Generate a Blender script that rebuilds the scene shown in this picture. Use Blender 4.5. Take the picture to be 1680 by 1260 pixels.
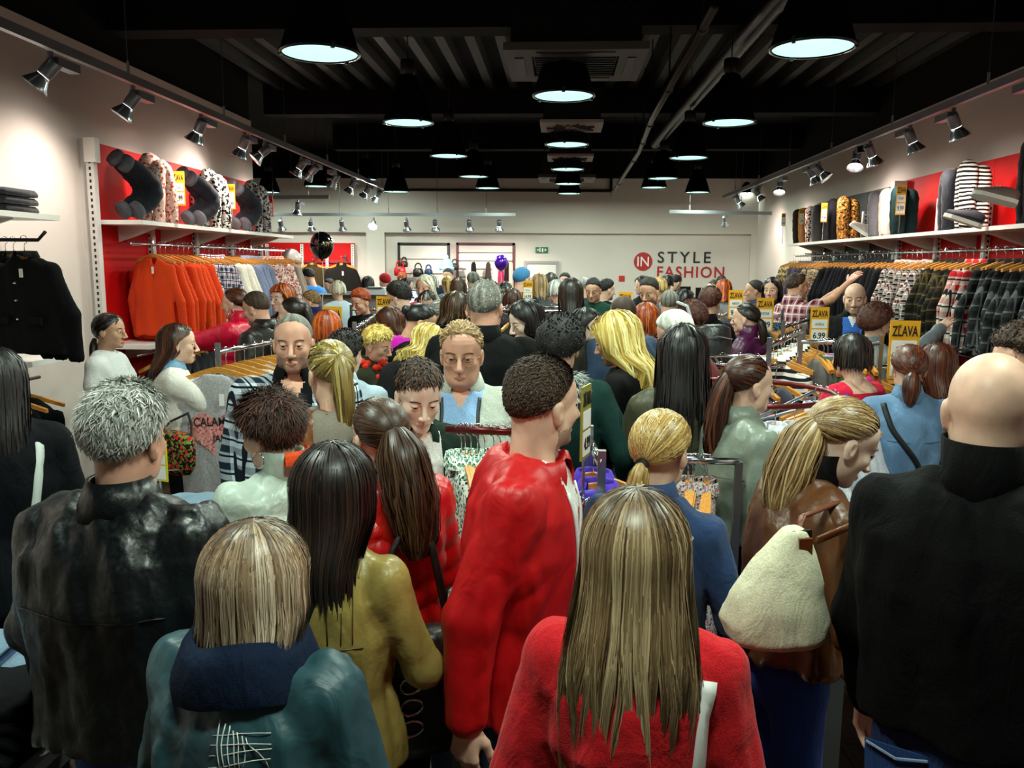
import bpy, math, random
import numpy as np
from mathutils import Vector, Matrix

random.seed(7); np.random.seed(7)
SC = bpy.context.scene
for _o in list(bpy.data.objects): bpy.data.objects.remove(_o)
COL = SC.collection
R = math.radians
# ---------------------------------------------------------------- camera
CAMH = 2.0; FPX = 1350.0
CROT = Matrix.Rotation(R(3.31), 3, 'Z') @ Matrix.Rotation(R(90 - 8.34), 3, 'X') @ Matrix.Rotation(R(0.4), 3, 'Z')
_cd = bpy.data.cameras.new('camera'); _cam = bpy.data.objects.new('camera', _cd); COL.objects.link(_cam)
_cd.sensor_width = 36.0; _cd.lens = FPX / 1680 * 36; _cd.clip_start = 0.02; _cd.clip_end = 200
_cam.matrix_world = Matrix.Translation((0, 0, CAMH)) @ CROT.to_4x4()
SC.camera = _cam
# ---------------------------------------------------------------- world, exposure
_w = bpy.data.worlds.new('world'); SC.world = _w; _w.use_nodes = True
_w.node_tree.nodes['Background'].inputs[0].default_value = (0.5, 0.55, 0.6, 1)
_w.node_tree.nodes['Background'].inputs[1].default_value = 0.01
SC.view_settings.view_transform = 'Standard'; SC.view_settings.look = 'None'
SC.view_settings.gamma = 1.0; SC.view_settings.use_curve_mapping = False
SC.view_settings.exposure = 0.7
LAMP_W = 23.0          # watts of a pendant lamp
SPOT_W = 36.0          # watts of a track spot
SC.cycles.use_denoising = True
SC.cycles.max_bounces = 6; SC.cycles.diffuse_bounces = 4; SC.cycles.glossy_bounces = 3
SC.cycles.transmission_bounces = 4; SC.cycles.caustics_reflective = False; SC.cycles.caustics_refractive = False
SC.cycles.sample_clamp_indirect = 6.0

def W(px, py, Y):
    """the point of the place at room depth Y that the photograph shows at (px, py)"""
    d = CROT @ Vector(((px - 840) / FPX, -(py - 630) / FPX, -1.0))
    return Vector((0, 0, CAMH)) + d * (Y / d.y)
# ---------------------------------------------------------------- mesh helpers
class MB:
    def __init__(s): s.v = []; s.f = []; s.m = []
    def add(s, v, f, m=0):
        o = len(s.v); s.v.extend([tuple(map(float, p)) for p in v]); s.f.extend([tuple(int(i) + o for i in q) for q in f]); s.m.extend([m] * len(f)); return s
    def box(s, c, d, rot=None, m=0, top=1.0):
        x, y, z = d[0] / 2, d[1] / 2, d[2] / 2
        p = [Vector((a * x * (top if b2 > 0 else 1), b * y * (top if b2 > 0 else 1), b2 * z)) for b2 in (-1, 1) for b in (-1, 1) for a in (-1, 1)]
        if rot is not None: p = [rot @ q for q in p]
        c = Vector(c)
        return s.add([q + c for q in p], [(0, 2, 3, 1), (4, 5, 7, 6), (0, 1, 5, 4), (2, 6, 7, 3), (0, 4, 6, 2), (1, 3, 7, 5)], m)
    def b2(s, lo, hi, m=0):
        return s.box([(a + b) / 2 for a, b in zip(lo, hi)], [b - a for a, b in zip(lo, hi)], None, m)
    def loft(s, rings, m=0, cap=True, closed=True):
        n = len(rings[0]); v = [p for r in rings for p in r]; f = []
        for i in range(len(rings) - 1):
            for j in range(n if closed else n - 1):
                k = (j + 1) % n; f.append((i * n + j, i * n + k, (i + 1) * n + k, (i + 1) * n + j))
        if cap:
            f.append(tuple(range(n - 1, -1, -1))); b = (len(rings) - 1) * n; f.append(tuple(range(b, b + n)))
        return s.add(v, f, m)
    def tube(s, pts, r, n=8, m=0, cap=True, flat=1.0, up=None):
        pts = [Vector(p) for p in pts]; rr = r if hasattr(r, '__len__') else [r] * len(pts); rings = []; u = Vector(up) if up is not None else None
        for i, p in enumerate(pts):
            t = (pts[min(i + 1, len(pts) - 1)] - pts[max(i - 1, 0)])
            if t.length < 1e-9: t = Vector((0, 0, 1))
            t.normalize()
            if u is None: u = Vector((1, 0, 0)) if abs(t.x) < 0.8 else Vector((0, 1, 0))
            a = (u - t * u.dot(t))
            if a.length < 1e-6: a = t.orthogonal()
            a.normalize(); b = t.cross(a); u = a
            rings.append([p + a * (math.cos(2 * math.pi * j / n) * rr[i]) + b * (math.sin(2 * math.pi * j / n) * rr[i] * flat) for j in range(n)])
        return s.loft(rings, m, cap)
    def lathe(s, prof, n=24, m=0, c=(0, 0, 0), cap=False, mod=None):
        rings = []
        for (r, z) in prof:
            rings.append([Vector((c[0] + r * (mod(j) if mod else 1) * math.cos(2 * math.pi * j / n), c[1] + r * (mod(j) if mod else 1) * math.sin(2 * math.pi * j / n), c[2] + z)) for j in range(n)])
        return s.loft(rings, m, cap)
    def ball(s, c, r, n=12, k=8, m=0, rot=None):
        r = r if hasattr(r, '__len__') else (r, r, r); rings = []
        for i in range(k + 1):
            t = math.pi * (0.02 + 0.96 * i / k); ring = []
            for j in range(n):
                a = 2 * math.pi * j / n; q = Vector((r[0] * math.sin(t) * math.cos(a), r[1] * math.sin(t) * math.sin(a), -r[2] * math.cos(t)))
                if rot is not None: q = rot @ q
                ring.append(q + Vector(c))
            rings.append(ring)
        return s.loft(rings, m, True)
    def prism(s, poly, y0, y1, m=0, fr=None):
        """extrude an (x,z) outline along y; fr maps (x,y,z) to a point"""
        g = fr or (lambda x, y, z: (x, y, z)); n = len(poly)
        v = [g(x, y0, z) for x, z in poly] + [g(x, y1, z) for x, z in poly]
        f = [tuple(range(n)), tuple(range(2 * n - 1, n - 1, -1))] + [(i, i + n, (i + 1) % n + n, (i + 1) % n) for i in range(n)]
        return s.add(v, f, m)
    def mesh(s, name, smooth=False):
        me = bpy.data.meshes.new(name); me.from_pydata(s.v, [], s.f)
        if any(s.m): me.polygons.foreach_set('material_index', s.m)
        if smooth: me.polygons.foreach_set('use_smooth', [True] * len(s.f))
        me.update(); return me
def nmesh(name, V, F, smooth=True, mi=None):
    """fast mesh from numpy quads or tris (F is an int array)"""
    me = bpy.data.meshes.new(name); n = len(F); k = F.shape[1]
    me.vertices.add(len(V)); me.vertices.foreach_set('co', np.ascontiguousarray(V, np.float32).ravel())
    me.loops.add(n * k); me.loops.foreach_set('vertex_index', np.ascontiguousarray(F, np.int32).ravel())
    me.polygons.add(n); me.polygons.foreach_set('loop_start', np.arange(0, n * k, k, dtype=np.int32))
    if smooth: me.polygons.foreach_set('use_smooth', np.ones(n, bool))
    if mi is not None: me.polygons.foreach_set('material_index', np.ascontiguousarray(mi, np.int32))
    me.update(calc_edges=True); return me
def link(name, data, parent=None, mats=None, loc=None, rotz=None):
    o = bpy.data.objects.new(name, data); COL.objects.link(o)
    if parent is not None: o.parent = parent
    if loc is not None: o.location = loc
    if rotz is not None: o.rotation_euler = (0, 0, rotz)
    if mats is not None:
        for m in (mats if isinstance(mats, (list, tuple)) else [mats]): data.materials.append(m)
    return o
def obj(name, mb, mats, parent=None, smooth=False, loc=None, rotz=None):
    return link(name, mb.mesh(name, smooth), parent, mats, loc, rotz)
def tag(o, label, cat=None, group=None, kind=None):
    if label: o['label'] = label
    if cat: o['category'] = cat
    if group: o['group'] = group
    if kind: o['kind'] = kind
    return o
def thing(name, label, cat, loc=(0, 0, 0), rotz=0, group=None):
    o = bpy.data.objects.new(name, None); COL.objects.link(o); o.location = loc; o.rotation_euler = (0, 0, rotz)
    o.empty_display_size = 0.1
    return tag(o, label, cat, group)
def struct(name, mb, m, parent=None, label=None, smooth=False):
    o = obj(name, mb, m, parent, smooth)
    if parent is None: o['kind'] = 'structure'; o['label'] = label or name.replace('_', ' ')
    return o
def dup(root, loc=None, rotz=None, label=None, group=None, mat=None):
    r = root.copy(); COL.objects.link(r)
    if loc is not None: r.location = loc
    if rotz is not None: r.rotation_euler = (0, 0, rotz)
    if label: r['label'] = label
    if group: r['group'] = group
    for ch in root.children:
        c = ch.copy(); COL.objects.link(c); c.parent = r
        for g in ch.children:
            d = g.copy(); COL.objects.link(d); d.parent = c
    return r
# ---------------------------------------------------------------- materials
_MC = {}
def srgb(h):
    if isinstance(h, str):
        h = h.lstrip('#'); c = [int(h[i:i + 2], 16) / 255 for i in (0, 2, 4)]
        return tuple((x / 12.92 if x <= 0.04045 else ((x + 0.055) / 1.055) ** 2.4) for x in c)
    return tuple(h[:3])
class NT:
    def __init__(s, name):
        s.mat = bpy.data.materials.new(name); s.mat.use_nodes = True; s.t = s.mat.node_tree; s.b = s.t.nodes['Principled BSDF']; s._c = None
    def n(s, typ, **kw):
        x = s.t.nodes.new(typ)
        for k, v in kw.items():
            if k.startswith('i_'): x.inputs[int(k[2:]) if k[2:].isdigit() else k[2:].replace('_', ' ')].default_value = v
            else: setattr(x, k, v)
        return x
    def l(s, a, b): s.t.links.new(a, b)
    def coord(s, scale=(1, 1, 1), kind='Object', rot=(0, 0, 0)):
        tc = s.n('ShaderNodeTexCoord'); mp = s.n('ShaderNodeMapping'); mp.inputs['Scale'].default_value = scale; mp.inputs['Rotation'].default_value = rot
        s.l(tc.outputs[kind], mp.inputs['Vector']); return mp.outputs[0]
    def noise(s, scale, co=None, detail=3, rough=0.5, dist=0.0):
        x = s.n('ShaderNodeTexNoise'); x.inputs['Scale'].default_value = scale; x.inputs['Detail'].default_value = detail; x.inputs['Roughness'].default_value = rough; x.inputs['Distortion'].default_value = dist
        s.l(co if co is not None else s.coord(), x.inputs['Vector']); return x.outputs['Fac']
    def ramp(s, fac, stops, mode='LINEAR'):
        x = s.n('ShaderNodeValToRGB'); x.color_ramp.interpolation = mode; e = x.color_ramp.elements
        while len(e) < len(stops): e.new(0.5)
        for q, (p, c) in zip(e, stops): q.position = p; q.color = (*srgb(c), 1) if not isinstance(c, float) else (c, c, c, 1)
        s.l(fac, x.inputs[0]); return x.outputs[0]
    def mix(s, fac, a, b, mode='MIX'):
        x = s.n('ShaderNodeMix', data_type='RGBA', blend_type=mode)
        for v, i in ((fac, 0), (a, 6), (b, 7)):
            if isinstance(v, (int, float)): x.inputs[i].default_value = v
            elif isinstance(v, (tuple, list, str)): x.inputs[i].default_value = (*srgb(v), 1)
            else: s.l(v, x.inputs[i])
        return x.outputs[2]
    def math(s, op, a, b=None, c=None):
        x = s.n('ShaderNodeMath', operation=op)
        for i, v in enumerate((a, b, c)):
            if v is None: continue
            if isinstance(v, (int, float)): x.inputs[i].default_value = v
            else: s.l(v, x.inputs[i])
        return x.outputs[0]
    def sep(s, co):
        x = s.n('ShaderNodeSeparateXYZ'); s.l(co, x.inputs[0]); return x.outputs
    def bump(s, h, strength=0.3, dist=0.01):
        x = s.n('ShaderNodeBump'); x.inputs['Strength'].default_value = strength; x.inputs['Distance'].default_value = dist
        s.l(h, x.inputs['Height']); s.l(x.outputs[0], s.b.inputs['Normal'])
    def col(s, c):
        if isinstance(c, (tuple, list, str)): s.b.inputs['Base Color'].default_value = (*srgb(c), 1)
        else: s.l(c, s.b.inputs['Base Color'])
        return s
    def pr(s, rough=0.6, metal=0.0, spec=None, sheen=0.0, coat=0.0):
        s.b.inputs['Roughness'].default_value = rough; s.b.inputs['Metallic'].default_value = metal
        if spec is not None: s.b.inputs['Specular IOR Level'].default_value = spec
        if sheen: s.b.inputs['Sheen Weight'].default_value = sheen
        if coat: s.b.inputs['Coat Weight'].default_value = coat; s.b.inputs['Coat Roughness'].default_value = 0.15
        return s
def plain(c, rough=0.6, metal=0.0, spec=None, bump=None, var=0.0, coat=0.0, name='plain'):
    k = ('p', c, rough, metal, spec, bump, var, coat)
    if k in _MC: return _MC[k]
    t = NT(name).pr(rough, metal, spec, 0, coat)
    if var:
        cc = srgb(c); f = t.noise(3.0, None, 4)
        t.col(t.ramp(f, [(0.3, tuple(x * (1 - var) for x in cc)), (0.7, tuple(min(1, x * (1 + var)) for x in cc))]))
    else: t.col(c)
    if bump: t.bump(t.noise(bump[0], None, 3), bump[1], 0.005)
    _MC[k] = t.mat; return t.mat
def emit(c, s, name='glow'):
    k = ('e', c, s)
    if k in _MC: return _MC[k]
    t = NT(name).col((0.8, 0.8, 0.8)).pr(0.4)
    t.b.inputs['Emission Color'].default_value = (*srgb(c), 1); t.b.inputs['Emission Strength'].default_value = s
    _MC[k] = t.mat; return t.mat
def cloth(c, kind='cotton', c2=None, c3=None, sc=1.0):
    """cotton, knit, leather, shiny, puffer, denim, plaid, check, stripe, floral, print, melange"""
    k = ('c', c, kind, c2, c3, sc)
    if k in _MC: return _MC[k]
    t = NT('fabric_' + kind); cc = srgb(c); dk = tuple(x * 0.84 for x in cc); lt = tuple(min(1, x * 1.12 + 0.001) for x in cc)
    co = t.coord()
    fold = t.noise(7.0, t.coord((1.6, 1.6, 0.7)), 3, 0.55, 1.2)
    if kind in ('cotton', 'knit', 'melange'):
        g = t.noise(260 if kind != 'melange' else 120, co, 2)
        t.col(t.ramp(g, [(0.35, dk), (0.65, lt)])).pr(0.85, 0, 0.12 if max(cc) < .05 else 0.25, 0.0 if max(cc) < .05 else 0.08)
        if kind == 'knit':
            z = t.sep(co); w = t.math('SINE', t.math('MULTIPLY', z[0], 700.0)); t.bump(t.math('ADD', t.math('MULTIPLY', w, 0.12), fold), 0.45, 0.012)
        else: t.bump(t.math('ADD', fold, t.math('MULTIPLY', g, 0.1)), 0.5, 0.02)
    elif kind == 'leather':
        g = t.noise(90, co, 4); f2 = t.noise(7, t.coord((1, 1, 0.6)), 3, 0.5, 0.4)
        t.col(t.ramp(f2, [(0.3, dk), (0.7, lt)])).pr(0.36, 0, 0.5)
        t.bump(t.math('ADD', f2, t.math('MULTIPLY', g, 0.06)), 0.55, 0.03)
        t.l(t.ramp(g, [(0.3, 0.3), (0.7, 0.48)]), t.b.inputs['Roughness'])
    elif kind in ('shiny', 'puffer'):
        f2 = t.noise(9 if kind == 'shiny' else 11, t.coord((1.2, 1.2, 0.8)), 3, 0.5, 0.9)
        t.col(t.ramp(f2, [(0.3, dk), (0.7, lt)])).pr(0.46 if kind == 'shiny' else 0.36, 0, 0.45, 0.0)
        t.bump(f2, 0.5, 0.014)
    elif kind == 'denim':
        g = t.noise(300, t.coord((1, 1, 0.25)), 2); f2 = t.noise(4.5, co, 3, 0.5, 0.8)
        base = t.ramp(f2, [(0.3, tuple(x * 0.55 for x in cc)), (0.62, cc), (0.8, tuple(min(1, x * 1.9 + 0.03) for x in cc))])
        t.col(t.mix(t.math('MULTIPLY', g, 0.5), base, tuple(x * 0.45 for x in cc))).pr(0.8, 0, 0.3, 0.1); t.bump(t.math('ADD', fold, t.math('MULTIPLY', g, 0.15)), 0.5, 0.02)
    elif kind in ('plaid', 'check'):
        x, y, z = t.sep(co)[:3]; f = 90.0 * sc; u = t.math('ADD', x, t.math('MULTIPLY', y, 0.7))
        def band(v, fr, th, ph=0.0): return t.math('GREATER_THAN', t.math('SINE', t.math('MULTIPLY_ADD', v, fr, ph)), th)
        a = t.math('ADD', band(u, f, 0.25), band(z, f, 0.25)); c_ = t.mix(t.math('MULTIPLY', a, 0.5), c, c2 or (0.02, 0.02, 0.02))
        if c3 is not None: c_ = t.mix(t.math('MAXIMUM', band(u, f, 0.93, 2.6), band(z, f, 0.93, 2.6)), c_, c3)
        t.col(c_).pr(0.85, 0, 0.2); t.bump(fold, 0.5, 0.02)
    elif kind == 'stripe':
        d = t.noise(5, co, 2); z = t.math('ADD', t.sep(co)[2], t.math('MULTIPLY', d, 0.05)); w = t.math('GREATER_THAN', t.math('SINE', t.math('MULTIPLY', z, 230.0 * sc)), 0.0)
        t.col(t.mix(w, c, c2)).pr(0.85, 0, 0.2); t.bump(fold, 0.5, 0.02)
    elif kind in ('floral', 'print'):
        v = t.n('ShaderNodeTexVoronoi'); v.inputs['Scale'].default_value = 55 * sc; t.l(co, v.inputs['Vector'])
        m1 = t.math('LESS_THAN', v.outputs['Distance'], 0.42); n2 = t.noise(70 * sc, co, 2); m2 = t.math('GREATER_THAN', n2, 0.56)
        t.col(t.mix(m2, t.mix(m1, c, c2), c3 or c2)).pr(0.85, 0, 0.2); t.bump(fold, 0.5, 0.02)
    _MC[k] = t.mat; return t.mat
WHITE = plain('#e4e0da', 0.5, bump=(120, 0.05)); STEEL = plain('#9a9ca2', 0.28, 0.9); BLACK = plain('#0b0b0c', 0.6); BLKMET = plain('#141416', 0.4, 0.5)
CHROME = plain('#c8cad0', 0.16, 1.0); WOOD = None
# ================================================================ the shop itself
def mat_wall():
    t = NT('painted_wall'); f = t.noise(160, None, 3); g = t.noise(1.5, None, 3)
    t.col(t.mix(g, '#cfc4bd', '#dad1ca')).pr(0.8, 0, 0.2); t.bump(f, 0.12, 0.002); return t.mat
WALLM = mat_wall()
def mat_plank():
    t = NT('floor_plank'); oi = t.n('ShaderNodeObjectInfo'); co = t.coord((14, 0.9, 6)); va = t.n('ShaderNodeVectorMath', operation='ADD'); t.l(co, va.inputs[0])
    cb = t.n('ShaderNodeCombineXYZ'); t.l(t.math('MULTIPLY', oi.outputs['Random'], 50.0), cb.inputs[1]); t.l(cb.outputs[0], va.inputs[1])
    g = t.noise(3.0, va.outputs[0], 5, 0.6, 0.6)
    c = t.ramp(g, [(0.25, '#2c221a'), (0.5, '#4a3a2c'), (0.75, '#66523f')]); t.col(t.mix(t.math('MULTIPLY', oi.outputs['Random'], 0.35), c, '#241b15')).pr(0.38, 0, 0.5); t.bump(g, 0.15, 0.002); return t.mat
def mat_black_ceiling():
    t = NT('black_ceiling'); t.col(t.mix(t.noise(4), '#060607', '#0b0b0c')).pr(0.85, 0, 0.15); return t.mat
def mat_red():
    t = NT('red_panel'); t.col(t.mix(t.noise(2.0), '#b80608', '#c80a0c')).pr(0.6, 0, 0.2); return t.mat
CEIL = mat_black_ceiling(); REDP = mat_red()
XL, XR, YB, ZT, YF = -3.9, 4.02, 17.5, 3.74, -6.0
fl = struct('floor', MB().b2((-9.2, YF, -0.12), (4.3, YB + 0.2, -0.012)), plain('#1d1611', 0.6), label='dark wood plank shop floor')
_pm = MB().b2((-0.088, -0.598, -0.012), (0.088, 0.598, 0.0)).mesh('plank'); _pm.materials.append(mat_plank())
for i in range(24):
    for j in range(11):
        x = -2.12 + 0.18 * i
        p = bpy.data.objects.new('plank', _pm); COL.objects.link(p); p.parent = fl; p.location = (x, 0.3 + 1.2 * j + 0.4 * (i * 7 % 3) - 0.4, 0)
_pl = MB()
for i in range(-40, 36):
    for j in range(-5, 15):
        x = -2.12 + 0.18 * i; y = 0.3 + 1.2 * j + 0.4 * (i * 7 % 3) - 0.4
        if 0 <= i < 24 and 0 <= j < 11: continue
        if -9.1 < x < 3.95 and YF + .6 < y < YB - .6: _pl.b2((x - .088, y - .598, -.012), (x + .088, y + .598, 0))
tag(obj('plank_field', _pl, mat_plank(), fl), None, kind='stuff')
struct('ceiling', MB().b2((-9.2, YF, 4.35), (4.3, YB + 0.3, 4.5)), CEIL, label='black painted ceiling slab')
struct('wall_left', MB().b2((XL - 0.2, YF, -0.1), (XL, 10.45, ZT)), WALLM, label='pale wall along the left side of the shop')
struct('wall_left_alcove', MB().b2((-9.2, 10.25, -0.1), (XL - 0.2, 10.45, ZT)), WALLM, label='return wall of the left alcove')
struct('wall_left_end', MB().b2((-9.4, 10.3, -0.1), (-9.2, YB + 0.2, 4.4)), WALLM, label='far left alcove wall')
struct('wall_right', MB().b2((XR, YF, -0.1), (XR + 0.2, YB + 0.2, ZT)), WALLM, label='pale wall along the right side of the shop')
struct('wall_front', MB().b2((-4.1, YF - 0.2, -0.1), (4.3, YF, 4.4)), WALLM, label='wall behind the viewpoint')
# black void above the wall tops
struct('trim_1', MB().b2((XL - 0.22, YF, ZT), (XL - 0.02, 10.45, 4.36)), CEIL, label='black band above the left wall')
struct('trim_2', MB().b2((XR + 0.02, YF, ZT), (XR + 0.22, YB + .2, 4.36)), CEIL, label='black band above the right wall')
# back wall: plane with piers and a lintel that frame recessed fields
bw = MB().b2((-9.2, YB + 0.05, -0.1), (XR, YB + 0.25, ZT))
struct('wall_back', bw, WALLM, label='cream back wall of the shop')
def bx_(px): return W(px, 400, YB).x
zl = W(920, 383, YB).z
struct('trim_3', MB().b2((-9.2, YB - 0.06, zl), (XR, YB + 0.06, ZT)), WALLM, label='deep cream lintel along the top of the back wall')
for k, (a, b) in enumerate(((602, 632), (1231, 1262))):
    struct('trim_%d' % (4 + k), MB().b2((bx_(a), YB - 0.07, -0.05), (min(bx_(b), XR), YB + 0.06, zl + 0.02)), WALLM, label='cream pier on the back wall')
struct('trim_6', MB().b2((-9.2, YB - 0.06, ZT), (XR, YB + 0.2, 4.36)), CEIL, label='black band above the back wall')
_z = W(740, 312, YB).z
struct('trim_7', MB().tube([(bx_(640), YB - .1, _z), (bx_(1000), YB - .1, _z - .02)], 0.03, 6).tube([(bx_(1000), YB - .1, _z - .02), (bx_(1000), YB - .1, _z + .3)], 0.03, 6), BLKMET, label='thin black pipe across the top of the back wall')
# ceiling deck ribs, ducts, pipes
DARKG = plain('#131211', 0.6)
_rb = MB()
for i in range(26):
    x = -3.75 + 0.31 * i
    _rb.add([(x - .05, 1.5, 4.26), (x + .05, 1.5, 4.26), (x + .09, 1.5, 4.36), (x - .09, 1.5, 4.36), (x - .05, 12, 4.26), (x + .05, 12, 4.26), (x + .09, 12, 4.36), (x - .09, 12, 4.36)], [(0, 1, 5, 4), (0, 4, 7, 3), (1, 2, 6, 5), (0, 3, 2, 1), (4, 5, 6, 7)])
tag(obj('ceiling_deck_ribs', _rb, plain('#0d0c0a', 0.6)), 'dark corrugated steel deck ribs under the ceiling', kind='stuff')
for k, y in enumerate((7.2, 11.2, 14.6)):
    struct('trim_%d' % (8 + k), MB().b2((-4.0, y, 3.95), (4.1, y + .28, 4.34)), CEIL, label='black ceiling beam')
def spiral(pa, pb, r, m, name, label, cat):
    mb = MB(); a, b = Vector(pa), Vector(pb); n = int((b - a).length / 0.09); pts = []; rad = []
    for i in range(n + 1):
        t = i / n; pts.append(a.lerp(b, t)); rad.append(r * (1.0 + (0.05 if i % 2 else 0)))
    mb.tube(pts, rad, 16); o = obj(name, mb, m, None, True); return tag(o, label, cat)
spiral(W(1345, -80, 5.4), W(1075, 236, 13.4), 0.075, plain('#2a2623', 0.4, 0.8), 'duct', 'grey spiral air duct running along the dark ceiling', 'duct')
t_ = thing('sprinkler_pipe', 'thin grey pipe slanting down along the ceiling to the back wall', 'pipe')
pp = [W(1172, 12, 5.2), W(1070, 195, 8.5), W(1048, 250, 11.0), W(1003, 320, 16.8)]
obj('pipe', MB().tube(pp, 0.028, 8), plain('#3f3b36', 0.45, 0.6), t_, True)
for q in (0, 1, 2):
    for s_ in (0.12, 0.62):
        c = pp[q].lerp(pp[q + 1], s_); obj('bracket', MB().tube([c, Vector((c.x, c.y, 4.25))], 0.008, 5).ball(c, 0.04, 8, 6), BLKMET, t_)
# ---------------------------------------------------------------- pendant lamps
def bell_proto():
    t = thing('pendant_lamp', 'x', 'lamp')
    r = 0.215
    prof = [(0.05, 0.40), (0.075, 0.38), (0.10, 0.33), (0.135, 0.25), (0.165, 0.17), (0.19, 0.09), (0.207, 0.03), (r, 0.0)]
    obj('shade', MB().lathe(prof, 72, mod=lambda j: 1.0 + (0.018 if j % 2 else -0.018)), SHADEM, t, False)
    obj('rim', MB().lathe([(r - .006, -0.012), (r + .008, -0.012), (r + .01, 0.006), (r - .002, 0.008)], 48), plain('#20262b', 0.25, 0.8), t, True)
    obj('lens', MB().lathe([(0.003, 0.012), (0.08, 0.008), (0.16, 0.002), (r - .008, -0.004)], 40), LENSM, t, True)
    obj('gear_housing', MB().lathe([(0.003, 0.52), (0.06, 0.52), (0.066, 0.5), (0.066, 0.42), (0.05, 0.39)], 20), BLKMET, t, True)
    obj('cord', MB().tube([(0, 0, 0.5), (0, 0, 1.14)], 0.006, 6), BLACK, t)
    for a in (0.4, 2.6, 4.6):
        obj('clip', MB().box(((r + .004) * math.cos(a), (r + .004) * math.sin(a), -0.004), (0.018, 0.018, 0.035)), plain('#3a4046', 0.3, 0.8), t)
    L = bpy.data.lights.new('lamp_light', 'AREA'); L.shape = 'DISK'; L.size = .38; L.energy = LAMP_W; L.color = (0.84, 1.0, 0.84); lo = bpy.data.objects.new('lamp_light', L); COL.objects.link(lo); lo.parent = t; lo.location = (0, 0, -.02)
    return t
def _shade():
    t = NT('lamp_shade'); t.col('#0a1420').pr(0.25, 0.55, 0.5); return t.mat
SHADEM = _shade(); LENSM = emit((0.52, 1.0, 0.84), 0.72, 'lamp_lens')
_bell = bell_proto(); _bn = 0
def pend(px, py, wpx, label, pos=None):
    global _bn
    if pos is None:
        Y = 0.43 * FPX / wpx; pos = W(px, py, Y)
    o = _bell if _bn == 0 else dup(_bell)
    _bn += 1; o.location = pos; o['label'] = label; o['group'] = 'pendant lamps'; o.rotation_euler = (0, 0, 0.7 * _bn)
    return o
P_ = [(525, 86, 122, 'largest bell pendant lamp at the left, greenish glow, nearest of the left row'), (1333, 77, 124, 'largest bell pendant lamp at the right, nearest of the right row'),
      (925, 156, 95, 'bell pendant lamp just below the big ceiling cassette unit'), (670, 200, 78, 'second bell pendant lamp of the left row'), (1196, 200, 78, 'second bell pendant lamp of the right row'),
      (930, 236, 67, 'bell pendant lamp between the two square swirl vents'), (736, 255, 57, 'third bell pendant lamp of the left row'), (1130, 258, 58, 'third bell pendant lamp of the right row'),
      (931, 277, 51, 'bell pendant lamp in front of the far cassette unit'), (777, 289, 45, 'fourth bell pendant lamp of the left row'), (1088, 292, 46, 'fourth bell pendant lamp of the right row'),
      (932, 301, 42, 'bell pendant lamp just under the far cassette unit'), (934, 317, 37, 'farthest bell pendant lamp of the centre row, against the back wall'), (800, 308, 39, 'dark bell pendant lamp left of the centre row, against the back wall top'),
      (650, 314, 41, 'dark bell pendant lamp at the far end of the left light track'), (600, 294, 36, 'bell pendant lamp just above the left light track'), (519, 305, 40, 'bell pendant lamp left of the left light track over the far alcove'),
      (441, 315, 36, 'leftmost far bell pendant lamp beside the red wall unit'), (1073, 307, 40, 'bell pendant lamp half hidden below the fourth right lamp'), (1144, 315, 38, 'dark bell pendant lamp against the back wall right of centre'), (1222, 316, 33, 'rightmost far bell pendant lamp beside the right light track')]
for p in P_: pend(*p)
for (x, y, l_) in ((-1.4, 2.1, 'left of the viewpoint, one row ahead'), (1.45, 2.1, 'right of the viewpoint, one row ahead'), (0.03, 3.45, 'straight ahead of the viewpoint'), (0.03, 0.9, 'right above the viewpoint')):
    pend(0, 0, 0, 'overhead bell pendant lamp ' + l_, Vector((x, y, 3.22)))
# ---------------------------------------------------------------- ceiling cassettes and vents
CASS = plain('#45403c', 0.6); 
def cassette(px, py, wpx, label, s=0.95):
    Y = s * FPX / wpx; c = W(px, py, Y); t = thing('ceiling_cassette', label, 'air conditioner', (c.x, c.y + s / 2, c.z))
    h = s / 2; mb = MB()
    for (a, b, c2, d) in ((-h, -h, h, -h * .62), (-h, h * .62, h, h), (-h, -h * .62, -h * .62, h * .62), (h * .62, -h * .62, h, h * .62)): mb.b2((a, b, 0), (c2, d, 0.05))
    obj('fascia', mb, CASS, t)
    obj('grille', MB().b2((-h * .6, -h * .6, 0.03), (h * .6, h * .6, 0.05)), BLACK, t)
    for k in range(9): obj('slat', MB().b2((-h * .58, -h * .56 + k * h * .14 - .006, 0.005), (h * .58, -h * .56 + k * h * .14 + .006, 0.03)), plain('#1c1a19', 0.5), t)
    for (x, y, dx, dy) in ((0, -h * .8, h * .55, .03), (0, h * .8, h * .55, .03), (-h * .8, 0, .03, h * .55), (h * .8, 0, .03, h * .55)): obj('louvre', MB().b2((x - dx, y - dy, -.006), (x + dx, y + dy, .002)), plain('#0e0d0d', 0.5), t)
    obj('housing', MB().b2((-h * .9, -h * .9, 0.05), (h * .9, h * .9, 0.3)), BLKMET, t)
    for q in (-1, 1): obj('hanger_rod', MB().tube([(q * h * .8, 0, .3), (q * h * .8, 0, 1.2 - max(0, c.z - 3.4))], 0.008, 5), BLKMET, t)
cassette(945, 81, 228, 'big square ceiling cassette unit at the top of the picture')
cassette(930, 291, 92, 'far square ceiling cassette unit above the back lamps')
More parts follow.
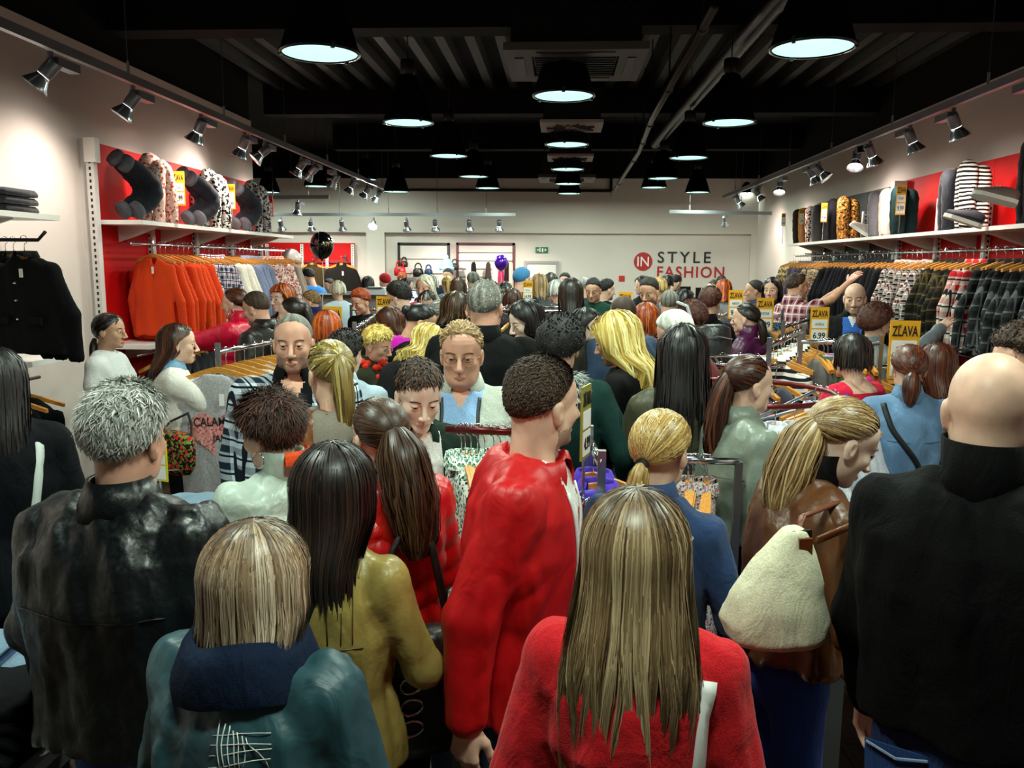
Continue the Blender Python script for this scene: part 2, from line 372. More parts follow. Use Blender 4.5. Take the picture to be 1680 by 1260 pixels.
def vent(px, py, wpx, label):
    s = 0.6; Y = s * FPX / wpx; c = W(px, py, Y); t = thing('ceiling_vent', label, 'vent', (c.x, c.y + s / 2, c.z)); h = s / 2
    obj('plate', MB().b2((-h, -h, 0), (h, h, 0.03)), plain('#8f8a84', 0.6), t)
    for k in range(14):
        a = k * 2 * math.pi / 14; r0, r1 = .07 + .02 * (k % 2), .24 - .05 * (k % 2); d = Vector((math.cos(a), math.sin(a), 0)); e = Vector((math.cos(a + .5), math.sin(a + .5), 0))
        obj('blade', MB().tube([d * r0 + Vector((0, 0, -.004)), e * r1 + Vector((0, 0, -.004))], [.006, .013], 4), BLACK, t)
    obj('plenum', MB().b2((-h * .9, -h * .9, 0.03), (h * .9, h * .9, 0.32)), BLKMET, t)
    obj('hanger_rod', MB().tube([(0, 0, .3), (0, 0, .95)], 0.008, 5), BLKMET, t)
vent(938, 201, 101, 'nearer square ceiling vent with swirl blades, under the centre lamps')
vent(936, 256, 74, 'farther square ceiling vent with swirl blades')
# ---------------------------------------------------------------- light tracks and spots
ALU = plain('#8d9298', 0.4, 0.7); SPOTB = plain('#8a9099', 0.35, 0.75)
def track(a, b, label, wires, name='light_track'):
    t = thing(name, label, 'light track'); a, b = Vector(a), Vector(b); d = (b - a).normalized(); s = d.cross(Vector((0, 0, 1))).normalized()
    mb = MB(); r = []
    for p in (a, b): r.append([p + s * x + Vector((0, 0, z)) for x, z in ((-.022, -.03), (.022, -.03), (.022, .03), (-.022, .03))])
    obj('rail', mb.loft(r), ALU, t)
    for k in range(wires):
        p = a.lerp(b, (k + .4) / wires); obj('wire', MB().tube([p, p + Vector((0, 0, 4.35 - p.z))], 0.004, 5), plain('#3a3a3c', 0.4), t); obj('wire_clamp', MB().tube([p + Vector((0, 0, .02)), p + Vector((0, 0, .12))], 0.012, 6), ALU, t)
    return t
def spot(p, aim, label, side=1.0, on=True, arm=True, s=1.0, group='track spotlights', w=None):
    """gear box on the track, swivel arm and a flared reflector head that points along aim"""
    t = thing('track_spotlight', label, 'spotlight', p, 0, group); aim = Vector(aim).normalized()
    if arm: obj('gear_box', MB().box((0.0, side * .14 * s, -.03 - .035 * s), (.075 * s, .24 * s, .055 * s)), SPOTB, t)
    obj('adapter', MB().tube([(0, 0, -.01), (0, 0, -.09 * s)], .018 * s, 8), SPOTB, t)
    c = Vector((0, -side * .03 * s, -.13 * s)); obj('arm', MB().tube([(0, 0, -.08 * s), c], .014 * s, 6), SPOTB, t)
    M3 = aim.to_track_quat('-Z', 'Y').to_matrix()
    def fr(mb): mb.v = [tuple(M3 @ Vector(v) * s + c) for v in mb.v]; return mb
    obj('lamp_body', fr(MB().lathe([(.004, .07), (.042, .07), (.046, .06), (.046, -.03), (.04, -.05)], 18)), SPOTB, t, True)
    obj('reflector', fr(MB().lathe([(.042, -.05), (.05, -.07), (.072, -.11), (.084, -.135), (.088, -.138), (.086, -.13), (.07, -.105), (.045, -.06)], 24)), plain('#b9c0c8', 0.2, 0.85), t, True)
    obj('lens', fr(MB().lathe([(.002, -.09), (.06, -.095)], 18)), emit((1, .9, .78), 40.0 if on else 0.8, 'spot_lens'), t, True)
    if on:
        L = bpy.data.lights.new('spot_beam', 'SPOT'); L.energy = (w or SPOT_W); L.color = (1.0, 0.87, 0.77); L.spot_size = R(125); L.spot_blend = 1.0; L.shadow_soft_size = 0.06
        lo = bpy.data.objects.new('spot_beam', L); COL.objects.link(lo); lo.parent = t; lo.location = c + aim * .16 * s; lo.rotation_euler = aim.to_track_quat('-Z', 'Y').to_euler()
    return t
XT = 3.2; ZTR = 3.33
tl = track((-XT, -5, ZTR), (-XT, 15.9, ZTR), 'long aluminium light track hanging along the left wall', 12)
tr = track((XT, -5, ZTR), (XT, 16.9, ZTR), 'long aluminium light track hanging along the right wall', 12)
def ytrack(px): return abs(XT * FPX / (px - 919.0))
for k, (px, sd, ax) in enumerate(((88, 1, (-.55, -.3, -1)), (222, 1, (-.4, -.25, -1)), (333, 1, (-.3, .1, -1)), (404, 1, (-.25, .1, -1)), (437, 1, (-.8, -.5, -1)), (497, 1, (-.4, 0, -1)), (517, 1, (-.9, .4, -1)), (551, -1, (-.6, .5, -1)), (580, 1, (-.3, 0, -1)), (604, 1, (-.4, 0, -1)), (622, 1, (-.4, .2, -1)))):
    y = ytrack(px); spot((-XT, y, ZTR - .03), (ax[0] - .25, ax[1], ax[2]), ['nearest spotlight', 'second spotlight', 'third spotlight', 'fourth spotlight', 'fifth spotlight', 'sixth spotlight', 'seventh spotlight', 'eighth spotlight', 'ninth spotlight', 'tenth spotlight', 'farthest spotlight'][k] + ' on the left wall light track', sd, k not in (6, 7))
for k, (px, sd, ax) in enumerate(((1640, 1, (.6, -.5, -1)), (1518, 1, (.25, .1, -1)), (1455, 1, (.25, 0, -1)), (1396, 1, (.3, .2, -1)), (1378, -1, (-.5, -.5, -1)), (1320, 1, (.6, -.4, -1)), (1308, 1, (.3, 0, -1)), (1262, -1, (-.4, -.5, -1)), (1226, 1, (.4, 0, -1)), (1196, 1, (.5, .3, -1)))):
    y = ytrack(px); spot((XT, y, ZTR - .03), (ax[0] + .25, ax[1], ax[2]), ['nearest spotlight', 'second spotlight', 'third spotlight', 'fourth spotlight', 'fifth spotlight, glaring towards the room,', 'sixth spotlight', 'seventh spotlight', 'eighth spotlight', 'ninth spotlight', 'farthest spotlight'][k] + ' on the right wall light track', sd, True)
for y in (1.0, 2.6):
    for s_ in (-1, 1): spot((s_ * XT, y, ZTR - .03), (s_ * .6, 0, -1), 'spotlight on the %s wall light track beside the viewpoint, %s' % ('left' if s_ < 0 else 'right', {1.0: 'level with it', 2.6: 'just ahead of it', -1.5: 'just behind it', -3.5: 'farthest behind it'}[y]))
# back tracks
zb = W(840, 352, 16.2); track(W(448, 352, 16.2), W(846, 352, 16.2), 'aluminium light track in front of the back wall at the left', 5)
for k, px in enumerate((461, 510, 561, 613, 667, 714, 770, 819)):
    p = W(px, 356, 16.2); spot(p, (0, .55, -1) if k != 3 else (.1, -1.6, -1), ['leftmost', 'second', 'third', 'dazzling fourth', 'fifth', 'sixth', 'seventh', 'eighth'][k] + ' spotlight on the back wall track', 1, k in (1, 3, 5, 7), False, 1.0, 'back wall spotlights', 90)
track(W(425, 324, 13.5), W(540, 323, 13.5), 'short light track over the far left alcove', 2)
spot(W(489, 327, 13.5), (-.2, .3, -1), 'single spotlight on the short alcove track', 1, False, True, .9, 'alcove spotlight')
track(W(1098, 347, 15.5), W(1266, 350, 15.5), 'short light track crossing in front of the shop name', 2)
spot(W(1189, 349, 15.5), (.2, .9, -1), 'single spotlight on the short cross track near the shop name', 1, False, False, .9, 'cross track spotlight')
# ================================================================ figures: implicit surfaces meshed with surface nets
f32 = np.float32
def snets(f, lo, hi, h):
    k = 4; lo = np.array(lo, f32); n = np.ceil((np.array(hi, f32) - lo) / h / k).astype(int) + 1
    g = np.stack(np.meshgrid(*[np.arange(m) for m in n], indexing='ij'), -1).reshape(-1, 3)
    dc = f((lo + (g + 0.5) * (k * h) - h * .5).astype(f32)); act = np.abs(dc) < k * h * 1.35
    N = n * k; Vv = np.repeat(np.repeat(np.repeat(dc.reshape(n), k, 0), k, 1), k, 2).astype(f32)
    o = np.stack(np.meshgrid(*[np.arange(k)] * 3, indexing='ij'), -1).reshape(-1, 3)
    ii = (g[act][:, None, :] * k + o[None]).reshape(-1, 3)
    Vv[ii[:, 0], ii[:, 1], ii[:, 2]] = f((lo + ii * h).astype(f32))
    S = Vv < 0
    cnt = sum(S[a:N[0] - 1 + a, b:N[1] - 1 + b, c:N[2] - 1 + c].astype(np.int8) for a in (0, 1) for b in (0, 1) for c in (0, 1))
    C = np.argwhere((cnt > 0) & (cnt < 8)); idm = -np.ones(N - 1, np.int64); idm[C[:, 0], C[:, 1], C[:, 2]] = np.arange(len(C))
    cor = np.array([(a, b, c) for a in (0, 1) for b in (0, 1) for c in (0, 1)])
    val = np.stack([Vv[C[:, 0] + q[0], C[:, 1] + q[1], C[:, 2] + q[2]] for q in cor], 1)
    acc = np.zeros((len(C), 3)); num = np.zeros(len(C))
    for a in range(8):
        for b in range(a + 1, 8):
            if np.abs(cor[a] - cor[b]).sum() != 1: continue
            m = (val[:, a] < 0) != (val[:, b] < 0); t = np.where(m, val[:, a] / np.where(m, val[:, a] - val[:, b], 1), 0)
            acc += np.where(m[:, None], cor[a] + t[:, None] * (cor[b] - cor[a]), 0); num += m
    V = lo + (C + acc / num[:, None]) * h; F = []
    for ax in range(3):
        sl = [slice(None)] * 3; s2 = [slice(None)] * 3; sl[ax] = slice(0, -1); s2[ax] = slice(1, None)
        A = S[tuple(sl)]; B = S[tuple(s2)]; e = np.argwhere(A != B); u, v = [(1, 2), (2, 0), (0, 1)][ax]
        e = e[(e[:, u] > 0) & (e[:, v] > 0) & (e[:, u] < N[u] - 1) & (e[:, v] < N[v] - 1)]
        if not len(e): continue
        q = []
        for du, dv in ((-1, -1), (0, -1), (0, 0), (-1, 0)):
            c = e.copy(); c[:, u] += du; c[:, v] += dv; q.append(idm[c[:, 0], c[:, 1], c[:, 2]])
        q = np.stack(q, 1); inv = ~A[e[:, 0], e[:, 1], e[:, 2]]; q[inv] = q[inv][:, ::-1]; F.append(q)
    F = np.concatenate(F); F = F[(F >= 0).all(1)]
    return V.astype(f32), F
def rc(P, a, b, ra, rb):
    a = np.asarray(a, f32); b = np.asarray(b, f32); ba = b - a; t = np.clip(((P - a) @ ba) / max(float(ba @ ba), 1e-9), 0, 1)
    return np.linalg.norm(P - a - t[:, None] * ba, axis=1) - (ra + (rb - ra) * t)
def ell(P, c, r):
    q = (P - np.asarray(c, f32)) / np.asarray(r, f32); k0 = np.linalg.norm(q, axis=1); k1 = np.linalg.norm(q / np.asarray(r, f32), axis=1)
    return k0 * (k0 - 1) / np.maximum(k1, 1e-6)
def smin(a, b, k):
    h = np.clip(.5 + .5 * (b - a) / k, 0, 1); return b * (1 - h) + a * h - k * h * (1 - h)
def smax(a, b, k): return -smin(-a, -b, k)
_rs = np.random.RandomState(3); _K = _rs.randn(10, 3).astype(f32); _K /= np.linalg.norm(_K, axis=1)[:, None]; _PH = _rs.rand(10, 2).astype(f32) * 6.3
def wrink(P, fr=22.0, seed=0.0, aniso=(1, 1, .6)):
    Q = P * np.asarray(aniso, f32) * fr + seed; out = 0
    for i in range(5):
        w = np.sin(Q @ _K[i + 5] * .6 + _PH[i, 1]); x = Q @ _K[i] * (1 + .35 * i) + _PH[i, 0] + 1.6 * w
        out = out + (1 - 2 * np.abs(np.sin(x * .5))) * (.75 ** i)
    return out / 3.0
def smooth01(x, a, b):
    t = np.clip((x - a) / (b - a), 0, 1); return t * t * (3 - 2 * t)
# ---------------------------------------------------------------- head templates (eyes at z=0, face towards +y)
def head_sdf(kind):
    fem = kind == 'f'; old = kind == 'o'; boy = kind == 'b'
    def f(P0):
        P = P0.copy(); P[:, 0] = np.abs(P[:, 0])
        d = ell(P, (0, -.012, .03), (.0755, .096, .088))
        d = smin(d, ell(P, (0, .022, .045), (.06, .066, .056)), .03)
        d = smin(d, ell(P, (0, .028, -.045), (.051 if fem else .054, .056, .069)), .03)
        d = smin(d, ell(P, (0, .066, -.097), (.02 if fem else .026, .019, .017)), .025)
        d = smin(d, ell(P, (.04, .05, -.024), (.022, .027, .024)), .02)
        d = smin(d, ell(P, (.042 if fem or boy else .048, .004, -.062), (.018, .03, .032)), .03)
        if old: d = smin(d, ell(P, (.036, .035, -.085), (.022, .03, .028)), .02); d = smin(d, ell(P, (0, .01, -.115), (.04, .045, .03)), .025)
        d = smin(d, rc(P, (0, .081, .019), (.036, .074, .021), .010 if fem or boy else .0125, .009), .016)
        d = smax(d, -ell(P, (.031, .101, .0), (.019, .02, .0125)), .014)
        nl = .111 if fem or boy else .116
        d = smin(d, rc(P, (0, .088, .012), (0, nl, -.037), .007, .0105 if fem or boy else .0125), .012)
        d = smin(d, ell(P, (.0115, .098, -.041), (.0095, .012, .0085)), .006)
        lr = 1.0 if fem else (.85 if boy else .68); d = smin(d, rc(P, (0, .0885, -.0672), (.02, .080, -.0705), .0062 * lr, .004 * lr), .006)
        d = smin(d, rc(P, (0, .0875, -.0775), (.017, .081, -.0745), .0072 * lr, .004 * lr), .006)
        d = smax(d, -rc(P, (0, .0975, -.0722), (.023, .087, -.0722), .0028, .0022), .003)
        if old:
            d = smax(d, -rc(P, (.018, .1, -.04), (.034, .083, -.078), .0035, .003), .008)
            d = d + .0005 * np.sin(P[:, 2] * 420) * smooth01(P[:, 2], .03, .05) * smooth01(P[:, 1], .05, .07)
        lid = np.maximum(ell(P, (.031, .0755, .0), (.0158, .0158, .0158)), (.0002 if old else (.001 if boy else (.0022 if fem else .0008))) - P[:, 2]); d = smin(d, lid, .004)
        lid = np.maximum(ell(P, (.031, .0755, .0), (.0152, .0152, .0152)), P[:, 2] + .0048); d = smin(d, lid, .004)
        e = ell(P, (.077, -.014, -.012), (.008, .018, .03)); e = smin(e, ell(P, (.08, -.02, .0), (.006, .016, .019)), .01); e = smax(e, -ell(P, (.088, -.008, -.006), (.007, .010, .017)), .005); d = smin(d, e, .008)
        nr = .048 if fem else (.05 if boy else .058); d = smin(d, rc(P, (0, -.032, -.06), (0, -.05, -.26), nr, nr * 1.12), .035)
        return d
    return f
def to_tris(F): return np.concatenate([F[:, [0, 1, 2]], F[:, [0, 2, 3]]]) if F.shape[1] == 4 else F
def decim(V, F, mi, ratio):
    me = nmesh('tmp', V, F, True, mi); o = bpy.data.objects.new('tmp', me); COL.objects.link(o); m = o.modifiers.new('d', 'DECIMATE'); m.ratio = ratio; m.use_collapse_triangulate = True
    bpy.context.view_layer.update(); ev = o.evaluated_get(bpy.context.evaluated_depsgraph_get()); r = ev.to_mesh(); r.calc_loop_triangles(); n = len(r.loop_triangles)
    T = np.zeros(n * 3, np.int32); r.loop_triangles.foreach_get('vertices', T); pi = np.zeros(n, np.int32); r.loop_triangles.foreach_get('polygon_index', pi); mm = np.zeros(len(r.polygons), np.int32); r.polygons.foreach_get('material_index', mm)
    co = np.zeros(len(r.vertices) * 3, f32); r.vertices.foreach_get('co', co); out = co.reshape(-1, 3), T.reshape(-1, 3).astype(np.int64), mm[pi].astype(int)
    ev.to_mesh_clear(); bpy.data.objects.remove(o); bpy.data.meshes.remove(me); return out
_HEADS = {}
def head_mesh(kind, h):
    k = (kind, h)
    if k not in _HEADS:
        V, F = snets(head_sdf(kind), (-.11, -.13, -.25), (.11, .135, .13), h)
        c = V[F].mean(1); mi = np.zeros(len(F), int)
        mi[(np.abs(c[:, 0]) < .0225) & (c[:, 2] > (-.0835 if kind == 'f' else -.081)) & (c[:, 2] < (-.0625 if kind == 'f' else -.0645)) & (c[:, 1] > .0815)] = 1
        st = ((c[:, 2] < -.05) & (c[:, 1] > -.01) & (c[:, 2] > -.125) & ((np.abs(c[:, 0]) > .024) | (c[:, 2] < -.084) | (c[:, 2] > -.063)) & ~((c[:, 1] < .06) & (c[:, 2] > -.055)))
        mi[st & (mi == 0)] = 4
        _HEADS[k] = decim(V, F, mi, .13 if h < .004 else (.12 if h < .006 else .16))
    return _HEADS[k]
def eye_geo(n=10):
    """one eyeball with iris and pupil rings looking along +y"""
    V = []; mi = []; F = []
    ang = [0.0001, .15, .38, .52, .8, 1.3]; mats = [3, 3, 3, 2, 2]
    for a in ang:
        for j in range(n): V.append((math.sin(a) * math.cos(2 * math.pi * j / n), math.cos(a), math.sin(a) * math.sin(2 * math.pi * j / n)))
    for i in range(len(ang) - 1):
        for j in range(n): F.append((i * n + j, (i + 1) * n + j, (i + 1) * n + (j + 1) % n, i * n + (j + 1) % n)); mi.append(mats[i])
    return np.array(V, f32) * .0138, np.array(F), np.array(mi)
# ---------------------------------------------------------------- hand templates (wrist at origin, fingers +y, palm -z, thumb +x)
_HANDS = {}
def hand_mesh(pose, h):
    if (pose, h) in _HANDS: return _HANDS[(pose, h)]
    curl = {'relax': (24, 32, 20), 'open': (8, 10, 6), 'grip': (55, 75, 40), 'pinch': (48, 38, 18)}[pose]
    kn = [(.030, .088), (.010, .093), (-.010, .089), (-.028, .08)]; ln = [(.042, .025, .021), (.046, .029, .022), (.043, .027, .022), (.034, .02, .019)]
    segs = []
    for q, ((kx, ky), L) in enumerate(zip(kn, ln)):
        p = np.array((kx, ky, 0.)); a = 0
        for c, l, r0, r1 in zip(curl, L, (.0092, .0085, .0075), (.0085, .0075, .0062)):
            a += R(c * (1 + .08 * q)); n_ = p + l * np.array((kx * .9 * math.cos(a), math.cos(a), -math.sin(a))); segs.append((p, n_, r0, r1)); p = n_
    th = {'relax': [(.02, .02, -.008), (.045, .05, -.022), (.052, .08, -.034), (.05, .104, -.044)], 'open': [(.02, .02, -.006), (.052, .046, -.016), (.07, .074, -.02), (.082, .096, -.022)], 'grip': [(.02, .02, -.008), (.042, .05, -.03), (.03, .075, -.052), (.012, .088, -.058)], 'pinch': [(.02, .02, -.008), (.044, .05, -.03), (.045, .082, -.046), (.038, .106, -.055)]}[pose]
    def f(P):
        d = rc(P, (0, -.03, 0), (0, .0, 0), .024, .024)
        for q, (kx, ky) in enumerate(kn): d = smin(d, rc(P, (kx * .55, .012, 0), (kx, ky, 0), .015, .0115), .014)
        d = smin(d, ell(P, (.018, .04, -.008), (.022, .035, .014)), .015)
        fi = None
        for s in segs: e = rc(P, s[0], s[1], s[2], s[3]); fi = e if fi is None else np.minimum(fi, e)
        t = None
        for i, (r0, r1) in enumerate(((.014, .0115), (.011, .0098), (.0096, .0075))): e = rc(P, th[i], th[i + 1], r0, r1); t = e if t is None else smin(t, e, .006)
        return np.minimum(smin(d, fi, .006), smin(d, t, .010))
    V, F = snets(f, (-.06, -.06, -.13), (.105, .22, .04), h)
    V, F, _ = decim(V, F, np.zeros(len(F), int), .22); _HANDS[(pose, h)] = (V, F); return V, F
# ---------------------------------------------------------------- hair
HC = np.array((0, -.012, .03), f32); HR = np.array((.0785, .099, .0905), f32)
def sdir(th, ph): return np.stack([np.sin(th) * np.sin(ph), np.sin(th) * np.cos(ph), np.cos(th)], -1)   # ph 0 = face
def hairline(ph):
    return np.interp(np.abs(np.degrees((ph + np.pi) % (2 * np.pi) - np.pi)), [0, 30, 55, 78, 92, 115, 150, 180], [58, 60, 70, 84, 97, 112, 122, 124]) * math.pi / 180
def grid_faces(n, m, wrap=False):
    i, j = np.meshgrid(np.arange(n - (0 if wrap else 1)), np.arange(m - 1), indexing='ij'); i2 = (i + 1) % n
    return np.stack([i * m + j, i2 * m + j, i2 * m + j + 1, i * m + j + 1], -1).reshape(-1, 4)
def ribbons(path, w, tone, cen):
    """path (N,K,3), width (N,1 or K), tone (N,) -> V,F,tone"""
    N, K = path.shape[:2]; t = np.gradient(path, axis=1); nrm = path - cen; s = np.cross(t, nrm); s /= np.maximum(np.linalg.norm(s, axis=2, keepdims=True), 1e-9)
    tp = np.clip(1.15 - np.linspace(0, 1, K) ** 3, .15, 1)[None, :, None]; o = s * (np.broadcast_to(w, (N, K))[..., None] * .5 * tp)
    V = np.stack([path - o, path + o], 2).reshape(-1, 3); b = (np.arange(N)[:, None] * K + np.arange(K - 1)[None]).ravel() * 2
    F = np.stack([b, b + 1, b + 3, b + 2], 1); T = np.repeat(tone, K * 2); return V, F, T
class Geo:
    def __init__(s): s.V = []; s.F = []; s.T = []; s.n = 0
    def add(s, V, F, T=None):
        s.V.append(np.asarray(V, f32)); s.F.append(np.asarray(F) + s.n); s.T.append(np.full(len(V), .5, f32) if T is None else np.asarray(T, f32)); s.n += len(V)
    def done(s): return np.concatenate(s.V), np.concatenate(s.F), np.concatenate(s.T)
def hair_geo(st, lod, g, rs):
    """st: style dict; g: gravity direction in head space; returns V,F,tone"""
    G = Geo(); kind = st['k']; nS = {0: 2300, 1: 520, 2: 110}[lod]; nS = int(nS * st.get('dens', 1)); wS = {0: .003, 1: .0066, 2: .013}[lod]; cols = {0: 100, 1: 48, 2: 24}[lod]; rows = {0: 22, 1: 14, 2: 9}[lod]
    vol = st.get('vol', .012); top = st.get('top', .022); curl = st.get('curl', 0.0)
    rec = st.get('rec', 0.0)     # receding front, degrees
    def hl(ph): return hairline(ph) - math.radians(rec) * np.clip(np.cos(ph), 0, 1) ** 2
    def cap(th_k, side_k, edge, jag=0.0):
        ph = np.linspace(-np.pi, np.pi, cols, endpoint=False); u = np.linspace(0, 1, rows)
        T = u[None] * (hl(ph) * st.get('low', 1.0))[:, None]; D = sdir(T, np.broadcast_to(ph[:, None], T.shape)); k = np.clip(D[..., 2], 0, 1)
        th = side_k + (th_k - side_k) * k; th = th * (1 - smooth01(u, .8, 1.0) * (1 - edge))[None]
        th = th * (1 + jag * rs.randn(*T.shape) * smooth01(u, 0, .1)[None])
        V = HC + D * (HR + th[..., None]); G.add(V.reshape(-1, 3), grid_faces(cols, rows, True), (.4 + .14 * rs.randn(cols)[:, None] * np.ones(rows)[None] + .06 * rs.randn(cols, rows)).ravel())
    def roots(N, lim=.98):
        ph = rs.uniform(-np.pi, np.pi, N); th = np.arccos(1 - rs.rand(N) * (1 - np.cos(hl(ph) * st.get('low', 1.0) * lim))); return th, ph
    if kind in ('short', 'buzz', 'curly'):
        sd = st.get('side', .006); cap(top, sd, .15, st.get('jag', .05 if kind != 'curly' else .12))
        if kind != 'buzz' or lod == 0:
            N = int(nS * (1.3 if kind != 'curly' else 1.6)); th, ph = roots(N); D = sdir(th, ph); k = np.clip(D[:, 2], 0, 1); base = sd + (top - sd) * k; base *= 1 - .85 * smooth01(th / hl(ph), .8, 1.0)
            Lg = np.where(kind == 'buzz', .006, st.get('len', .022)) * (.45 + .55 * k) * (.7 + .6 * rs.rand(N)); fl = st.get('flow', -1.0)
            tang = np.stack([D[:, 0] * .3 + .35 * rs.randn(N), np.full(N, fl), -.25 - .4 * (1 - k)], 1) + .3 * rs.randn(N, 3); tang -= D * (tang * D).sum(1)[:, None]; tang /= np.linalg.norm(tang, axis=1)[:, None]
            K = 5 if kind != 'curly' else 9; u = np.linspace(0, 1, K)[None, :, None]; lift = st.get('lift', .45)
            P = HC + D[:, None] * (HR + base[:, None, None] * .8) + D[:, None] * (u * (1 - .45 * u)) * Lg[:, None, None] * lift + tang[:, None] * u * Lg[:, None, None]
            if kind == 'curly' or curl:
                a = rs.rand(N)[:, None] * 6.3 + u[..., 0] * 9; P = P + (np.cos(a)[..., None] * tang[:, None] + np.sin(a)[..., None] * D[:, None]) * (curl or .008) * u
            G.add(*ribbons(P, wS * (1.0 if kind != 'curly' else 1.5), np.clip(.5 + .2 * rs.randn(N), 0, 1), HC))
    elif kind == 'long':
        Ln = st.get('len', .25); bang = st.get('bang', False); the = R(st.get('the', 98)); sweep = R(st.get('sweep', 74)); back = st.get('back', 1.0); flare = st.get('flare', 0.0); thick = st.get('thick', .0); gather = st.get('gather', 1.0); split = R(st.get('part', 0))
        K1 = rows
        def path(ph0, off, t, endv):
            """ph0 (N,), off (N,), t (K,), endv (N,) -> (N,K,3)"""
            N = len(ph0); a = np.clip(t / .45, 0, 1)[None]; sgn = np.sign(ph0 - split); tgt = np.where(np.abs(ph0 - split) < sweep, split + sgn * np.maximum(np.abs(ph0 - split), sweep - split * sgn), ph0)
            isb = (np.abs(ph0) < R(44)) if bang else np.zeros(N, bool); tgt = np.where(isb, ph0, tgt)
            ph = ph0[:, None] + (tgt - ph0)[:, None] * smooth01(a, .5, 1.0); th = the * a; th = np.where(isb[:, None], np.minimum(th, R(70)), th)
            D = sdir(th, ph); rad = HR + (vol * (.55 + .45 * np.sin(th)) + off[:, None])[..., None]; P = HC + D * rad
            s = np.clip((t - .45) / .55, 0, 1)[None] * (Ln * endv)[:, None]; s = np.where(isb[:, None], 0, s); P = P + s[..., None] * g
            w = smooth01(s, .05, .2); bk = np.clip(-np.cos(ph), -.2, 1)
            tx = P[..., 0] * (1 - .22 * gather * smooth01(s, .1, .45)) ; ty = P[..., 1] * (1 - w * .9) + (-.155 * back - thick * .3) * w * (.75 + .25 * bk) - .5 * off[:, None] * w
            ty = np.where(P[..., 1] > -.0, P[..., 1] * (1 - w) + (-.09 * back) * w + P[..., 1] * .3 * w * 0, ty); P[..., 0] = tx * (1 + flare * smooth01(s, .02, .3)); P[..., 1] = ty
            return P
        nc = 46; cev = rs.uniform(.78, 1.04, nc) if st.get('rag', 1) else np.ones(nc); cph = np.linspace(-np.pi, np.pi, nc, endpoint=False)
        evf = lambda p: np.interp((p + np.pi) % (2 * np.pi) - np.pi, np.append(cph, np.pi), np.append(cev, cev[0]))
        ph = np.linspace(-np.pi, np.pi, cols + 1) + 1e-4; t = np.linspace(0, 1, rows); tn = lambda n: np.convolve(rs.randn(n + 8), np.ones(3) / 3, 'same')[4:4 + n]
        ev = evf(ph) * .86
        P = path(ph, np.zeros(cols + 1) - .009, t, ev); G.add(P.reshape(-1, 3), grid_faces(cols + 1, rows), (.3 + .16 * tn(cols + 1)[:, None] * np.ones(rows)[None]).ravel())
        P = path(ph[::2], np.zeros(len(ph[::2])) - .02, t, ev[::2]); G.add(P.reshape(-1, 3), grid_faces(len(ph[::2]), rows), np.full(P.shape[0] * rows, .15))
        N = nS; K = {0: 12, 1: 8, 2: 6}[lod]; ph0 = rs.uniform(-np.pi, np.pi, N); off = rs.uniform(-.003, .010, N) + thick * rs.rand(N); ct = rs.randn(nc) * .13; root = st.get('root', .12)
        for q in range(4):
            m = slice(q, None, 4); tt = np.linspace([0, .06, .14, .26][q], 1, K); p0_ = ph0[m]; n = len(p0_); ci = np.round((p0_ + np.pi) / (2 * np.pi) * nc).astype(int) % nc; cc_ = cph[ci]; dl = (cc_ - p0_ + np.pi) % (2 * np.pi) - np.pi
            Pa = path(p0_, off[m], tt, cev[ci] * rs.uniform(.84, 1.08, n)); Pb = path(p0_ + dl, off[m] + .003, tt, cev[ci]); u = np.linspace(0, 1, K)[None]; wq = (.62 * smooth01(u, .25, 1.0))[..., None]; Pq = Pa * (1 - wq) + (Pb + (Pa - Pb) * 0) * wq
            fr = rs.uniform(1.5, 4, n)[:, None]; p0 = rs.rand(n)[:, None] * 6.3; am = .0025 * smooth01(u, .15, .8); cp = (ci * 1.7)[:, None]
            Pq[..., 0] += am * np.sin(fr * u * 4 + p0) + (curl + .002) * smooth01(u, .2, .9) * np.sin(u * 9 + cp); Pq[..., 1] += am * .6 * np.cos(fr * u * 4 + p0 * 1.7) + (curl + .002) * .6 * smooth01(u, .2, .9) * np.cos(u * 8 + cp * 1.3)
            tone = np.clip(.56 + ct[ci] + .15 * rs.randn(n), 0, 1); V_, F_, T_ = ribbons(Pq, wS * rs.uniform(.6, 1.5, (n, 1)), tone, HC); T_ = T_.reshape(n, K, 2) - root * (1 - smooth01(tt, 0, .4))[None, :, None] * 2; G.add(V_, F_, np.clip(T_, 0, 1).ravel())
    elif kind in ('pony', 'bun'):
        cap(.007, .005, .25); tie = st.get('tie', (0, -.12, .05)); tie = np.array(tie, f32); td = (tie - HC) / (HR + .012); td /= np.linalg.norm(td)
        N = nS; th, ph = roots(N); D = sdir(th, ph); K = {0: 12, 1: 8, 2: 6}[lod]; u = np.linspace(0, 1, K)
        Q = D[:, None] * (1 - u)[None, :, None] + td[None, None] * u[None, :, None]; Q /= np.linalg.norm(Q, axis=2, keepdims=True)
        lift = (.0085 + .006 * rs.rand(N))[:, None] * (.35 + .65 * smooth01(u, 0, .3))[None]; P = HC + Q * (HR + lift[..., None]); G.add(*ribbons(P, wS, np.clip(.52 + .19 * rs.randn(N), 0, 1), HC))
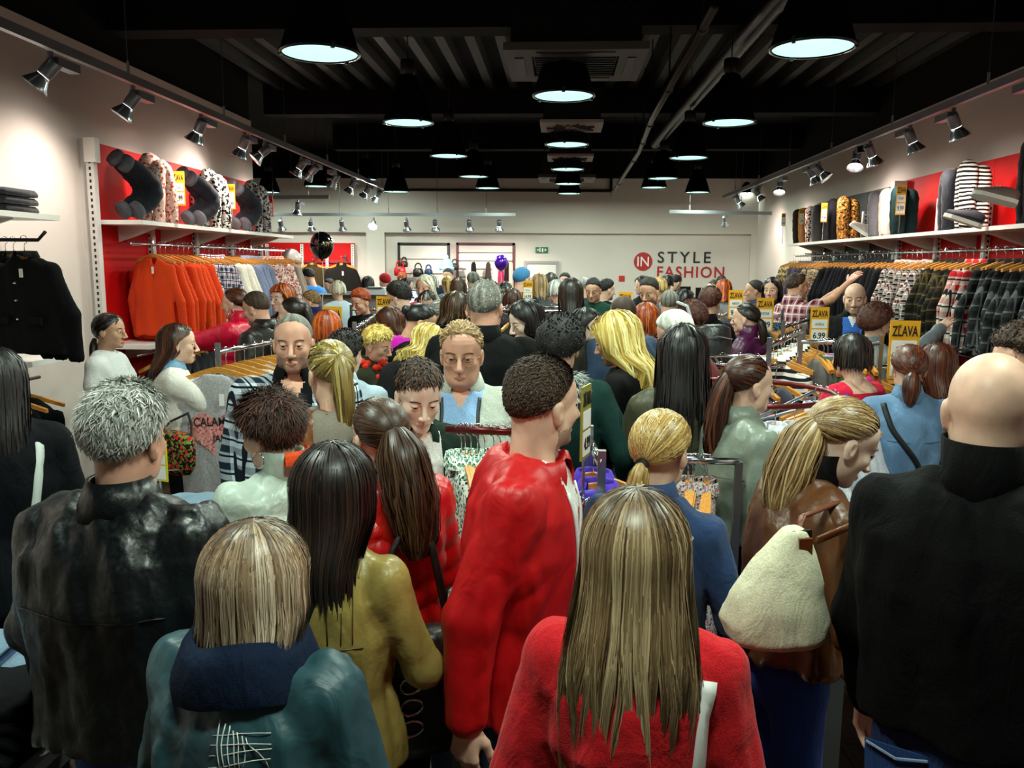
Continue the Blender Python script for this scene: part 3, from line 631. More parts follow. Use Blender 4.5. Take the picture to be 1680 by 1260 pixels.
        if kind == 'pony':
            Ln = st.get('len', .3); tr = st.get('tr', .028); outd = np.array(st.get('out', (0, -.06, .02)), f32); sway = np.array(st.get('sway', (0, 0, 0)), f32)
            v = np.linspace(0, 1, 14)[:, None]; cv = tie + outd * (1 - (1 - v) ** 2) * 1.0 + np.array(g, f32) * (Ln * v ** 1.25) + sway * v ** 1.5; prof = tr * np.interp(v[:, 0], [0, .08, .25, .6, .9, 1], [.55, .75, 1.15, 1.2, .8, .35])
            M = {0: 900, 1: 200, 2: 40}[lod]; a = rs.rand(M) * 6.3; rr = np.sqrt(rs.rand(M)) * .95 + .08; fx = np.stack([np.cos(a) * rr, np.sin(a) * rr], 1)
            tg = np.gradient(cv, axis=0); tg /= np.linalg.norm(tg, axis=1)[:, None]; e1 = np.cross(tg, (0, 1., .3)); e1 /= np.maximum(np.linalg.norm(e1, axis=1)[:, None], 1e-6); e2 = np.cross(tg, e1)
            P = cv[None] + (fx[:, 0, None, None] * e1[None] + fx[:, 1, None, None] * e2[None]) * prof[None, :, None]; wv = (curl + .003) * np.sin(v[:, 0][None] * 8 * rs.uniform(.6, 1.4, (M, 1)) + rs.rand(M, 1) * 6) * v[:, 0][None]; P[..., 0] += wv; P[..., 1] += wv * .5
            for q in range(M): pass
            cen = np.broadcast_to(cv[None], P.shape); N_, K_ = P.shape[:2]; t_ = np.gradient(P, axis=1); s_ = np.cross(t_, P - cen + 1e-5); s_ /= np.maximum(np.linalg.norm(s_, axis=2, keepdims=True), 1e-9); o = s_ * wS * .8
            V = np.stack([P - o, P + o], 2).reshape(-1, 3); b = (np.arange(N_)[:, None] * K_ + np.arange(K_ - 1)[None]).ravel() * 2; G.add(V, np.stack([b, b + 1, b + 3, b + 2], 1), np.repeat(np.clip(.52 + .19 * rs.randn(N_), 0, 1), K_ * 2))
            aa = np.linspace(0, 2 * np.pi, 12, endpoint=False); core = cv[:, None] + (np.cos(aa)[None, :, None] * e1[:, None] + np.sin(aa)[None, :, None] * e2[:, None]) * (prof * .85)[:, None, None]; G.add(core.transpose(1, 0, 2).reshape(-1, 3), grid_faces(12, 14, True), np.repeat(.35 + .2 * rs.randn(12), 14))
        else:
            br = st.get('br', .038); M = {0: 500, 1: 160, 2: 50}[lod]; a = rs.rand(M) * 6.3; b0 = rs.rand(M) * 3.1; u = np.linspace(0, 2.4, 10); c0 = tie + td * br * .6
            e1 = np.cross(td, (0, 0, 1.)); e1 /= np.linalg.norm(e1); e2 = np.cross(td, e1)
            ang = a[:, None] + u[None]; P = c0 + br * (np.sin(b0)[:, None, None] * (np.cos(ang)[..., None] * e1 + np.sin(ang)[..., None] * e2) + np.cos(b0)[:, None, None] * td); G.add(*ribbons(P, wS * 1.6, np.clip(.5 + .26 * rs.randn(M), 0, 1), c0))
            mb = MB().ball(c0, br * .93, 16, 10); G.add(np.array(mb.v), np.array([q for q in mb.f if len(q) == 4]), None)
    return G.done()
def mat_hair(dark, mid, light, rough=0.38, key=None):
    k = ('h', dark, mid, light, rough)
    if k in _MC: return _MC[k]
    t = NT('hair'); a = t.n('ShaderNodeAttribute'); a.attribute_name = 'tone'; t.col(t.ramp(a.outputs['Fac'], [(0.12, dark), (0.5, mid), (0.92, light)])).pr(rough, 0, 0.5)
    _MC[k] = t.mat; return t.mat
HAIRC = {'black': ('#060506', '#100d0e', '#2a2426'), 'dark': ('#0a0706', '#1d1411', '#3a2a22'), 'brown': ('#1a100a', '#3a2517', '#6b4a30'), 'auburn': ('#220d07', '#4a1e10', '#7d3f22'), 'ginger': ('#5a1d06', '#a8400f', '#dd7a2c'),
         'blonde': ('#6b4f28', '#b8924f', '#f0d998'), 'ash': ('#4a3a2e', '#9a7d60', '#e2cdb4'), 'gold': ('#8a6a24', '#d8b95a', '#f8ecaa'), 'honey': ('#4a3420', '#96754a', '#dcc08a'), 'honeyd': ('#35261a', '#7d6242', '#cdb48c'), 'olive': ('#3a2e18', '#8a7338', '#dcc878'), 'grey': ('#6a6a66', '#a9aaa4', '#e8e8e2'), 'salt': ('#3c3b36', '#77766e', '#b9b8ae'), 'platinum': ('#a99f85', '#ddd5bd', '#faf6e8'), 'chestnut': ('#160b07', '#38190d', '#6a3820'), 'white': ('#b0b0aa', '#dedfd8', '#ffffff')}
def mat_skin(c):
    k = ('s', c)
    if k in _MC: return _MC[k]
    t = NT('skin'); cc = srgb(c); f = t.noise(24, None, 4); t.col(t.ramp(f, [(0.3, tuple(x * .86 for x in cc)), (0.7, tuple(min(1, x * 1.08) for x in cc))])).pr(0.48, 0, 0.4)
    t.b.inputs['Subsurface Weight'].default_value = 0.0; t.bump(t.noise(300), 0.08, 0.001); _MC[k] = t.mat; return t.mat
SKIN = {'fair': '#e0b59e', 'pink': '#dea893', 'tan': '#cc9c80', 'olive': '#b98d70', 'pale': '#eacbb8', 'ruddy': '#d49f88'}
EYEW = plain('#b4aca4', 0.25); IRIS = plain('#2a201a', 0.15)
# ---------------------------------------------------------------- the figure
def ik(S, T, l1, l2, hint):
    S, T = np.array(S, float), np.array(T, float); d = T - S; L = np.linalg.norm(d); m = (l1 + l2) * .985
    if L > m: T = S + d / L * m; d = T - S; L = m
    u = d / L; a = (l1 * l1 - l2 * l2 + L * L) / (2 * L); hgt = math.sqrt(max(l1 * l1 - a * a, 0)); p = np.array(hint, float); p -= u * (p @ u); p /= max(np.linalg.norm(p), 1e-6)
    return S + u * a + p * hgt, T
def mat3(fwd, up):
    y = np.array(fwd, float); y /= np.linalg.norm(y); z = np.array(up, float); z -= y * (y @ z); z /= max(np.linalg.norm(z), 1e-6); x = np.cross(y, z); return np.stack([x, y, z], 1)
ARM = {'down': (.275, .03, .84), 'fwd': (.19, .33, 1.10), 'bent': (.20, .27, 1.02), 'low': (.2, .28, .92), 'front': (.06, .3, 1.08), 'pocket': (.23, .12, .93), 'chest': (.05, .22, 1.22), 'table': (.16, .36, .95)}
PEOPLE = {}
NP_ = [0]
def person(key, label, px, py, Y, face, sex='m', hair=None, hc='dark', skin='fair', top=None, legs=None, arms=('down', 'down'), lean=0.0, hyaw=0.0, hpitch=0.0, htilt=0.0, lod=1, hands=('relax', 'relax'), beard=None, build=1.0, shoes='#14110f', handdir=(None, None), glasses=None, group='shoppers', sit=0.0, legmat2=None, head=None):
    NP_[0] += 1; rs = np.random.RandomState(NP_[0] * 13 + 5); fem = sex == 'f'; hk = head or ('f' if fem else ('b' if sex == 'b' else 'm')); w = (.9 if fem else 1.0) * build; top = dict(top or {})
    hair = dict(hair or {'k': 'short'}); L = R(lean); cl, sl = math.cos(L), math.sin(L); PEL = np.array((0, 0, .93))
    def T(p): p = np.asarray(p, float) - PEL; return PEL + np.stack([p[..., 0], p[..., 1] * cl + p[..., 2] * sl, -p[..., 1] * sl + p[..., 2] * cl], -1)
    # head frame
    hp = R(lean * .45 + hpitch); Mh = np.array(Matrix.Rotation(-R(0) + R(hyaw), 3, 'Z') @ Matrix.Rotation(-hp, 3, 'X') @ Matrix.Rotation(R(htilt), 3, 'Y'))
    nb = T((0, -.012, 1.50)); hcn = nb + Mh @ np.array((0, .035, .132)) ; tp_ = .02 if hair['k'] in ('short', 'curly') else .012
    topl = hcn + Mh @ np.array((0, -.012, .118 + (hair.get('top', tp_) if hair['k'] in ('short', 'curly') else (.0 if hair['k'] == 'bald' else .012))))
    tw = W(px, py, Y); s = tw.z / topl[2]; rz = R(face); cr, sr = math.cos(rz), math.sin(rz)
    root = Vector((tw.x - s * (cr * topl[0] - sr * topl[1]), tw.y - s * (sr * topl[0] + cr * topl[1]), 0))
    t = thing('person', label, 'person', root, rz, group); t.scale = (s, s, s); 
    hh = {0: .0032, 1: .0048, 2: .009}[lod]
    V, F, mi = head_mesh(hk, hh); bV = [V @ Mh.T + hcn]; bF = [F]; bM = [mi if beard else np.where(mi == 4, 0, mi)]; n = len(V)
    if lod < 2:
        eV, eF, eM = eye_geo()
        for sx in (-1, 1): bV.append((eV + np.array((sx * .031, .0755, -.0005))) @ Mh.T + hcn); bF.append(to_tris(eF) + n); bM.append(np.concatenate([eM, eM])); n += len(eV)
    # arms
    J = {}
    ux = .178 * w; wr = []
    for q, sx in enumerate((-1, 1)):
        S = T((sx * ux, -.012, 1.415)); a = arms[q]; tg = np.array(ARM[a] if isinstance(a, str) else a, float); 
        if isinstance(a, str): tg = np.array((sx * tg[0], tg[1], tg[2])); 
        if isinstance(a, str) and a not in ('down', 'pocket'): tg = T(tg)
        if isinstance(a, str) and a == 'down': tg = tg + np.array((0, sl * .35, -.0))
        hint = (sx * .55, -.8, -.5) if tg[2] < 1.35 else (sx * .5, -.1, -1)
        E, Wp = ik(S, tg, .285, .265, hint); J[sx] = (S, E, Wp)
        if lod < 2 or tg[1] > .15:
            fd = handdir[q] if handdir[q] is not None else (Wp - E); inw = np.array((sx * 1.0, 0, .25)) if (isinstance(a, str) and a in ('down', 'pocket')) else np.array((sx * .3, -.1, 1.0))
            M3 = mat3(fd, inw); hv, hf = hand_mesh(hands[q], {0: .0032, 1: .005, 2: .008}[lod]); hv = hv.copy()
            if sx > 0: hv[:, 0] *= -1; hf = hf[:, ::-1]
            bV.append((hv * (.93 if fem else 1.02)) @ M3.T + Wp); bF.append(hf + n); bM.append(np.zeros(len(hf), int)); n += len(hv)
    short = top.get('sleeve') in ('short', 'none')
    # inner body (under the clothes)
    def fbody(P):
        d = rc(P, T((0, 0, .98)), T((0, -.02, 1.34)), .085, .09); d = smin(d, rc(P, T((0, -.02, 1.36)), nb + Mh @ np.array((0, -.01, .04)), .07, .046 if fem else .052), .03)
        for sx in (-1, 1):
            S, E, Wp = J[sx]; r_ = (.041, .034, .024) if fem else (.047, .039, .027); d = smin(d, rc(P, T((sx * .06, -.015, 1.4)), S, .04, .04), .04); d = smin(d, rc(P, S, E, r_[0], r_[1]), .025); d = smin(d, rc(P, E, Wp, r_[1], r_[2]), .012)
            d = smin(d, rc(P, (sx * .09, 0, .92), (sx * .095, .01, .5), .06, .045), .03); d = smin(d, rc(P, (sx * .095, .01, .5), (sx * .1, -.01, .1), .045, .035), .02)
        return d
    lo = np.minimum(np.minimum(J[-1][1], J[-1][2]), np.minimum(J[1][1], J[1][2])); hi = np.maximum(np.maximum(J[-1][1], J[-1][2]), np.maximum(J[1][1], J[1][2]))
    lo = np.minimum(lo - .1, (-.3, -.22, .05)); hi = np.maximum(hi + .1, (.3, .25, 1.62)); hi[1] = max(hi[1], nb[1] + .15)
    bv, bf = snets(fbody, lo, hi, .014 if short and lod < 2 else .045); bf = to_tris(bf); bV.append(bv); bF.append(bf + n); bM.append(np.zeros(len(bf), int))
    sk = mat_skin(SKIN[skin]); sc_ = srgb(SKIN[skin]); lipm = plain(tuple(round(x, 3) for x in ((sc_[0] * .82, sc_[1] * .5, sc_[2] * .5) if fem else (sc_[0] * .8, sc_[1] * .62, sc_[2] * .6))), .4)
    st_ = plain(tuple(round(x, 3) for x in (sc_[0] * .52, sc_[1] * .5, sc_[2] * .52)), .6) if beard else sk
    link('body', nmesh('body', np.concatenate(bV), np.concatenate(bF), True, np.concatenate(bM)), t, [sk, lipm, EYEW, IRIS, st_])
    # hair, brows
    hm = mat_hair(*HAIRC[hc], .68 if hair['k'] in ('short', 'buzz', 'curly') else .4) if hc in HAIRC else hc
    G = Geo(); Mi = np.linalg.inv(Mh)
    if hair['k'] != 'bald': V, F, Tn = hair_geo(hair, 0 if Y < 2.6 else (1 if Y < 7.5 else 2), (Mi @ np.array((0, 0, -1.))).astype(f32), rs); G.add(V, F, Tn)
    if lod < 2:
        for sx in (-1, 1):
            u = np.linspace(0, 1, 3)[None]; N = 20; k = np.linspace(0, 1, N)[:, None]; bx = .014 + .034 * k; P = np.stack([sx * (bx + .007 * u), .0925 - .014 * k ** 2 - .004 * u * 0 + 0 * u + .0008, .0205 + .006 * np.sin(k * 2.6) - .003 * k + .004 * (u - .5)], -1); G.add(*ribbons(P, .0028, np.full(N, .3), HC))
    if G.n:
        V, F, Tn = G.done(); me = nmesh('hair', V @ Mh.T + hcn, F); at = me.attributes.new('tone', 'FLOAT', 'POINT'); at.data.foreach_set('value', np.ascontiguousarray(Tn, f32)); hob = link(hair.get('name', 'hair'), me, t, hm)
        if hair.get('band'):
            tie = np.array(hair['tie']); o_ = np.array(hair.get('out', (0, -.06, .02))); mb = MB(); pts = [Vector(Mh @ (tie + o_ * q) + hcn) for q in (-.12, .12, .3)]; mb.tube(pts, [.019, .022, .02], 12); obj('hair_tie', mb, plain(hair['band'], .7), hob, True)
    # ---- top garment
    hem = top.get('hem', .86); loose = top.get('loose', 1.0); wr_ = top.get('wr', .011); puff = top.get('puff', 0.0); slr = top.get('slr', 1.0); pw = top.get('pitch', .07); sd = NP_[0] * 1.7
    if fem: zz = [hem, .95, 1.09, 1.26, 1.37, 1.44, 1.49, 1.52]; aa = [.185, .18, .148, .165, .16, .125, .07, .055]; bb = [.135, .13, .108, .125, .115, .088, .068, .055]
    else: zz = [hem, .95, 1.09, 1.28, 1.38, 1.45, 1.50, 1.53]; aa = [.185, .182, .178, .195, .185, .14, .075, .06]; bb = [.135, .132, .13, .138, .125, .095, .072, .058]
    aa = np.array(aa) * w * (1 + (loose - 1) * np.array([1, 1, 1, 1, .8, .5, .2, 0])) + .012; bb = np.array(bb) * (1 + (loose - 1) * np.array([1, 1, 1, 1, .8, .5, .2, 0])) * (build if build > 1 else 1) + .01
    zt_ = top.get('neck', 1.482)
    def ftop(P):
        q = P - PEL; x = q[:, 0]; y = q[:, 1] * cl - q[:, 2] * sl; z = q[:, 1] * sl + q[:, 2] * cl + .93
        a = np.interp(z, zz, aa); b = np.interp(z, zz, bb); yo = np.interp(z, [.8, 1.0, 1.3, 1.45, 1.55], [0, .0, -.012, -.02, -.012])
        d = ((np.abs(x / a) ** 2.3 + np.abs((y - yo) / b) ** 2.3) ** (1 / 2.3) - 1) * np.minimum(a, b)
        if fem: d = smin(d, ell(np.stack([np.abs(x), y, z], 1), (.07 * w, .085, 1.25), (.065, .055, .062)), .04)
        if puff: d = d - puff * np.abs(np.sin(math.pi * z / pw)) ** .7 + puff * .6
        d = smax(d, z - zt_, .012); d = smax(d, hem - z, .012)
        for sx in (-1, 1):
            S, E, Wp = J[sx]; N0 = T((sx * .05, -.02, 1.455)); d = smin(d, rc(P, N0, S + np.array((0, 0, -.004)), .05, .058 * slr), .05)
            r_ = np.array((.062, .054, .04)) * slr * (.9 if fem else 1.0) * (build ** .5)
            if short: E2 = S + (E - S) * (.5 if top.get('sleeve') == 'short' else .12); e = rc(P, S, E2, r_[0] * .95, r_[1] * 1.1)
            else:
                We = Wp - (Wp - E) * .06; e = rc(P, S, E, r_[0], r_[1]); e2 = rc(P, E, We, r_[1], r_[2]); 
                if puff:
                    u = ((P - S) @ (E - S)) / .285; u2 = ((P - E) @ (Wp - E)) / .265; e = e - puff * np.abs(np.sin(math.pi * u / pw)) ** .7; e2 = e2 - puff * np.abs(np.sin(math.pi * u2 / pw)) ** .7
                e = smin(e, e2, .02)
            d = smin(d, e, top.get('k', .02))
        if wr_: d = d + wr_ * wrink(P, top.get('wf', 40.0), sd, top.get('wa', (1, 1, .24))) + wr_ * .3 * wrink(P, 90.0, sd + 3, (1, 1, .7))
        return d
    lo2 = lo.copy(); hi2 = hi.copy(); lo2[2] = min(lo[2] if lo[2] > .1 else 9, hem - .06, J[-1][2][2] - .08, J[1][2][2] - .08); lo2 = np.minimum(lo2, (-.36 * build, -.3, lo2[2])); hi2 = np.maximum(hi2, (.36 * build, .28, 1.58)); lo2[1] -= .02; hi2[1] += .04
    if L: lo2[2] -= .0; hi2[1] = max(hi2[1], nb[1] + .12)
    hs = .0102 if Y < 2.6 else {0: .0145, 1: .023, 2: .038}[lod]; hs = .008 if (top.get('zones') and lod == 0) else hs
    V, F = snets(ftop, lo2, hi2, hs); mi = None; ml = [top.get('mat') or cloth('#222222')]
    if top.get('zones'):
        c = V[F].mean(1) - PEL; c = np.stack([c[:, 0], c[:, 1] * cl - c[:, 2] * sl, c[:, 1] * sl + c[:, 2] * cl + .93], 1); mi = np.zeros(len(F), int)
        for fn, zm in top['zones']: mi[fn(c[:, 0], c[:, 1], c[:, 2])] = len(ml); ml.append(sk if zm == 'skin' else zm)
    gob = link(top.get('name', 'jacket'), nmesh('garment', V, F, True, mi), t, ml); topVF = (V, F)
    # ---- trousers or skirt, shoes
    lm = legs if legs is not None else cloth('#15161a', 'cotton')
    ww = w
    def fleg(P):
        d = ell(P, (0, -.005, .93), (.168 * ww, .122, .12))
        for sx in (-1, 1):
            d = smin(d, rc(P, (sx * .088, 0, .88), (sx * .095, .012, .5), .085 * ww, .062), .04); d = smin(d, rc(P, (sx * .095, .012, .5), (sx * .1, -.012, .085), .06, .05), .03)
        return smax(d, .05 - P[:, 2], .01) + .004 * wrink(P, 24, sd) 
    V, F = snets(fleg, (-.24 * build, -.2, .03), (.24 * build, .2, 1.08), .02 if Y < 2.6 else .036); link('trousers', nmesh('trousers', V, F), t, lm)
    for sx in (-1, 1):
        mb = MB(); rg = []
        for yy, wd, ht in ((-.1, .026, .05), (-.085, .034, .075), (-.03, .036, .09), (.05, .04, .062), (.12, .043, .045), (.16, .032, .034), (.172, .014, .02)): rg.append([Vector((sx * .1 + wd * math.cos(k * math.pi / 5), yy, .004 + max(0, math.sin(k * math.pi / 5)) * ht if k < 6 else .004)) for k in range(10)])
        mb.loft(rg); obj('shoe', mb, plain(shoes, .45), t, True)
    # ---- collar, glasses
    def ringl(zs, a0=0.0, a1=2 * math.pi, n=28, m=None, name='collar', wav=0.0, th=.0):
        """zs: list of (z, rx, ry, yo) in torso space; angle 0 = front"""
        mb = MB(); rg = []
        for (z, rx, ry, yo) in zs: rg.append([Vector(T((rx * math.sin(a0 + (a1 - a0) * k / (n - 1)) * (1 + wav * rs.randn()), yo + ry * math.cos(a0 + (a1 - a0) * k / (n - 1)) * (1 + wav * rs.randn()), z))) for k in range(n)])
        mb.loft(rg, 0, False, False); o = obj(name, mb, m, gob, True)
        if lod < 2: md = o.modifiers.new('thick', 'SOLIDIFY'); md.thickness = th or .005; md.offset = 0
        return o
    cm = top.get('cmat') or top.get('mat'); cw = 1.0 if not fem else .88
    for c in (top.get('collar') or '').split('+'):
        if c == 'stand': ringl([(1.455, .078 * cw, .082 * cw, -.015), (1.50, .072 * cw, .078 * cw, -.012), (1.56, .07 * cw, .076 * cw, -.008), (1.562, .066 * cw, .072 * cw, -.008)], .45, 2 * math.pi - .45, m=cm)
        if c == 'high': ringl([(1.45, .085 * cw, .09 * cw, -.015), (1.52, .074 * cw, .082 * cw, -.01), (1.585, .078 * cw, .086 * cw, -.012)], .6, 2 * math.pi - .6, m=cm)
        if c == 'fold': ringl([(1.50, .064 * cw, .07 * cw, -.016), (1.55, .066 * cw, .072 * cw, -.02), (1.553, .07 * cw, .077 * cw, -.021), (1.515, .084 * cw, .092 * cw, -.02), (1.465, .105 * cw, .108 * cw, -.02)], .42, 2 * math.pi - .42, m=cm)
        if c == 'turtle': ringl([(1.48, .068 * cw, .074 * cw, -.012), (1.535, .058 * cw, .062 * cw, -.006), (1.56, .058 * cw, .062 * cw, -.004)], 0, 2 * math.pi, m=cm)
        if c == 'crew': ringl([(1.46, .088 * cw, .088 * cw, -.006), (1.49, .074 * cw, .074 * cw, -.008), (1.492, .068 * cw, .07 * cw, -.008)], 0, 2 * math.pi, m=cm, th=.004)
        if c == 'hood':
            mb = MB(); rg = []; nz = rs.randn(30) * .004
            for (rx, ry, ryb, z, zb) in ((.066, .068, 0, 1.475, 0), (.08, .084, 0, 1.512, 0), (.1, .098, .018, 1.508, -.012), (.124, .11, .035, 1.475, -.035), (.13, .112, .045, 1.435, -.075), (.122, .1, .04, 1.405, -.115), (.1, .08, .03, 1.39, -.12)):
                ring = []
                for k in range(30):
                    a = .35 + (2 * math.pi - .7) * k / 29; b_ = (1 - math.cos(a)) / 2; ring.append(Vector(T(((rx + nz[k]) * math.sin(a), -.018 + (ry + ryb * b_ + nz[k]) * math.cos(a), z + zb * b_ + nz[(k * 7) % 30]))))
                rg.append(ring)
            mb.loft(rg, 0, False, False); obj('hood', mb, top.get('hmat') or cm, gob, True)
        if c == 'fur':
            G2 = Geo(); N = 900 if lod == 1 else 1800; a = rs.uniform(.5, 2 * math.pi - .5, N); v = rs.rand(N); base = np.stack([(.09 + .05 * v) * np.sin(a), -.02 + (.09 + .05 * v) * np.cos(a), 1.52 - .075 * v], -1); dr = np.stack([np.sin(a), np.cos(a), .2 - .9 * v], -1) + .35 * rs.randn(N, 3); u = np.linspace(0, 1, 4)[None, :, None]; P = base[:, None] + dr[:, None] * u * .035 - np.array((0, 0, .02)) * u ** 2; V, F, Tn = ribbons(P, .004, rs.rand(N), np.array((0, 0, 1.4))); me = nmesh('fur_collar', T(V), F); at = me.attributes.new('tone', 'FLOAT', 'POINT'); at.data.foreach_set('value', np.ascontiguousarray(Tn, f32)); link('fur_collar', me, gob, mat_hair(*top.get('furc', ('#39423f', '#7d8a86', '#c9d2cf'))))
    if glasses:
        mb = MB(); X = lambda p: Vector(Mh @ np.array(p) + hcn)
        for sx in (-1, 1):
            mb.tube([X((sx * .032 + .021 * math.cos(a), .098 - .006 * abs(math.cos(a)), -.003 + .016 * math.sin(a))) for a in np.linspace(0, 2 * math.pi, 15)], .0014, 5); mb.tube([X((sx * .053, .093, .003)), X((sx * .075, .06, .004)), X((sx * .081, -.01, .002))], .0014, 5)
        mb.tube([X((-.011, .1, .0)), X((.011, .1, .0))], .0014, 5); obj('glasses', mb, plain(glasses, .3, .6), t, True)
    PEOPLE[key] = dict(t=t, T=T, Mh=Mh, hc=hcn, J=J, s=s, VF=topVF, g=gob)
    return PEOPLE[key]

from mathutils.bvhtree import BVHTree
def wear(key, pts, width, mat, name, off=.004, sub=6, world=False, thick=.003):
    """a strap or seam laid on the garment: torso-space points snapped to its surface"""
    D = PEOPLE[key]
    if 'bvh' not in D: D['bvh'] = BVHTree.FromPolygons([tuple(map(float, v)) for v in D['VF'][0]], [tuple(map(int, q)) for q in D['VF'][1]])
    P = [Vector(D['T'](p)) if not world else Vector(p) for p in pts]; Q = []; Nn = []
    for i in range(len(P) - 1):
        for k in range(sub): Q.append(P[i].lerp(P[i + 1], k / sub))
    Q.append(P[-1]); S = []
    for q in Q:
        l, n, _, _ = D['bvh'].find_nearest(q); S.append(l + n * off); Nn.append(n)
    for _ in range(2): S = [S[0]] + [(S[i - 1] + S[i] * 2 + S[i + 1]) / 4 for i in range(1, len(S) - 1)] + [S[-1]]
    rg = []
    for i in range(len(S)):
        t_ = (S[min(i + 1, len(S) - 1)] - S[max(i - 1, 0)]).normalized(); n = Nn[i]; b = t_.cross(n).normalized(); rg.append([S[i] - b * width / 2 - n * thick, S[i] + b * width / 2 - n * thick, S[i] + b * width / 2 + n * thick * .5, S[i] - b * width / 2 + n * thick * .5])
    return obj(name, MB().loft(rg), mat, D['g'], True)
# ================================================================ shop fittings and stock
def mat_wood():
    t = NT('hanger_wood'); g = t.noise(9, t.coord((4, 30, 30)), 3, .6, .4); t.col(t.ramp(g, [(.3, '#b06c22'), (.7, '#e0a04a')])).pr(.35, 0, .5); return t.mat
WOOD = mat_wood()
_TX = {}
def text_mesh(s, bold=0.0, sp=1.0):
    k = (s, bold, sp)
    if k not in _TX:
        cu = bpy.data.curves.new('lettering', 'FONT'); cu.body = s; cu.align_x = 'CENTER'; cu.align_y = 'CENTER'; cu.size = 1.0; cu.offset = bold; cu.space_character = sp; cu.extrude = .004; cu.resolution_u = 3
        o = bpy.data.objects.new('lettering', cu); COL.objects.link(o); bpy.context.view_layer.update()
        me = bpy.data.meshes.new_from_object(o.evaluated_get(bpy.context.evaluated_depsgraph_get())); bpy.data.objects.remove(o); me.name = 'lettering'
        co = np.array([v.co for v in me.vertices]); lo, hi = co.min(0), co.max(0)
        _TX[k] = (me, lo, hi)
    return _TX[k]
def letters(s, cx, y, cz, w, h, mat, parent, bold=0.0, sp=1.0, name='lettering'):
    """letters fitted into a w x h box centred at (cx, cz) on the plane y, readable from -y"""
    me, lo, hi = text_mesh(s, bold, sp); me = me.copy(); d = hi - lo; co = np.array([v.co for v in me.vertices]); q = (co - (lo + hi) / 2)
    q[:, 0] *= w / d[0]; q[:, 1] *= h / d[1]; V = np.stack([cx + q[:, 0], y + q[:, 2] * .2, cz + q[:, 1]], 1); me.vertices.foreach_set('co', V.astype(f32).ravel()); me.update()
    me.materials.clear(); o = link(name, me, parent, mat); return o
INK = plain('#101010', .6); YEL = plain('#e8a516', .5); PAPER = plain('#e9e7e2', .6); REDI = plain('#c01016', .5); DRED = plain('#b01018', .45)
def sale_sign(px, py, Y, wpx, lines, label, stick=.25, rz=0.0, frame=YEL, hr=2.0, tilt=0.0):
    """py: top of the card"""
    c = W(px, py, Y); w = wpx / FPX * Y * 1.0; h = w * hr; t = thing('sale_sign', label, 'sign', (c.x, c.y, c.z - h), rz, 'yellow sale signs')
    obj('card', MB().b2((-w / 2, -.003, 0), (w / 2, .003, h)), frame, t)
    obj('name_panel', MB().b2((-w * .42, -.005, h * .42), (w * .42, -.0031, h * .66)), PAPER, t); obj('price_panel', MB().b2((-w * .42, -.005, h * .05), (w * .42, -.0031, h * .38)), PAPER, t)
    letters('ZĽAVA', 0, -.0045, h * .83, w * .86, h * .2, INK, t, .02)
    if lines[0]: letters(lines[0], 0, -.0062, h * .54, w * .5, h * .075, plain('#3a3a3a', .6), t)
    if lines[1]: letters(lines[1], 0, -.0062, h * .215, w * .66, h * .17, INK, t, .015)
    if stick and stick > .9: obj('base_plate', MB().lathe([(.004, .012), (.1, .012), (.11, 0), (.004, 0)], 20), STEEL, t, loc=(0, .004, -stick))
    if stick: obj('stick', MB().tube([(0, .004, -stick), (0, .004, h * .1)], .005, 6), frame if frame is REDI else CHROME, t)
    return t
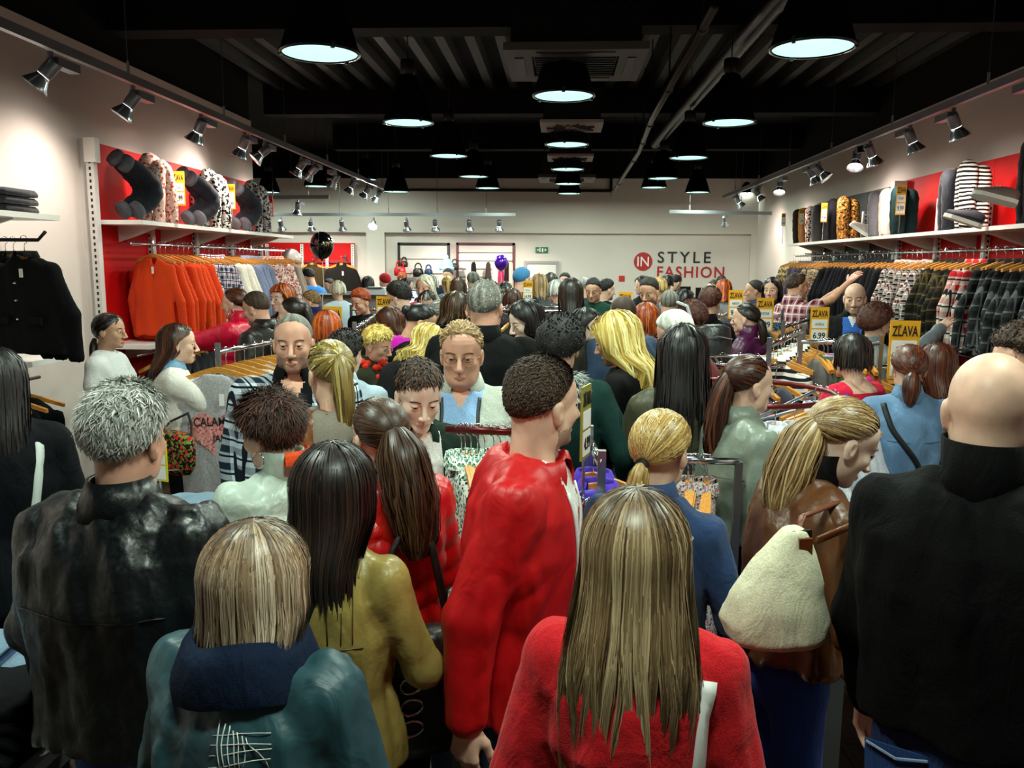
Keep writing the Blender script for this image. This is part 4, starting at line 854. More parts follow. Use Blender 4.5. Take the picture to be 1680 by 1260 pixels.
# ---------------------------------------------------------------- hangers and garments
def hanger_proto(mat=None):
    t = thing('clothes_hanger', 'x', 'hanger'); rg = []
    for x in np.linspace(-.205, .205, 15):
        a = abs(x) / .205; z = -.098 - .062 * a ** 1.25; hh = .017 - .006 * a; th = .0075 + .004 * a; y = .018 * a * a; rg.append([Vector((x, y + sy * th, z + sz * hh)) for sy, sz in ((-1, -1), (1, -1), (1, 1), (-1, 1))])
    obj('bar', MB().loft(rg), mat or WOOD, t)
    pts = [Vector((0, 0, -.09)), Vector((0, 0, -.035))] + [Vector((.0, .021 * math.sin(a), .002 - .021 * math.cos(a))) for a in np.linspace(.2, 4.4, 10)]
    obj('hook', MB().tube(pts, .0022, 5), CHROME, t, True); return t
_HG = hanger_proto(); _HG.location = (0, -5, 2.3); _hgn = [0]
_GM = {}
def garm_mesh(kind, var=0):
    k = (kind, var)
    if k in _GM: return _GM[k]
    P_ = {'sweater': dict(L=.72, a=.2, b=.035, sl=.62, r=(.052, .036), v=.11), 'shirt': dict(L=.76, a=.205, b=.032, sl=.6, r=(.05, .034), v=.05, col=1), 'coat': dict(L=.86, a=.22, b=.045, sl=.64, r=(.065, .045), v=.07, col=1), 'tee': dict(L=.68, a=.2, b=.026, sl=.2, r=(.075, .06), v=.06), 'jacket': dict(L=.7, a=.22, b=.04, sl=.62, r=(.062, .045), v=.06, col=1), 'top': dict(L=.62, a=.17, b=.025, sl=0, r=(.05, .05), v=.08), 'trousers': dict(L=1.0, a=.19, b=.03, sl=0, r=(.05, .05), v=0)}[kind]
    rs = np.random.RandomState(var * 7 + len(kind)); L = P_['L']; sd = rs.rand() * 50; sw = rs.uniform(-.02, .02)
    def f(P):
        P = P.copy(); P[:, 1] = P[:, 1] - .012 * np.sin(P[:, 2] * 5 + sd); z = P[:, 2]; a = np.interp(z, [-L - .1, -.35, -.24, -.2, -.165, -.118, -.09], [P_['a'] * 1.02, P_['a'] * .9, P_['a'] * .93, P_['a'] * .9, P_['a'] * .72, .065, .05]); b = np.interp(z, [-L - .1, -.4, -.2, -.13, -.1], [P_['b'] * 1.25, P_['b'], P_['b'] * .95, P_['b'] * .9, P_['b'] * .8])
        d = ((np.abs(P[:, 0] / a) ** 2.6 + np.abs(P[:, 1] / b) ** 2.6) ** (1 / 2.6) - 1) * np.minimum(a, b)
        if kind == 'trousers': d = smax(d, np.where(z < -.45, .012 - np.abs(P[:, 0]), -.05), .02)
        d = smax(d, z + .108, .008); d = smax(d, -(L + .1) - z - .02 * np.abs(P[:, 0]), .01)
        if P_['v']: d = smax(d, -ell(P, (0, .012, -.1), (.052, .04, P_['v'])), .01)
        if P_['sl']:
            Q = P.copy(); Q[:, 1] *= 1.5
            for sx in (-1, 1):
                S = (sx * (P_['a'] - .05), 0, -.215); dx = .05 if P_['sl'] > .3 else .09; M = (sx * (P_['a'] + dx), .028, -.205 - P_['sl'] * .5); E = (sx * (P_['a'] + dx * .8 + sw), .062, -.2 - P_['sl']); d = smin(d, rc(Q, S, M, P_['r'][0] * .9, (P_['r'][0] + P_['r'][1]) / 2), .012); d = smin(d, rc(Q, M, E, (P_['r'][0] + P_['r'][1]) / 2, P_['r'][1]), .008)
        return d + .010 * wrink(P, 24, sd, (1.3, .6, .3))
    V, F = snets(f, (-.34, -.11, -L - .16), (.34, .12, -.06), .0155); me = nmesh(kind, V, F)
    if P_.get('col'):
        mb = MB(); rg = []
        for (z, rx, ry) in ((-.112, .058, .04), (-.078, .055, .04), (-.075, .062, .047), (-.12, .082, .055)): rg.append([Vector((rx * math.sin(a), -.0 - ry * math.cos(a) + .006, z)) for a in np.linspace(.45, 2 * math.pi - .45, 18)])
        mb.loft(rg, 0, False, False); cm_ = mb.mesh('collar', True)
    else: cm_ = None
    _GM[k] = (me, cm_); return _GM[k]
def garment(kind, mat, label, group, loc, rotz, var=0, name=None, hang=True, sc=1.0, tagc=True, hlabel='light wooden clothes hanger', parts=True, hgroup='clothes hangers'):
    me, cm_ = garm_mesh(kind, var); nm = name or {'top': 'sleeveless_top', 'tee': 't_shirt'}.get(kind, kind)
    t = thing(nm, label, {'tee': 't-shirt', 'top': 'top', 'sweater': 'sweater', 'shirt': 'shirt', 'coat': 'coat', 'jacket': 'jacket', 'trousers': 'trousers'}[kind], loc, rotz, group); t.scale = (sc, sc, sc)
    def ch(name, m, ma):
        if not m.materials: m.materials.append(ma)
        o = link(name, m, t); o.material_slots[0].link = 'OBJECT'; o.material_slots[0].material = ma; return o
    ch('fabric', me, mat)
    if cm_: ch('collar', cm_, mat)
    if tagc: tg = obj('price_tag', MB().b2((-.012, -.004, -.06), (.012, -.002, 0)), PAPER, t, loc=(.03, -.06, -.2)); 
    if hang:
        h = dup(_HG, loc, rotz, hlabel, hgroup) if _hgn[0] else _HG
        if not _hgn[0]: h.location = loc; h.rotation_euler = (0, 0, rotz); h['label'] = hlabel; h['group'] = hgroup
        _hgn[0] += 1; h.scale = (sc, sc, sc)
    return t
_o1 = 'first second third fourth fifth sixth seventh eighth ninth tenth eleventh twelfth thirteenth fourteenth fifteenth sixteenth seventeenth eighteenth nineteenth'.split(); ORD = list(_o1)
for _t, _tt in (('twenty', 'twentieth'), ('thirty', 'thirtieth'), ('forty', 'fortieth'), ('fifty', 'fiftieth'), ('sixty', 'sixtieth'), ('seventy', 'seventieth')): ORD += [_tt] + [_t + '-' + q for q in _o1[:9]]
def cut16(s, e): return s + e if len((s + e).replace('-', ' ').split()) <= 16 else s
def hang_row(a, b, rows, face, hl, jit=.10, group='garments', first=1.0):
    """rows: (n, kind, material, label, front label) spread along a rail from a to b; face: rotation of the garments"""
    a, b = Vector(a), Vector(b); N = sum(r[0] for r in rows); i = 0
    for (n, kind, m, lab, flab) in rows:
        for q in range(n):
            p = a.lerp(b, (i + .5) / N); i += 1
            p = p + (b - a).normalized() * random.uniform(-.012, .012); rz_ = face + random.uniform(-jit, jit) * (2.2 if random.random() < .3 else 1.0)
            garment(kind, m if not isinstance(m, (list, tuple)) else m[q % len(m)], (flab if q == 0 and flab else (cut16(ORD[q] + ' ' + lab, ' from the near end') if n > 1 else lab)), group, p, rz_, (q * 2 + i) % 4, tagc=(q == 0), hlabel=cut16(ORD[i - 1] + ' ' + hl, ' from the near end'), hgroup='hangers, ' + hl, sc=first if i == 1 and first != 1.0 else random.uniform(.94, 1.06))
# ---------------------------------------------------------------- wall units
SLOT = plain('#d6d3cf', .45); PANEL_D = plain('#26282a', .6)
def upright(name_parent, x, y, z0, z1, sgn):
    obj('upright', MB().b2((x - .03, y - .03, z0), (x + .03, y + .03, z1)), SLOT, name_parent)
    mb = MB()
    for k in range(int((z1 - z0) / .05)): mb.b2((x - .008 - .024 * 0, y - .0315, z0 + .02 + .05 * k), (x + .008, y - .03, z0 + .045 + .05 * k))
    tag(obj('slots', mb, BLACK, name_parent), None, kind='stuff')
def shelf(label, x0, x1, y0, y1, z, sgn, ncon=4):
    t = thing('wall_shelf', label, 'shelf', (0, 0, 0)); obj('board', MB().b2((min(x0, x1), y0, z - .035), (max(x0, x1), y1, z)), plain('#e9e6e1', .4), t)
    for k in range(ncon):
        y = y0 + (y1 - y0) * (k + .5) / ncon; obj('bracket', MB().prism([(x0, z - .035), (x0, z - .17), (x0 + (x1 - x0) * .3, z - .13), (x0 + (x1 - x0) * .85, z - .045), (x0 + (x1 - x0) * .85, z - .035)], y - .008, y + .008), SLOT, t)
    return t
def rail(label, xr, xw, y0, y1, z, n=4):
    t = thing('clothes_rail', label, 'rail', (0, 0, 0)); obj('bar', MB().tube([(xr, y0, z), (xr, y1, z)], .0125, 10), CHROME, t, True)
    for k in range(n):
        y = y0 + (y1 - y0) * (k + .5) / n; obj('arm', MB().tube([(xr, y, z + .012), (xr, y, z + .03), (xw, y, z + .03)], .01, 6), CHROME, t)
    return t
# left red unit
y0, y1 = 6.65, 10.4
t = thing('wall_unit', 'red backed wall display unit on the left wall', 'display unit')
npan = 4
for k in range(npan):
    a = y0 + (y1 - y0) * k / npan; b = y0 + (y1 - y0) * (k + 1) / npan; obj('panel', MB().b2((XL, a + .003, .1), (XL + .06, b - .003, 2.96)), REDP, t)
for k in range(npan + 1):
    y = y0 + (y1 - y0) * k / npan; upright(t, XL + .11 if k == 0 else XL + .075, y - (.04 if k == 0 else 0), .05, 2.97 if k == 0 else 2.7, 1)
obj('end_cheek', MB().b2((XL, y0 - .03, .05), (XL + .1, y0 - .0, 2.97)), SLOT, t)
obj('top_block', MB().b2((XL + .08, y0 - .09, 2.78), (XL + .17, y0 - .01, 2.97)), WHITE, t)
XSF = -3.42
shelf('long white upper shelf on the red left wall unit', XL + .06, XSF, y0 + .02, y1 + .1, 2.33, 1, 5)
shelf('long white lower shelf on the red left wall unit, under the sweaters', XL + .06, XSF, y0 + .02, y1 + .1, 1.3, 1, 5)
rail('upper hanging rail on the red left wall unit', -3.58, XL + .06, y0 + .1, y1 + .2, 2.14, 5)
rail('lower hanging rail on the red left wall unit', -3.58, XL + .06, y0 + .1, y1 + .1, 1.2, 5)
OR = cloth('#e0430c', 'knit'); 
hl = 'light wooden hanger on the upper rail of the red left unit'
hang_row((-3.49, y0 + .25, 2.14), (-3.49, y1 + .1, 2.14), [
    (7, 'sweater', OR, 'orange knitted sweater on the red left unit', None), (1, 'sweater', OR, 'x', 'orange v-neck sweater at the front of its row, facing the shop'),
    (5, 'shirt', cloth('#cfd0dc', 'plaid', '#30344e', '#6a2a35', .9), 'navy and white plaid shirt on the red left unit rail', 'navy and white plaid shirt nearest the orange sweaters'), (4, 'sweater', cloth('#e6e0d4', 'knit'), 'cream knitted sweater on the red left unit rail', None),
    (5, 'shirt', cloth('#7f8aa8', 'cotton'), 'dusty blue buttoned shirt on the red left unit rail', None), (7, 'shirt', cloth('#e8ded8', 'floral', '#b3392f', '#d8a49a', .6), 'white shirt with red floral print on the red left unit rail', None), (3, 'sweater', cloth('#a3968a', 'knit'), 'taupe sweater on the red left unit rail', 'taupe sweater at the far end of the red left unit rail')], -.12, hl, .1, 'left unit')
hang_row((-3.55, y0 + .3, 1.2), (-3.55, y1 - .2, 1.2), [(9, 'trousers', cloth('#12151c', 'denim'), 'dark trousers hanging under the lower shelf of the red left unit', None), (9, 'trousers', cloth('#27344a', 'denim'), 'blue denim trousers hanging under the lower shelf of the red left unit', None)], 1.45, 'hanger under the lower shelf of the red left unit', .1, 'left unit')
# bent trouser forms on the left shelf
def tube_cloth(name, label, cat, base, rz, legs_, m, cuffm=None, group='trouser displays on the shelves', rad=.075, extra=None):
    t = thing(name, label, cat, base, rz, group)
    for pts in legs_:
        P = [Vector(p) for p in pts]; S = []
        for i in range(len(P) - 1):
            for k in range(5):
                u = k / 5; p0 = P[max(i - 1, 0)]; p3 = P[min(i + 2, len(P) - 1)]; S.append(.5 * ((2 * P[i]) + (P[i + 1] - p0) * u + (2 * p0 - 5 * P[i] + 4 * P[i + 1] - p3) * u * u + (3 * P[i] - p0 - 3 * P[i + 1] + p3) * u ** 3))
        S.append(P[-1]); n = len(S); r = [rad * (.82 + .3 * math.sin(math.pi * i / (n - 1))) * (1 + .05 * math.sin(i * 2.3)) for i in range(n)]
        obj('leg', MB().tube(S, r, 14), m, t, True)
        if cuffm:
            for e, d in ((S[0], S[1] - S[0]), (S[-1], S[-2] - S[-1])): d = d.normalized(); obj('cuff', MB().tube([e - d * .01, e - d * .008, e + d * .04, e + d * .043], [rad * .6, rad * .98, rad * 1.02, rad * .85], 14), cuffm, t, True)
    return t
DJ = cloth('#0d1424', 'denim'); CUF = cloth('#55585f', 'melange')
for k, (y, lab, pat) in enumerate(((6.82, 'nearest', cloth('#e2b9aa', 'print', '#b5402f', '#f2e4da', .6)), (8.02, 'middle', cloth('#e8e2d8', 'print', '#17151a', '#17151a', .5)), (9.2, 'farthest', cloth('#b9b4b4', 'print', '#1d1a1d', '#4a2e34', .5)))):
    tube_cloth('folded_trousers', lab + ' dark blue jeans display form with rolled grey cuffs on the left shelf', 'trousers', (-3.66, y, 2.33), 0, [[(-.02, -.06, .52), (.03, .05, .43), (.08, .16, .32), (.08, .14, .2), (.0, -.02, .08)], [(.06, -.06, .47), (.12, .07, .4), (.17, .18, .28), (.15, .12, .16), (.1, .0, .08)]], DJ, CUF)
    tube_cloth('patterned_trousers', lab + ' patterned trousers draped beside the jeans on the left shelf', 'trousers', (-3.6, y + .27, 2.33), 0, [[(0, 0, .005), (-.02, .02, .3), (.0, .05, .52), (.03, .12, .5), (.05, .16, .28), (.06, .16, .005)], [(.11, .0, .005), (.1, .03, .3), (.1, .06, .47), (.12, .13, .44), (.14, .16, .25), (.15, .17, .005)]], pat, None, rad=.058)
    c = W((291, 377, 441)[k], (283, 303, 337)[k], (6.85, 8.05, 9.35)[k]); 
    sale_sign((291, 377, 441)[k], (281, 302, 322)[k], (7.52, 8.72, 9.88)[k], (22, 16, 13)[k], (('POLO', '12.99'), ('TOP', '7.99'), ('TOP', '5.99'))[k], 'sale card on a red stick, ' + lab + ' on the left upper shelf', max(.05, W((291, 377, 441)[k], (281, 302, 322)[k], (7.52, 8.72, 9.88)[k]).z - 2.335 - 2.5 * (22, 16, 13)[k] / FPX * (7.52, 8.72, 9.88)[k]), 0, REDI if k == 2 else YEL, 2.5)
# near left unit on the pale wall
shelf('white shelf with folded jeans at the far left edge', XL, -3.4, 3.2, 5.5, 2.30, 1, 3)
for k in range(3):
    for j in range(2):
        mb = MB(); rg = []
        for x, hgt in ((-.19, .03), (-.18, .045), (0, .05), (.17, .047), (.19, .03)): rg.append([Vector((x, yy, zz)) for yy, zz in ((-.15, .0), (.15, 0), (.16, hgt * .5), (.15, hgt), (-.15, hgt), (-.165, hgt * .5))])
        tag(obj('folded_jeans', mb.loft(rg), (cloth('#2a2c33', 'denim') if k else cloth('#191a1e', 'denim')), None, True, (-3.64, 5.2 - .42 * j, 2.30 + .052 * k)), ('lowest', 'middle', 'topmost')[k] + ' folded dark jeans in the %s stack on the far left shelf' % ('front' if j == 0 else 'rear'), 'jeans', 'folded jeans on the far left shelf')
fa = thing('faceout_arm', 'short black hanging arm carrying the black jackets on the left wall', 'rail'); obj('bar', MB().tube([(XL, 4.86, 2.12), (-3.15, 4.86, 2.12), (-3.1, 4.86, 2.17)], .011, 8), BLKMET, fa, True); obj('wall_plate', MB().b2((XL, 4.8, 2.05), (XL + .02, 4.92, 2.2)), BLKMET, fa)
BJ = cloth('#0d0d0f', 'cotton')
jk = garment('jacket', BJ, 'black buttoned jacket facing the shop at the far left wall', 'black jackets on the left wall', (-3.24, 4.86, 2.12), -.25, 0, hlabel='wooden hanger of the front black jacket', sc=1.18)
jk.scale = (1.15, 1.1, .86)
for z in (-.3, -.42, -.55): obj('button', MB().ball((.0, -.078, z), .009, 8, 6), CHROME, jk)
for sx in (-1, 1): obj('pocket_flap', MB().box((sx * .11, -.078, -.56), (.1, .012, .05)), BJ, jk)
for k, x in enumerate((-3.37, -3.47)): garment('jacket', BJ, ('second', 'rearmost')[k] + ' black jacket behind the front one at the far left wall', 'black jackets on the left wall', (x, 4.95 + .07 * k, 2.12), -.25 - .1 * k, k, hlabel='wooden hanger of the %s black jacket' % ('second', 'rearmost')[k], sc=1.0).scale = (1.05, 1.0, .86)
shelf('lower white shelf under the black jackets at the far left', XL, -3.35, 3.2, 5.55, 1.36, 1, 3)
tag(obj('wall_panel', MB().b2((XL, 3.2, .1), (XL + .03, 5.55, 1.3)), plain('#dcd6d0', .5)), 'white back panel under the lower shelf at the far left', 'panel')
rail('low black hanging rail at the far left wall', -3.5, XL, 3.3, 5.3, 1.22, 3)
hang_row((-3.45, 4.2, 1.22), (-3.45, 5.2, 1.22), [(6, 'trousers', cloth('#101116', 'cotton'), 'black trousers hanging low at the far left wall', None)], .05, 'hanger low at the far left wall', .1, 'far left')
# right unit
y0, y1, ym = 5.0, 13.3, 10.0
t = thing('wall_unit', 'red backed wall display unit along the right wall', 'display unit')
for k in range(5):
    a = y0 + (ym - y0) * k / 5; b = y0 + (ym - y0) * (k + 1) / 5; obj('panel', MB().b2((XR - .06, a + .003, .1), (XR, b - .003, 2.98)), REDP, t)
for k in range(6): upright(t, XR - .08, y0 + (ym - y0) * k / 5, .05, 2.7, -1)
t = thing('wall_unit', 'dark grey backed wall display unit at the far end of the right wall', 'display unit')
for k in range(3):
    a = ym + .1 + (y1 - ym - .1) * k / 3; b = ym + .1 + (y1 - ym - .1) * (k + 1) / 3; obj('panel', MB().b2((XR - .06, a + .003, .1), (XR, b - .003, 2.95)), PANEL_D, t)
for k in range(4): upright(t, XR - .08, ym + .1 + (y1 - ym - .1) * k / 3, .05, 2.7, -1)
obj('top_block', MB().b2((XR - .2, ym - .06, 2.72), (XR - .06, ym + .06, 2.97)), WHITE, t)
XSR = 3.52
shelf('long white upper shelf along the right wall', XR - .06, XSR, y0, y1, 2.33, -1, 9); shelf('long white lower shelf along the right wall under the shirts', XR - .06, XSR, y0, y1, 1.3, -1, 9)
rail('upper hanging rail along the right wall', 3.68, XR - .06, y0, y1, 2.14, 9)
rail('lower hanging rail along the right wall', 3.68, XR - .06, y0, y1, 1.2, 9)
hl = 'light wooden hanger on the right wall rail'
PLD = cloth('#34363a', 'plaid', '#0c0d0f', '#6d6f70', .62); HT = cloth('#d9d4cc', 'check', '#17141a', '#5a2028', 1.5)
hang_row((3.6, y0 + .9, 2.14), (3.6, y1 - .1, 2.14), [
    (10, 'shirt', PLD, 'dark grey plaid shirt on the right wall rail', 'dark grey plaid shirt at the near end of the right wall rail'), (3, 'shirt', cloth('#d5cfc8', 'plaid', '#b5202a', '#222222', .6), 'red and white plaid shirt on the right wall rail beside the reaching hand', None),
    (5, 'shirt', cloth('#2d2a1c', 'plaid', '#0e0d0b', '#5b5030', .7), 'dark olive plaid shirt on the right wall rail', None), (7, 'shirt', HT, 'black and white houndstooth shirt on the right wall rail', 'black and white houndstooth shirt beside the olive ones'),
    (12, 'jacket', cloth('#16161a', 'cotton'), 'black jacket on the right wall rail behind the bald man', None), (5, 'shirt', cloth('#15141a', 'cotton'), 'dark shirt on the right wall rail', None), (5, 'shirt', cloth('#b9a488', 'check', '#5a4632', '#2b2118', .8), 'beige check shirt on the right wall rail', None), (6, 'shirt', cloth('#4a4450', 'cotton'), 'grey purple shirt on the right wall rail', None), (4, 'jacket', cloth('#b9a57e', 'print', '#6b5836', '#3c3220', .3), 'camouflage jacket at the far end of the right wall rail', None)], .12, hl, .13, 'right rail')
hang_row((3.68, y0 + .6, 1.2), (3.68, y1 - .4, 1.2), [(16, 'trousers', cloth('#0f1016', 'denim'), 'dark jeans hanging under the lower shelf of the right wall', None)], -1.5, 'hanger under the lower right shelf', .15, 'right low rail')
def shoe_big(px, py, Y, rz, m, label):
    c = W(px, py, Y); t = thing('sneaker', label, 'shoe', c, rz, 'sneakers on the right shelf'); rg = []; sl = []
    for y, w, h in ((-.14, .03, .07), (-.11, .04, .095), (-.04, .042, .1), (.04, .045, .075), (.1, .048, .055), (.145, .035, .042), (.16, .012, .03)):
        rg.append([Vector((w * math.cos(a), y, .03 + max(0, math.sin(a)) * h)) for a in np.linspace(0, math.pi, 9)]); sl.append([Vector((w * 1.12, y * 1.03, 0)), Vector((w * 1.12, y * 1.03, .032)), Vector((-w * 1.12, y * 1.03, .032)), Vector((-w * 1.12, y * 1.03, 0))])
    obj('upper', MB().loft(rg), m, t, True); obj('sole', MB().loft(sl), plain('#e8e6e0', .5), t); 
    for k in range(4): obj('lace', MB().tube([(-.025, -.0 + .022 * k, .118 - .011 * k), (.025, .004 + .022 * k, .118 - .011 * k)], .004, 5), PAPER, t)
    return t
ARCH = lambda w, h: [[(0, 0, .005), (-.01, .0, h * .5), (-.0, .03, h), (.03, .12, h * .98), (.05, .17, h * .5), (.06, .17, .005)], [(w, 0, .005), (w, .02, h * .5), (w, .04, h * .94), (w + .01, .13, h * .9), (w + .02, .18, h * .5), (w + .02, .18, .005)]]
for (x, y, lab, m, h) in ((3.62, 6.15, 'grey and red patterned trousers display at the near end of the right shelf', cloth('#6a6260', 'print', '#8d2a2c', '#241f20', .5), .56), (3.6, 6.6, 'black and grey trousers display on the right shelf', cloth('#211f24', 'melange'), .56), (3.6, 7.62, 'black and white zebra striped hooded garment on the right shelf', cloth('#ece6da', 'stripe', '#17131a', None, .75), .5), (3.62, 8.0, 'dark navy trousers display behind the zebra garment', cloth('#141a26', 'denim'), .47), (3.6, 9.1, 'dark green trousers display on the right shelf', cloth('#0c2526', 'cotton'), .42), (3.6, 9.42, 'cream and white trousers display on the right shelf', cloth('#e6d5c6', 'cotton'), .42), (3.6, 9.75, 'pale grey melange trousers display on the right shelf', cloth('#77747c', 'melange'), .42),
                          (3.62, 10.9, 'leopard patterned trousers display on the far right shelf', cloth('#7a4e1c', 'print', '#15100a', '#c58a3a', .5), .45), (3.62, 11.3, 'black trousers display on the far right shelf', cloth('#141316'), .45), (3.62, 12.0, 'grey trousers display on the far right shelf', cloth('#4a4648'), .42), (3.62, 12.3, 'red and white floral trousers display on the far right shelf', cloth('#d9cbc6', 'floral', '#7a1a2c', '#2a1018', .5), .42), (3.62, 12.65, 'mustard brown trousers display on the far right shelf', cloth('#8a5418'), .42), (3.62, 12.95, 'dark brown trousers display at the far end of the right shelf', cloth('#2b2018'), .42)):
    tube_cloth('trousers_display', lab, 'trousers', (x - .03, y, 2.33), .1, ARCH(.13, h), m, None, rad=.068)
shoe_big(1632, 330, 6.35, -1.0, plain('#7b6c66', .7), 'grey sneaker with white sole raised at the near end of the right shelf').rotation_euler = (.3, .35, 1.3)
shoe_big(1580, 366, 7.2, -1.0, plain('#1b1c26', .7), 'dark navy sneaker with white sole leaning on the right shelf').rotation_euler = (.35, .1, 1.2)
shoe_big(1412, 382, 10.3, -1.0, plain('#b9b0ac', .7), 'pale grey sneaker on the middle of the right shelf').rotation_euler = (.6, .1, 1.2)
for (px, py, Y, w, ln, lab) in ((1480, 303, 8.66, 14, ('TOP', '9.99'), 'tall pale sale card on the red part of the right shelf'), (1353, 333, 11.2, 9, ('TOP', '7.99'), 'sale card second from the far end of the right shelf'), (1316, 342, 12.24, 7.5, ('TOP', '5.99'), 'sale card on the far right shelf before the mustard trousers'), (1286, 350, 13.15, 6, ('TOP', '5.99'), 'small sale card at the far end of the right shelf')):
    sale_sign(px, py, Y, w, ln, lab, max(.02, W(px, py, Y).z - 2.335 - 3.3 * w / FPX * Y), -.2, YEL, 3.3)
# ---------------------------------------------------------------- back wall: name, door, sign, panels, stock
lg = thing('shop_sign', 'red and black shop name lettering with round emblem on the back wall', 'sign'); yb = YB + .045
def pz(px, py): return W(px, py, yb)
c = pz(1055, 429); rr = .19; mbx = MB().prism([(c.x + rr * math.cos(a), c.z + rr * math.sin(a)) for a in np.linspace(0, 2 * math.pi, 40, endpoint=False)], yb - .012, yb)
obj('emblem_disc', mbx, DRED, lg); letters('IN', c.x, yb - .014, c.z, .24, .2, PAPER, lg, .005)
a, b = pz(1079, 422), pz(1166, 423); letters('STYLE', (a.x + b.x) / 2, yb - .008, a.z, b.x - a.x, .235, plain('#1c1010', .5), lg, .012, 1.35)
a, b = pz(1078, 446), pz(1188, 447); letters('FASHION', (a.x + b.x) / 2, yb - .008, a.z, b.x - a.x, .235, DRED, lg, .014, 1.15)
a, b = pz(860, 428), pz(917, 428); dr = struct('door_1', MB().b2((a.x + .06, YB + .0, 0), (b.x - .06, YB + .05, a.z - .07)), plain('#d9d4d0', .5), label='pale door in the back wall')
obj('door_frame', MB().b2((a.x, YB - .02, 0), (a.x + .06, YB + .06, a.z)).b2((b.x - .06, YB - .02, 0), (b.x, YB + .06, a.z)).b2((a.x + .06, YB - .02, a.z - .06), (b.x - .06, YB + .06, a.z)), plain('#9a9694', .5), dr); obj('door_handle', MB().tube([(b.x - .15, YB - .02, 1.05), (b.x - .27, YB - .02, 1.05)], .012, 6), STEEL, dr)
a = pz(889, 410); ex = thing('exit_sign', 'small green and white emergency exit sign above the back door', 'sign', (a.x, YB + .03, a.z)); obj('panel', MB().b2((-.13, -.02, -.06), (.13, .02, .06)), plain('#2a6b4a', .5), ex); obj('running_figure', MB().b2((-.05, -.024, -.045), (-.03, -.02, .045)).b2((-.1, -.024, -.01), (-.06, -.02, .01)).b2((.0, -.024, -.045), (.03, -.02, .03)), PAPER, ex); obj('arrow', MB().prism([(.06, -.03), (.1, 0), (.06, .03)], -.024, -.02), PAPER, ex)
a = pz(1020, 457); tag(obj('fire_sign', MB().b2((a.x - .06, YB + .035, a.z - .06), (a.x + .06, YB + .05, a.z + .06)), plain('#c01818', .5)), 'small red square fire sign on the back wall below the emblem', 'sign')
def slatpanel(pa, pb, pt, n, fm, label):
    a, b = pz(pa, pt), pz(pb, pt); t = thing('slat_panel', label, 'display panel'); z0 = .9
    obj('frame', MB().b2((a.x, YB - .02, z0), (a.x + .05, YB + .05, a.z)).b2((b.x - .05, YB - .02, z0), (b.x, YB + .05, a.z)).b2((a.x, YB - .02, a.z - .05), (b.x, YB + .05, a.z)), fm, t)
    for k in range(n):
        zt = a.z - .06 - (a.z - z0) * k / n; zb2 = a.z - .06 - (a.z - z0) * (k + 1) / n + .03; obj('slat', MB().b2((a.x + .05, YB + .0, zb2), (b.x - .05, YB + .05, zt)), plain('#d8d0cc', .5), t)
slatpanel(653, 738, 398, 5, plain('#1a1416', .5), 'black framed slatted display panel on the back wall'); slatpanel(749, 845, 398, 9, plain('#5a1420', .5), 'dark red framed slatted display panel on the back wall')
# red coat display on the back wall
a, b = pz(432, 398), pz(582, 398); t = thing('wall_unit', 'red backed coat display on the back wall at the left', 'display unit'); obj('panel', MB().b2((a.x, YB - .01, .9), (b.x, YB + .05, a.z)), REDP, t); obj('header_strip', MB().b2((a.x, YB - .05, a.z - .42), (b.x, YB - .01, a.z - .36)), plain('#8f0a0c', .5), t)
for px in (440, 497, 538, 580): q = pz(px, 400); upright(t, q.x, YB - .03, .9, a.z - .03, 1)
for k, (px, cm, lab) in enumerate(((455, '#2a2118', 'leftmost'), (512, '#3a2c1a', 'second'), (560, '#1a1614', 'third'))):
    q = W(px, 422, YB - .35); garment('coat', cloth(cm, 'cotton'), lab + ' dark coat hanging on the red display of the back wall', 'coats on the back wall', (q.x, YB - .35, q.z), 0.05, k, sc=1.45, hlabel='hanger of the %s coat on the back wall' % lab)
    fa = thing('faceout_arm', lab + ' hanging arm on the red back display', 'rail'); obj('bar', MB().tube([(q.x, YB - .01, q.z), (q.x, YB - .42, q.z)], .012, 6), CHROME, fa); obj('wall_plate', MB().box((q.x, YB - .015, q.z), (.05, .02, .1)), CHROME, fa)
# bags, scarves and hats hung on the slat panels
def bag(px, py, Y, wpx, m, label, hook=True, shape=1.0, hgt=1.0):
    c = W(px, py, Y); w = wpx / FPX * Y / 2; t = thing('handbag', label, 'bag', c, 0, 'bags on the back panels'); rg = []
    for z, k in ((0, .5), (-.02, .85), (-w * .8, 1.0), (-w * 1.5 * hgt, .95), (-w * 1.6 * hgt, .6)): rg.append([Vector((w * k * math.cos(q) * shape, .09 * k * math.sin(q), z)) for q in np.linspace(0, 2 * math.pi, 14, endpoint=False)])
    obj('pouch', MB().loft(rg), m, t, True); obj('handle', MB().tube([(w * .6 * math.cos(q), 0, w * .9 * math.sin(q)) for q in np.linspace(0, math.pi, 9)], .014, 6), m, t); obj('hook', MB().tube([(0, 0, w * .88), (0, 17.5 - Y, w * .92)], .008, 5), CHROME, t); obj('clasp', MB().box((0, -.092, -w * .5), (.05, .012, .03)), CHROME, t)
for a_ in ((656, 437, 17.2, 20, cloth('#c81a1c', 'leather'), 'red handbag hanging on the slatted back panel'), (663, 428, 17.3, 13, cloth('#241a14', 'leather'), 'tall brown bag behind the red one on the back panel'), (686, 440, 17.2, 18, cloth('#120f10', 'leather'), 'black handbag right of the red one on the back panel'), (703, 441, 17.2, 14, cloth('#16305a', 'leather'), 'blue handbag on the back panel'), (746, 432, 17.2, 14, cloth('#241c1a', 'leather'), 'dark bag beside the blue knitted hat on the back panel')): bag(*a_)
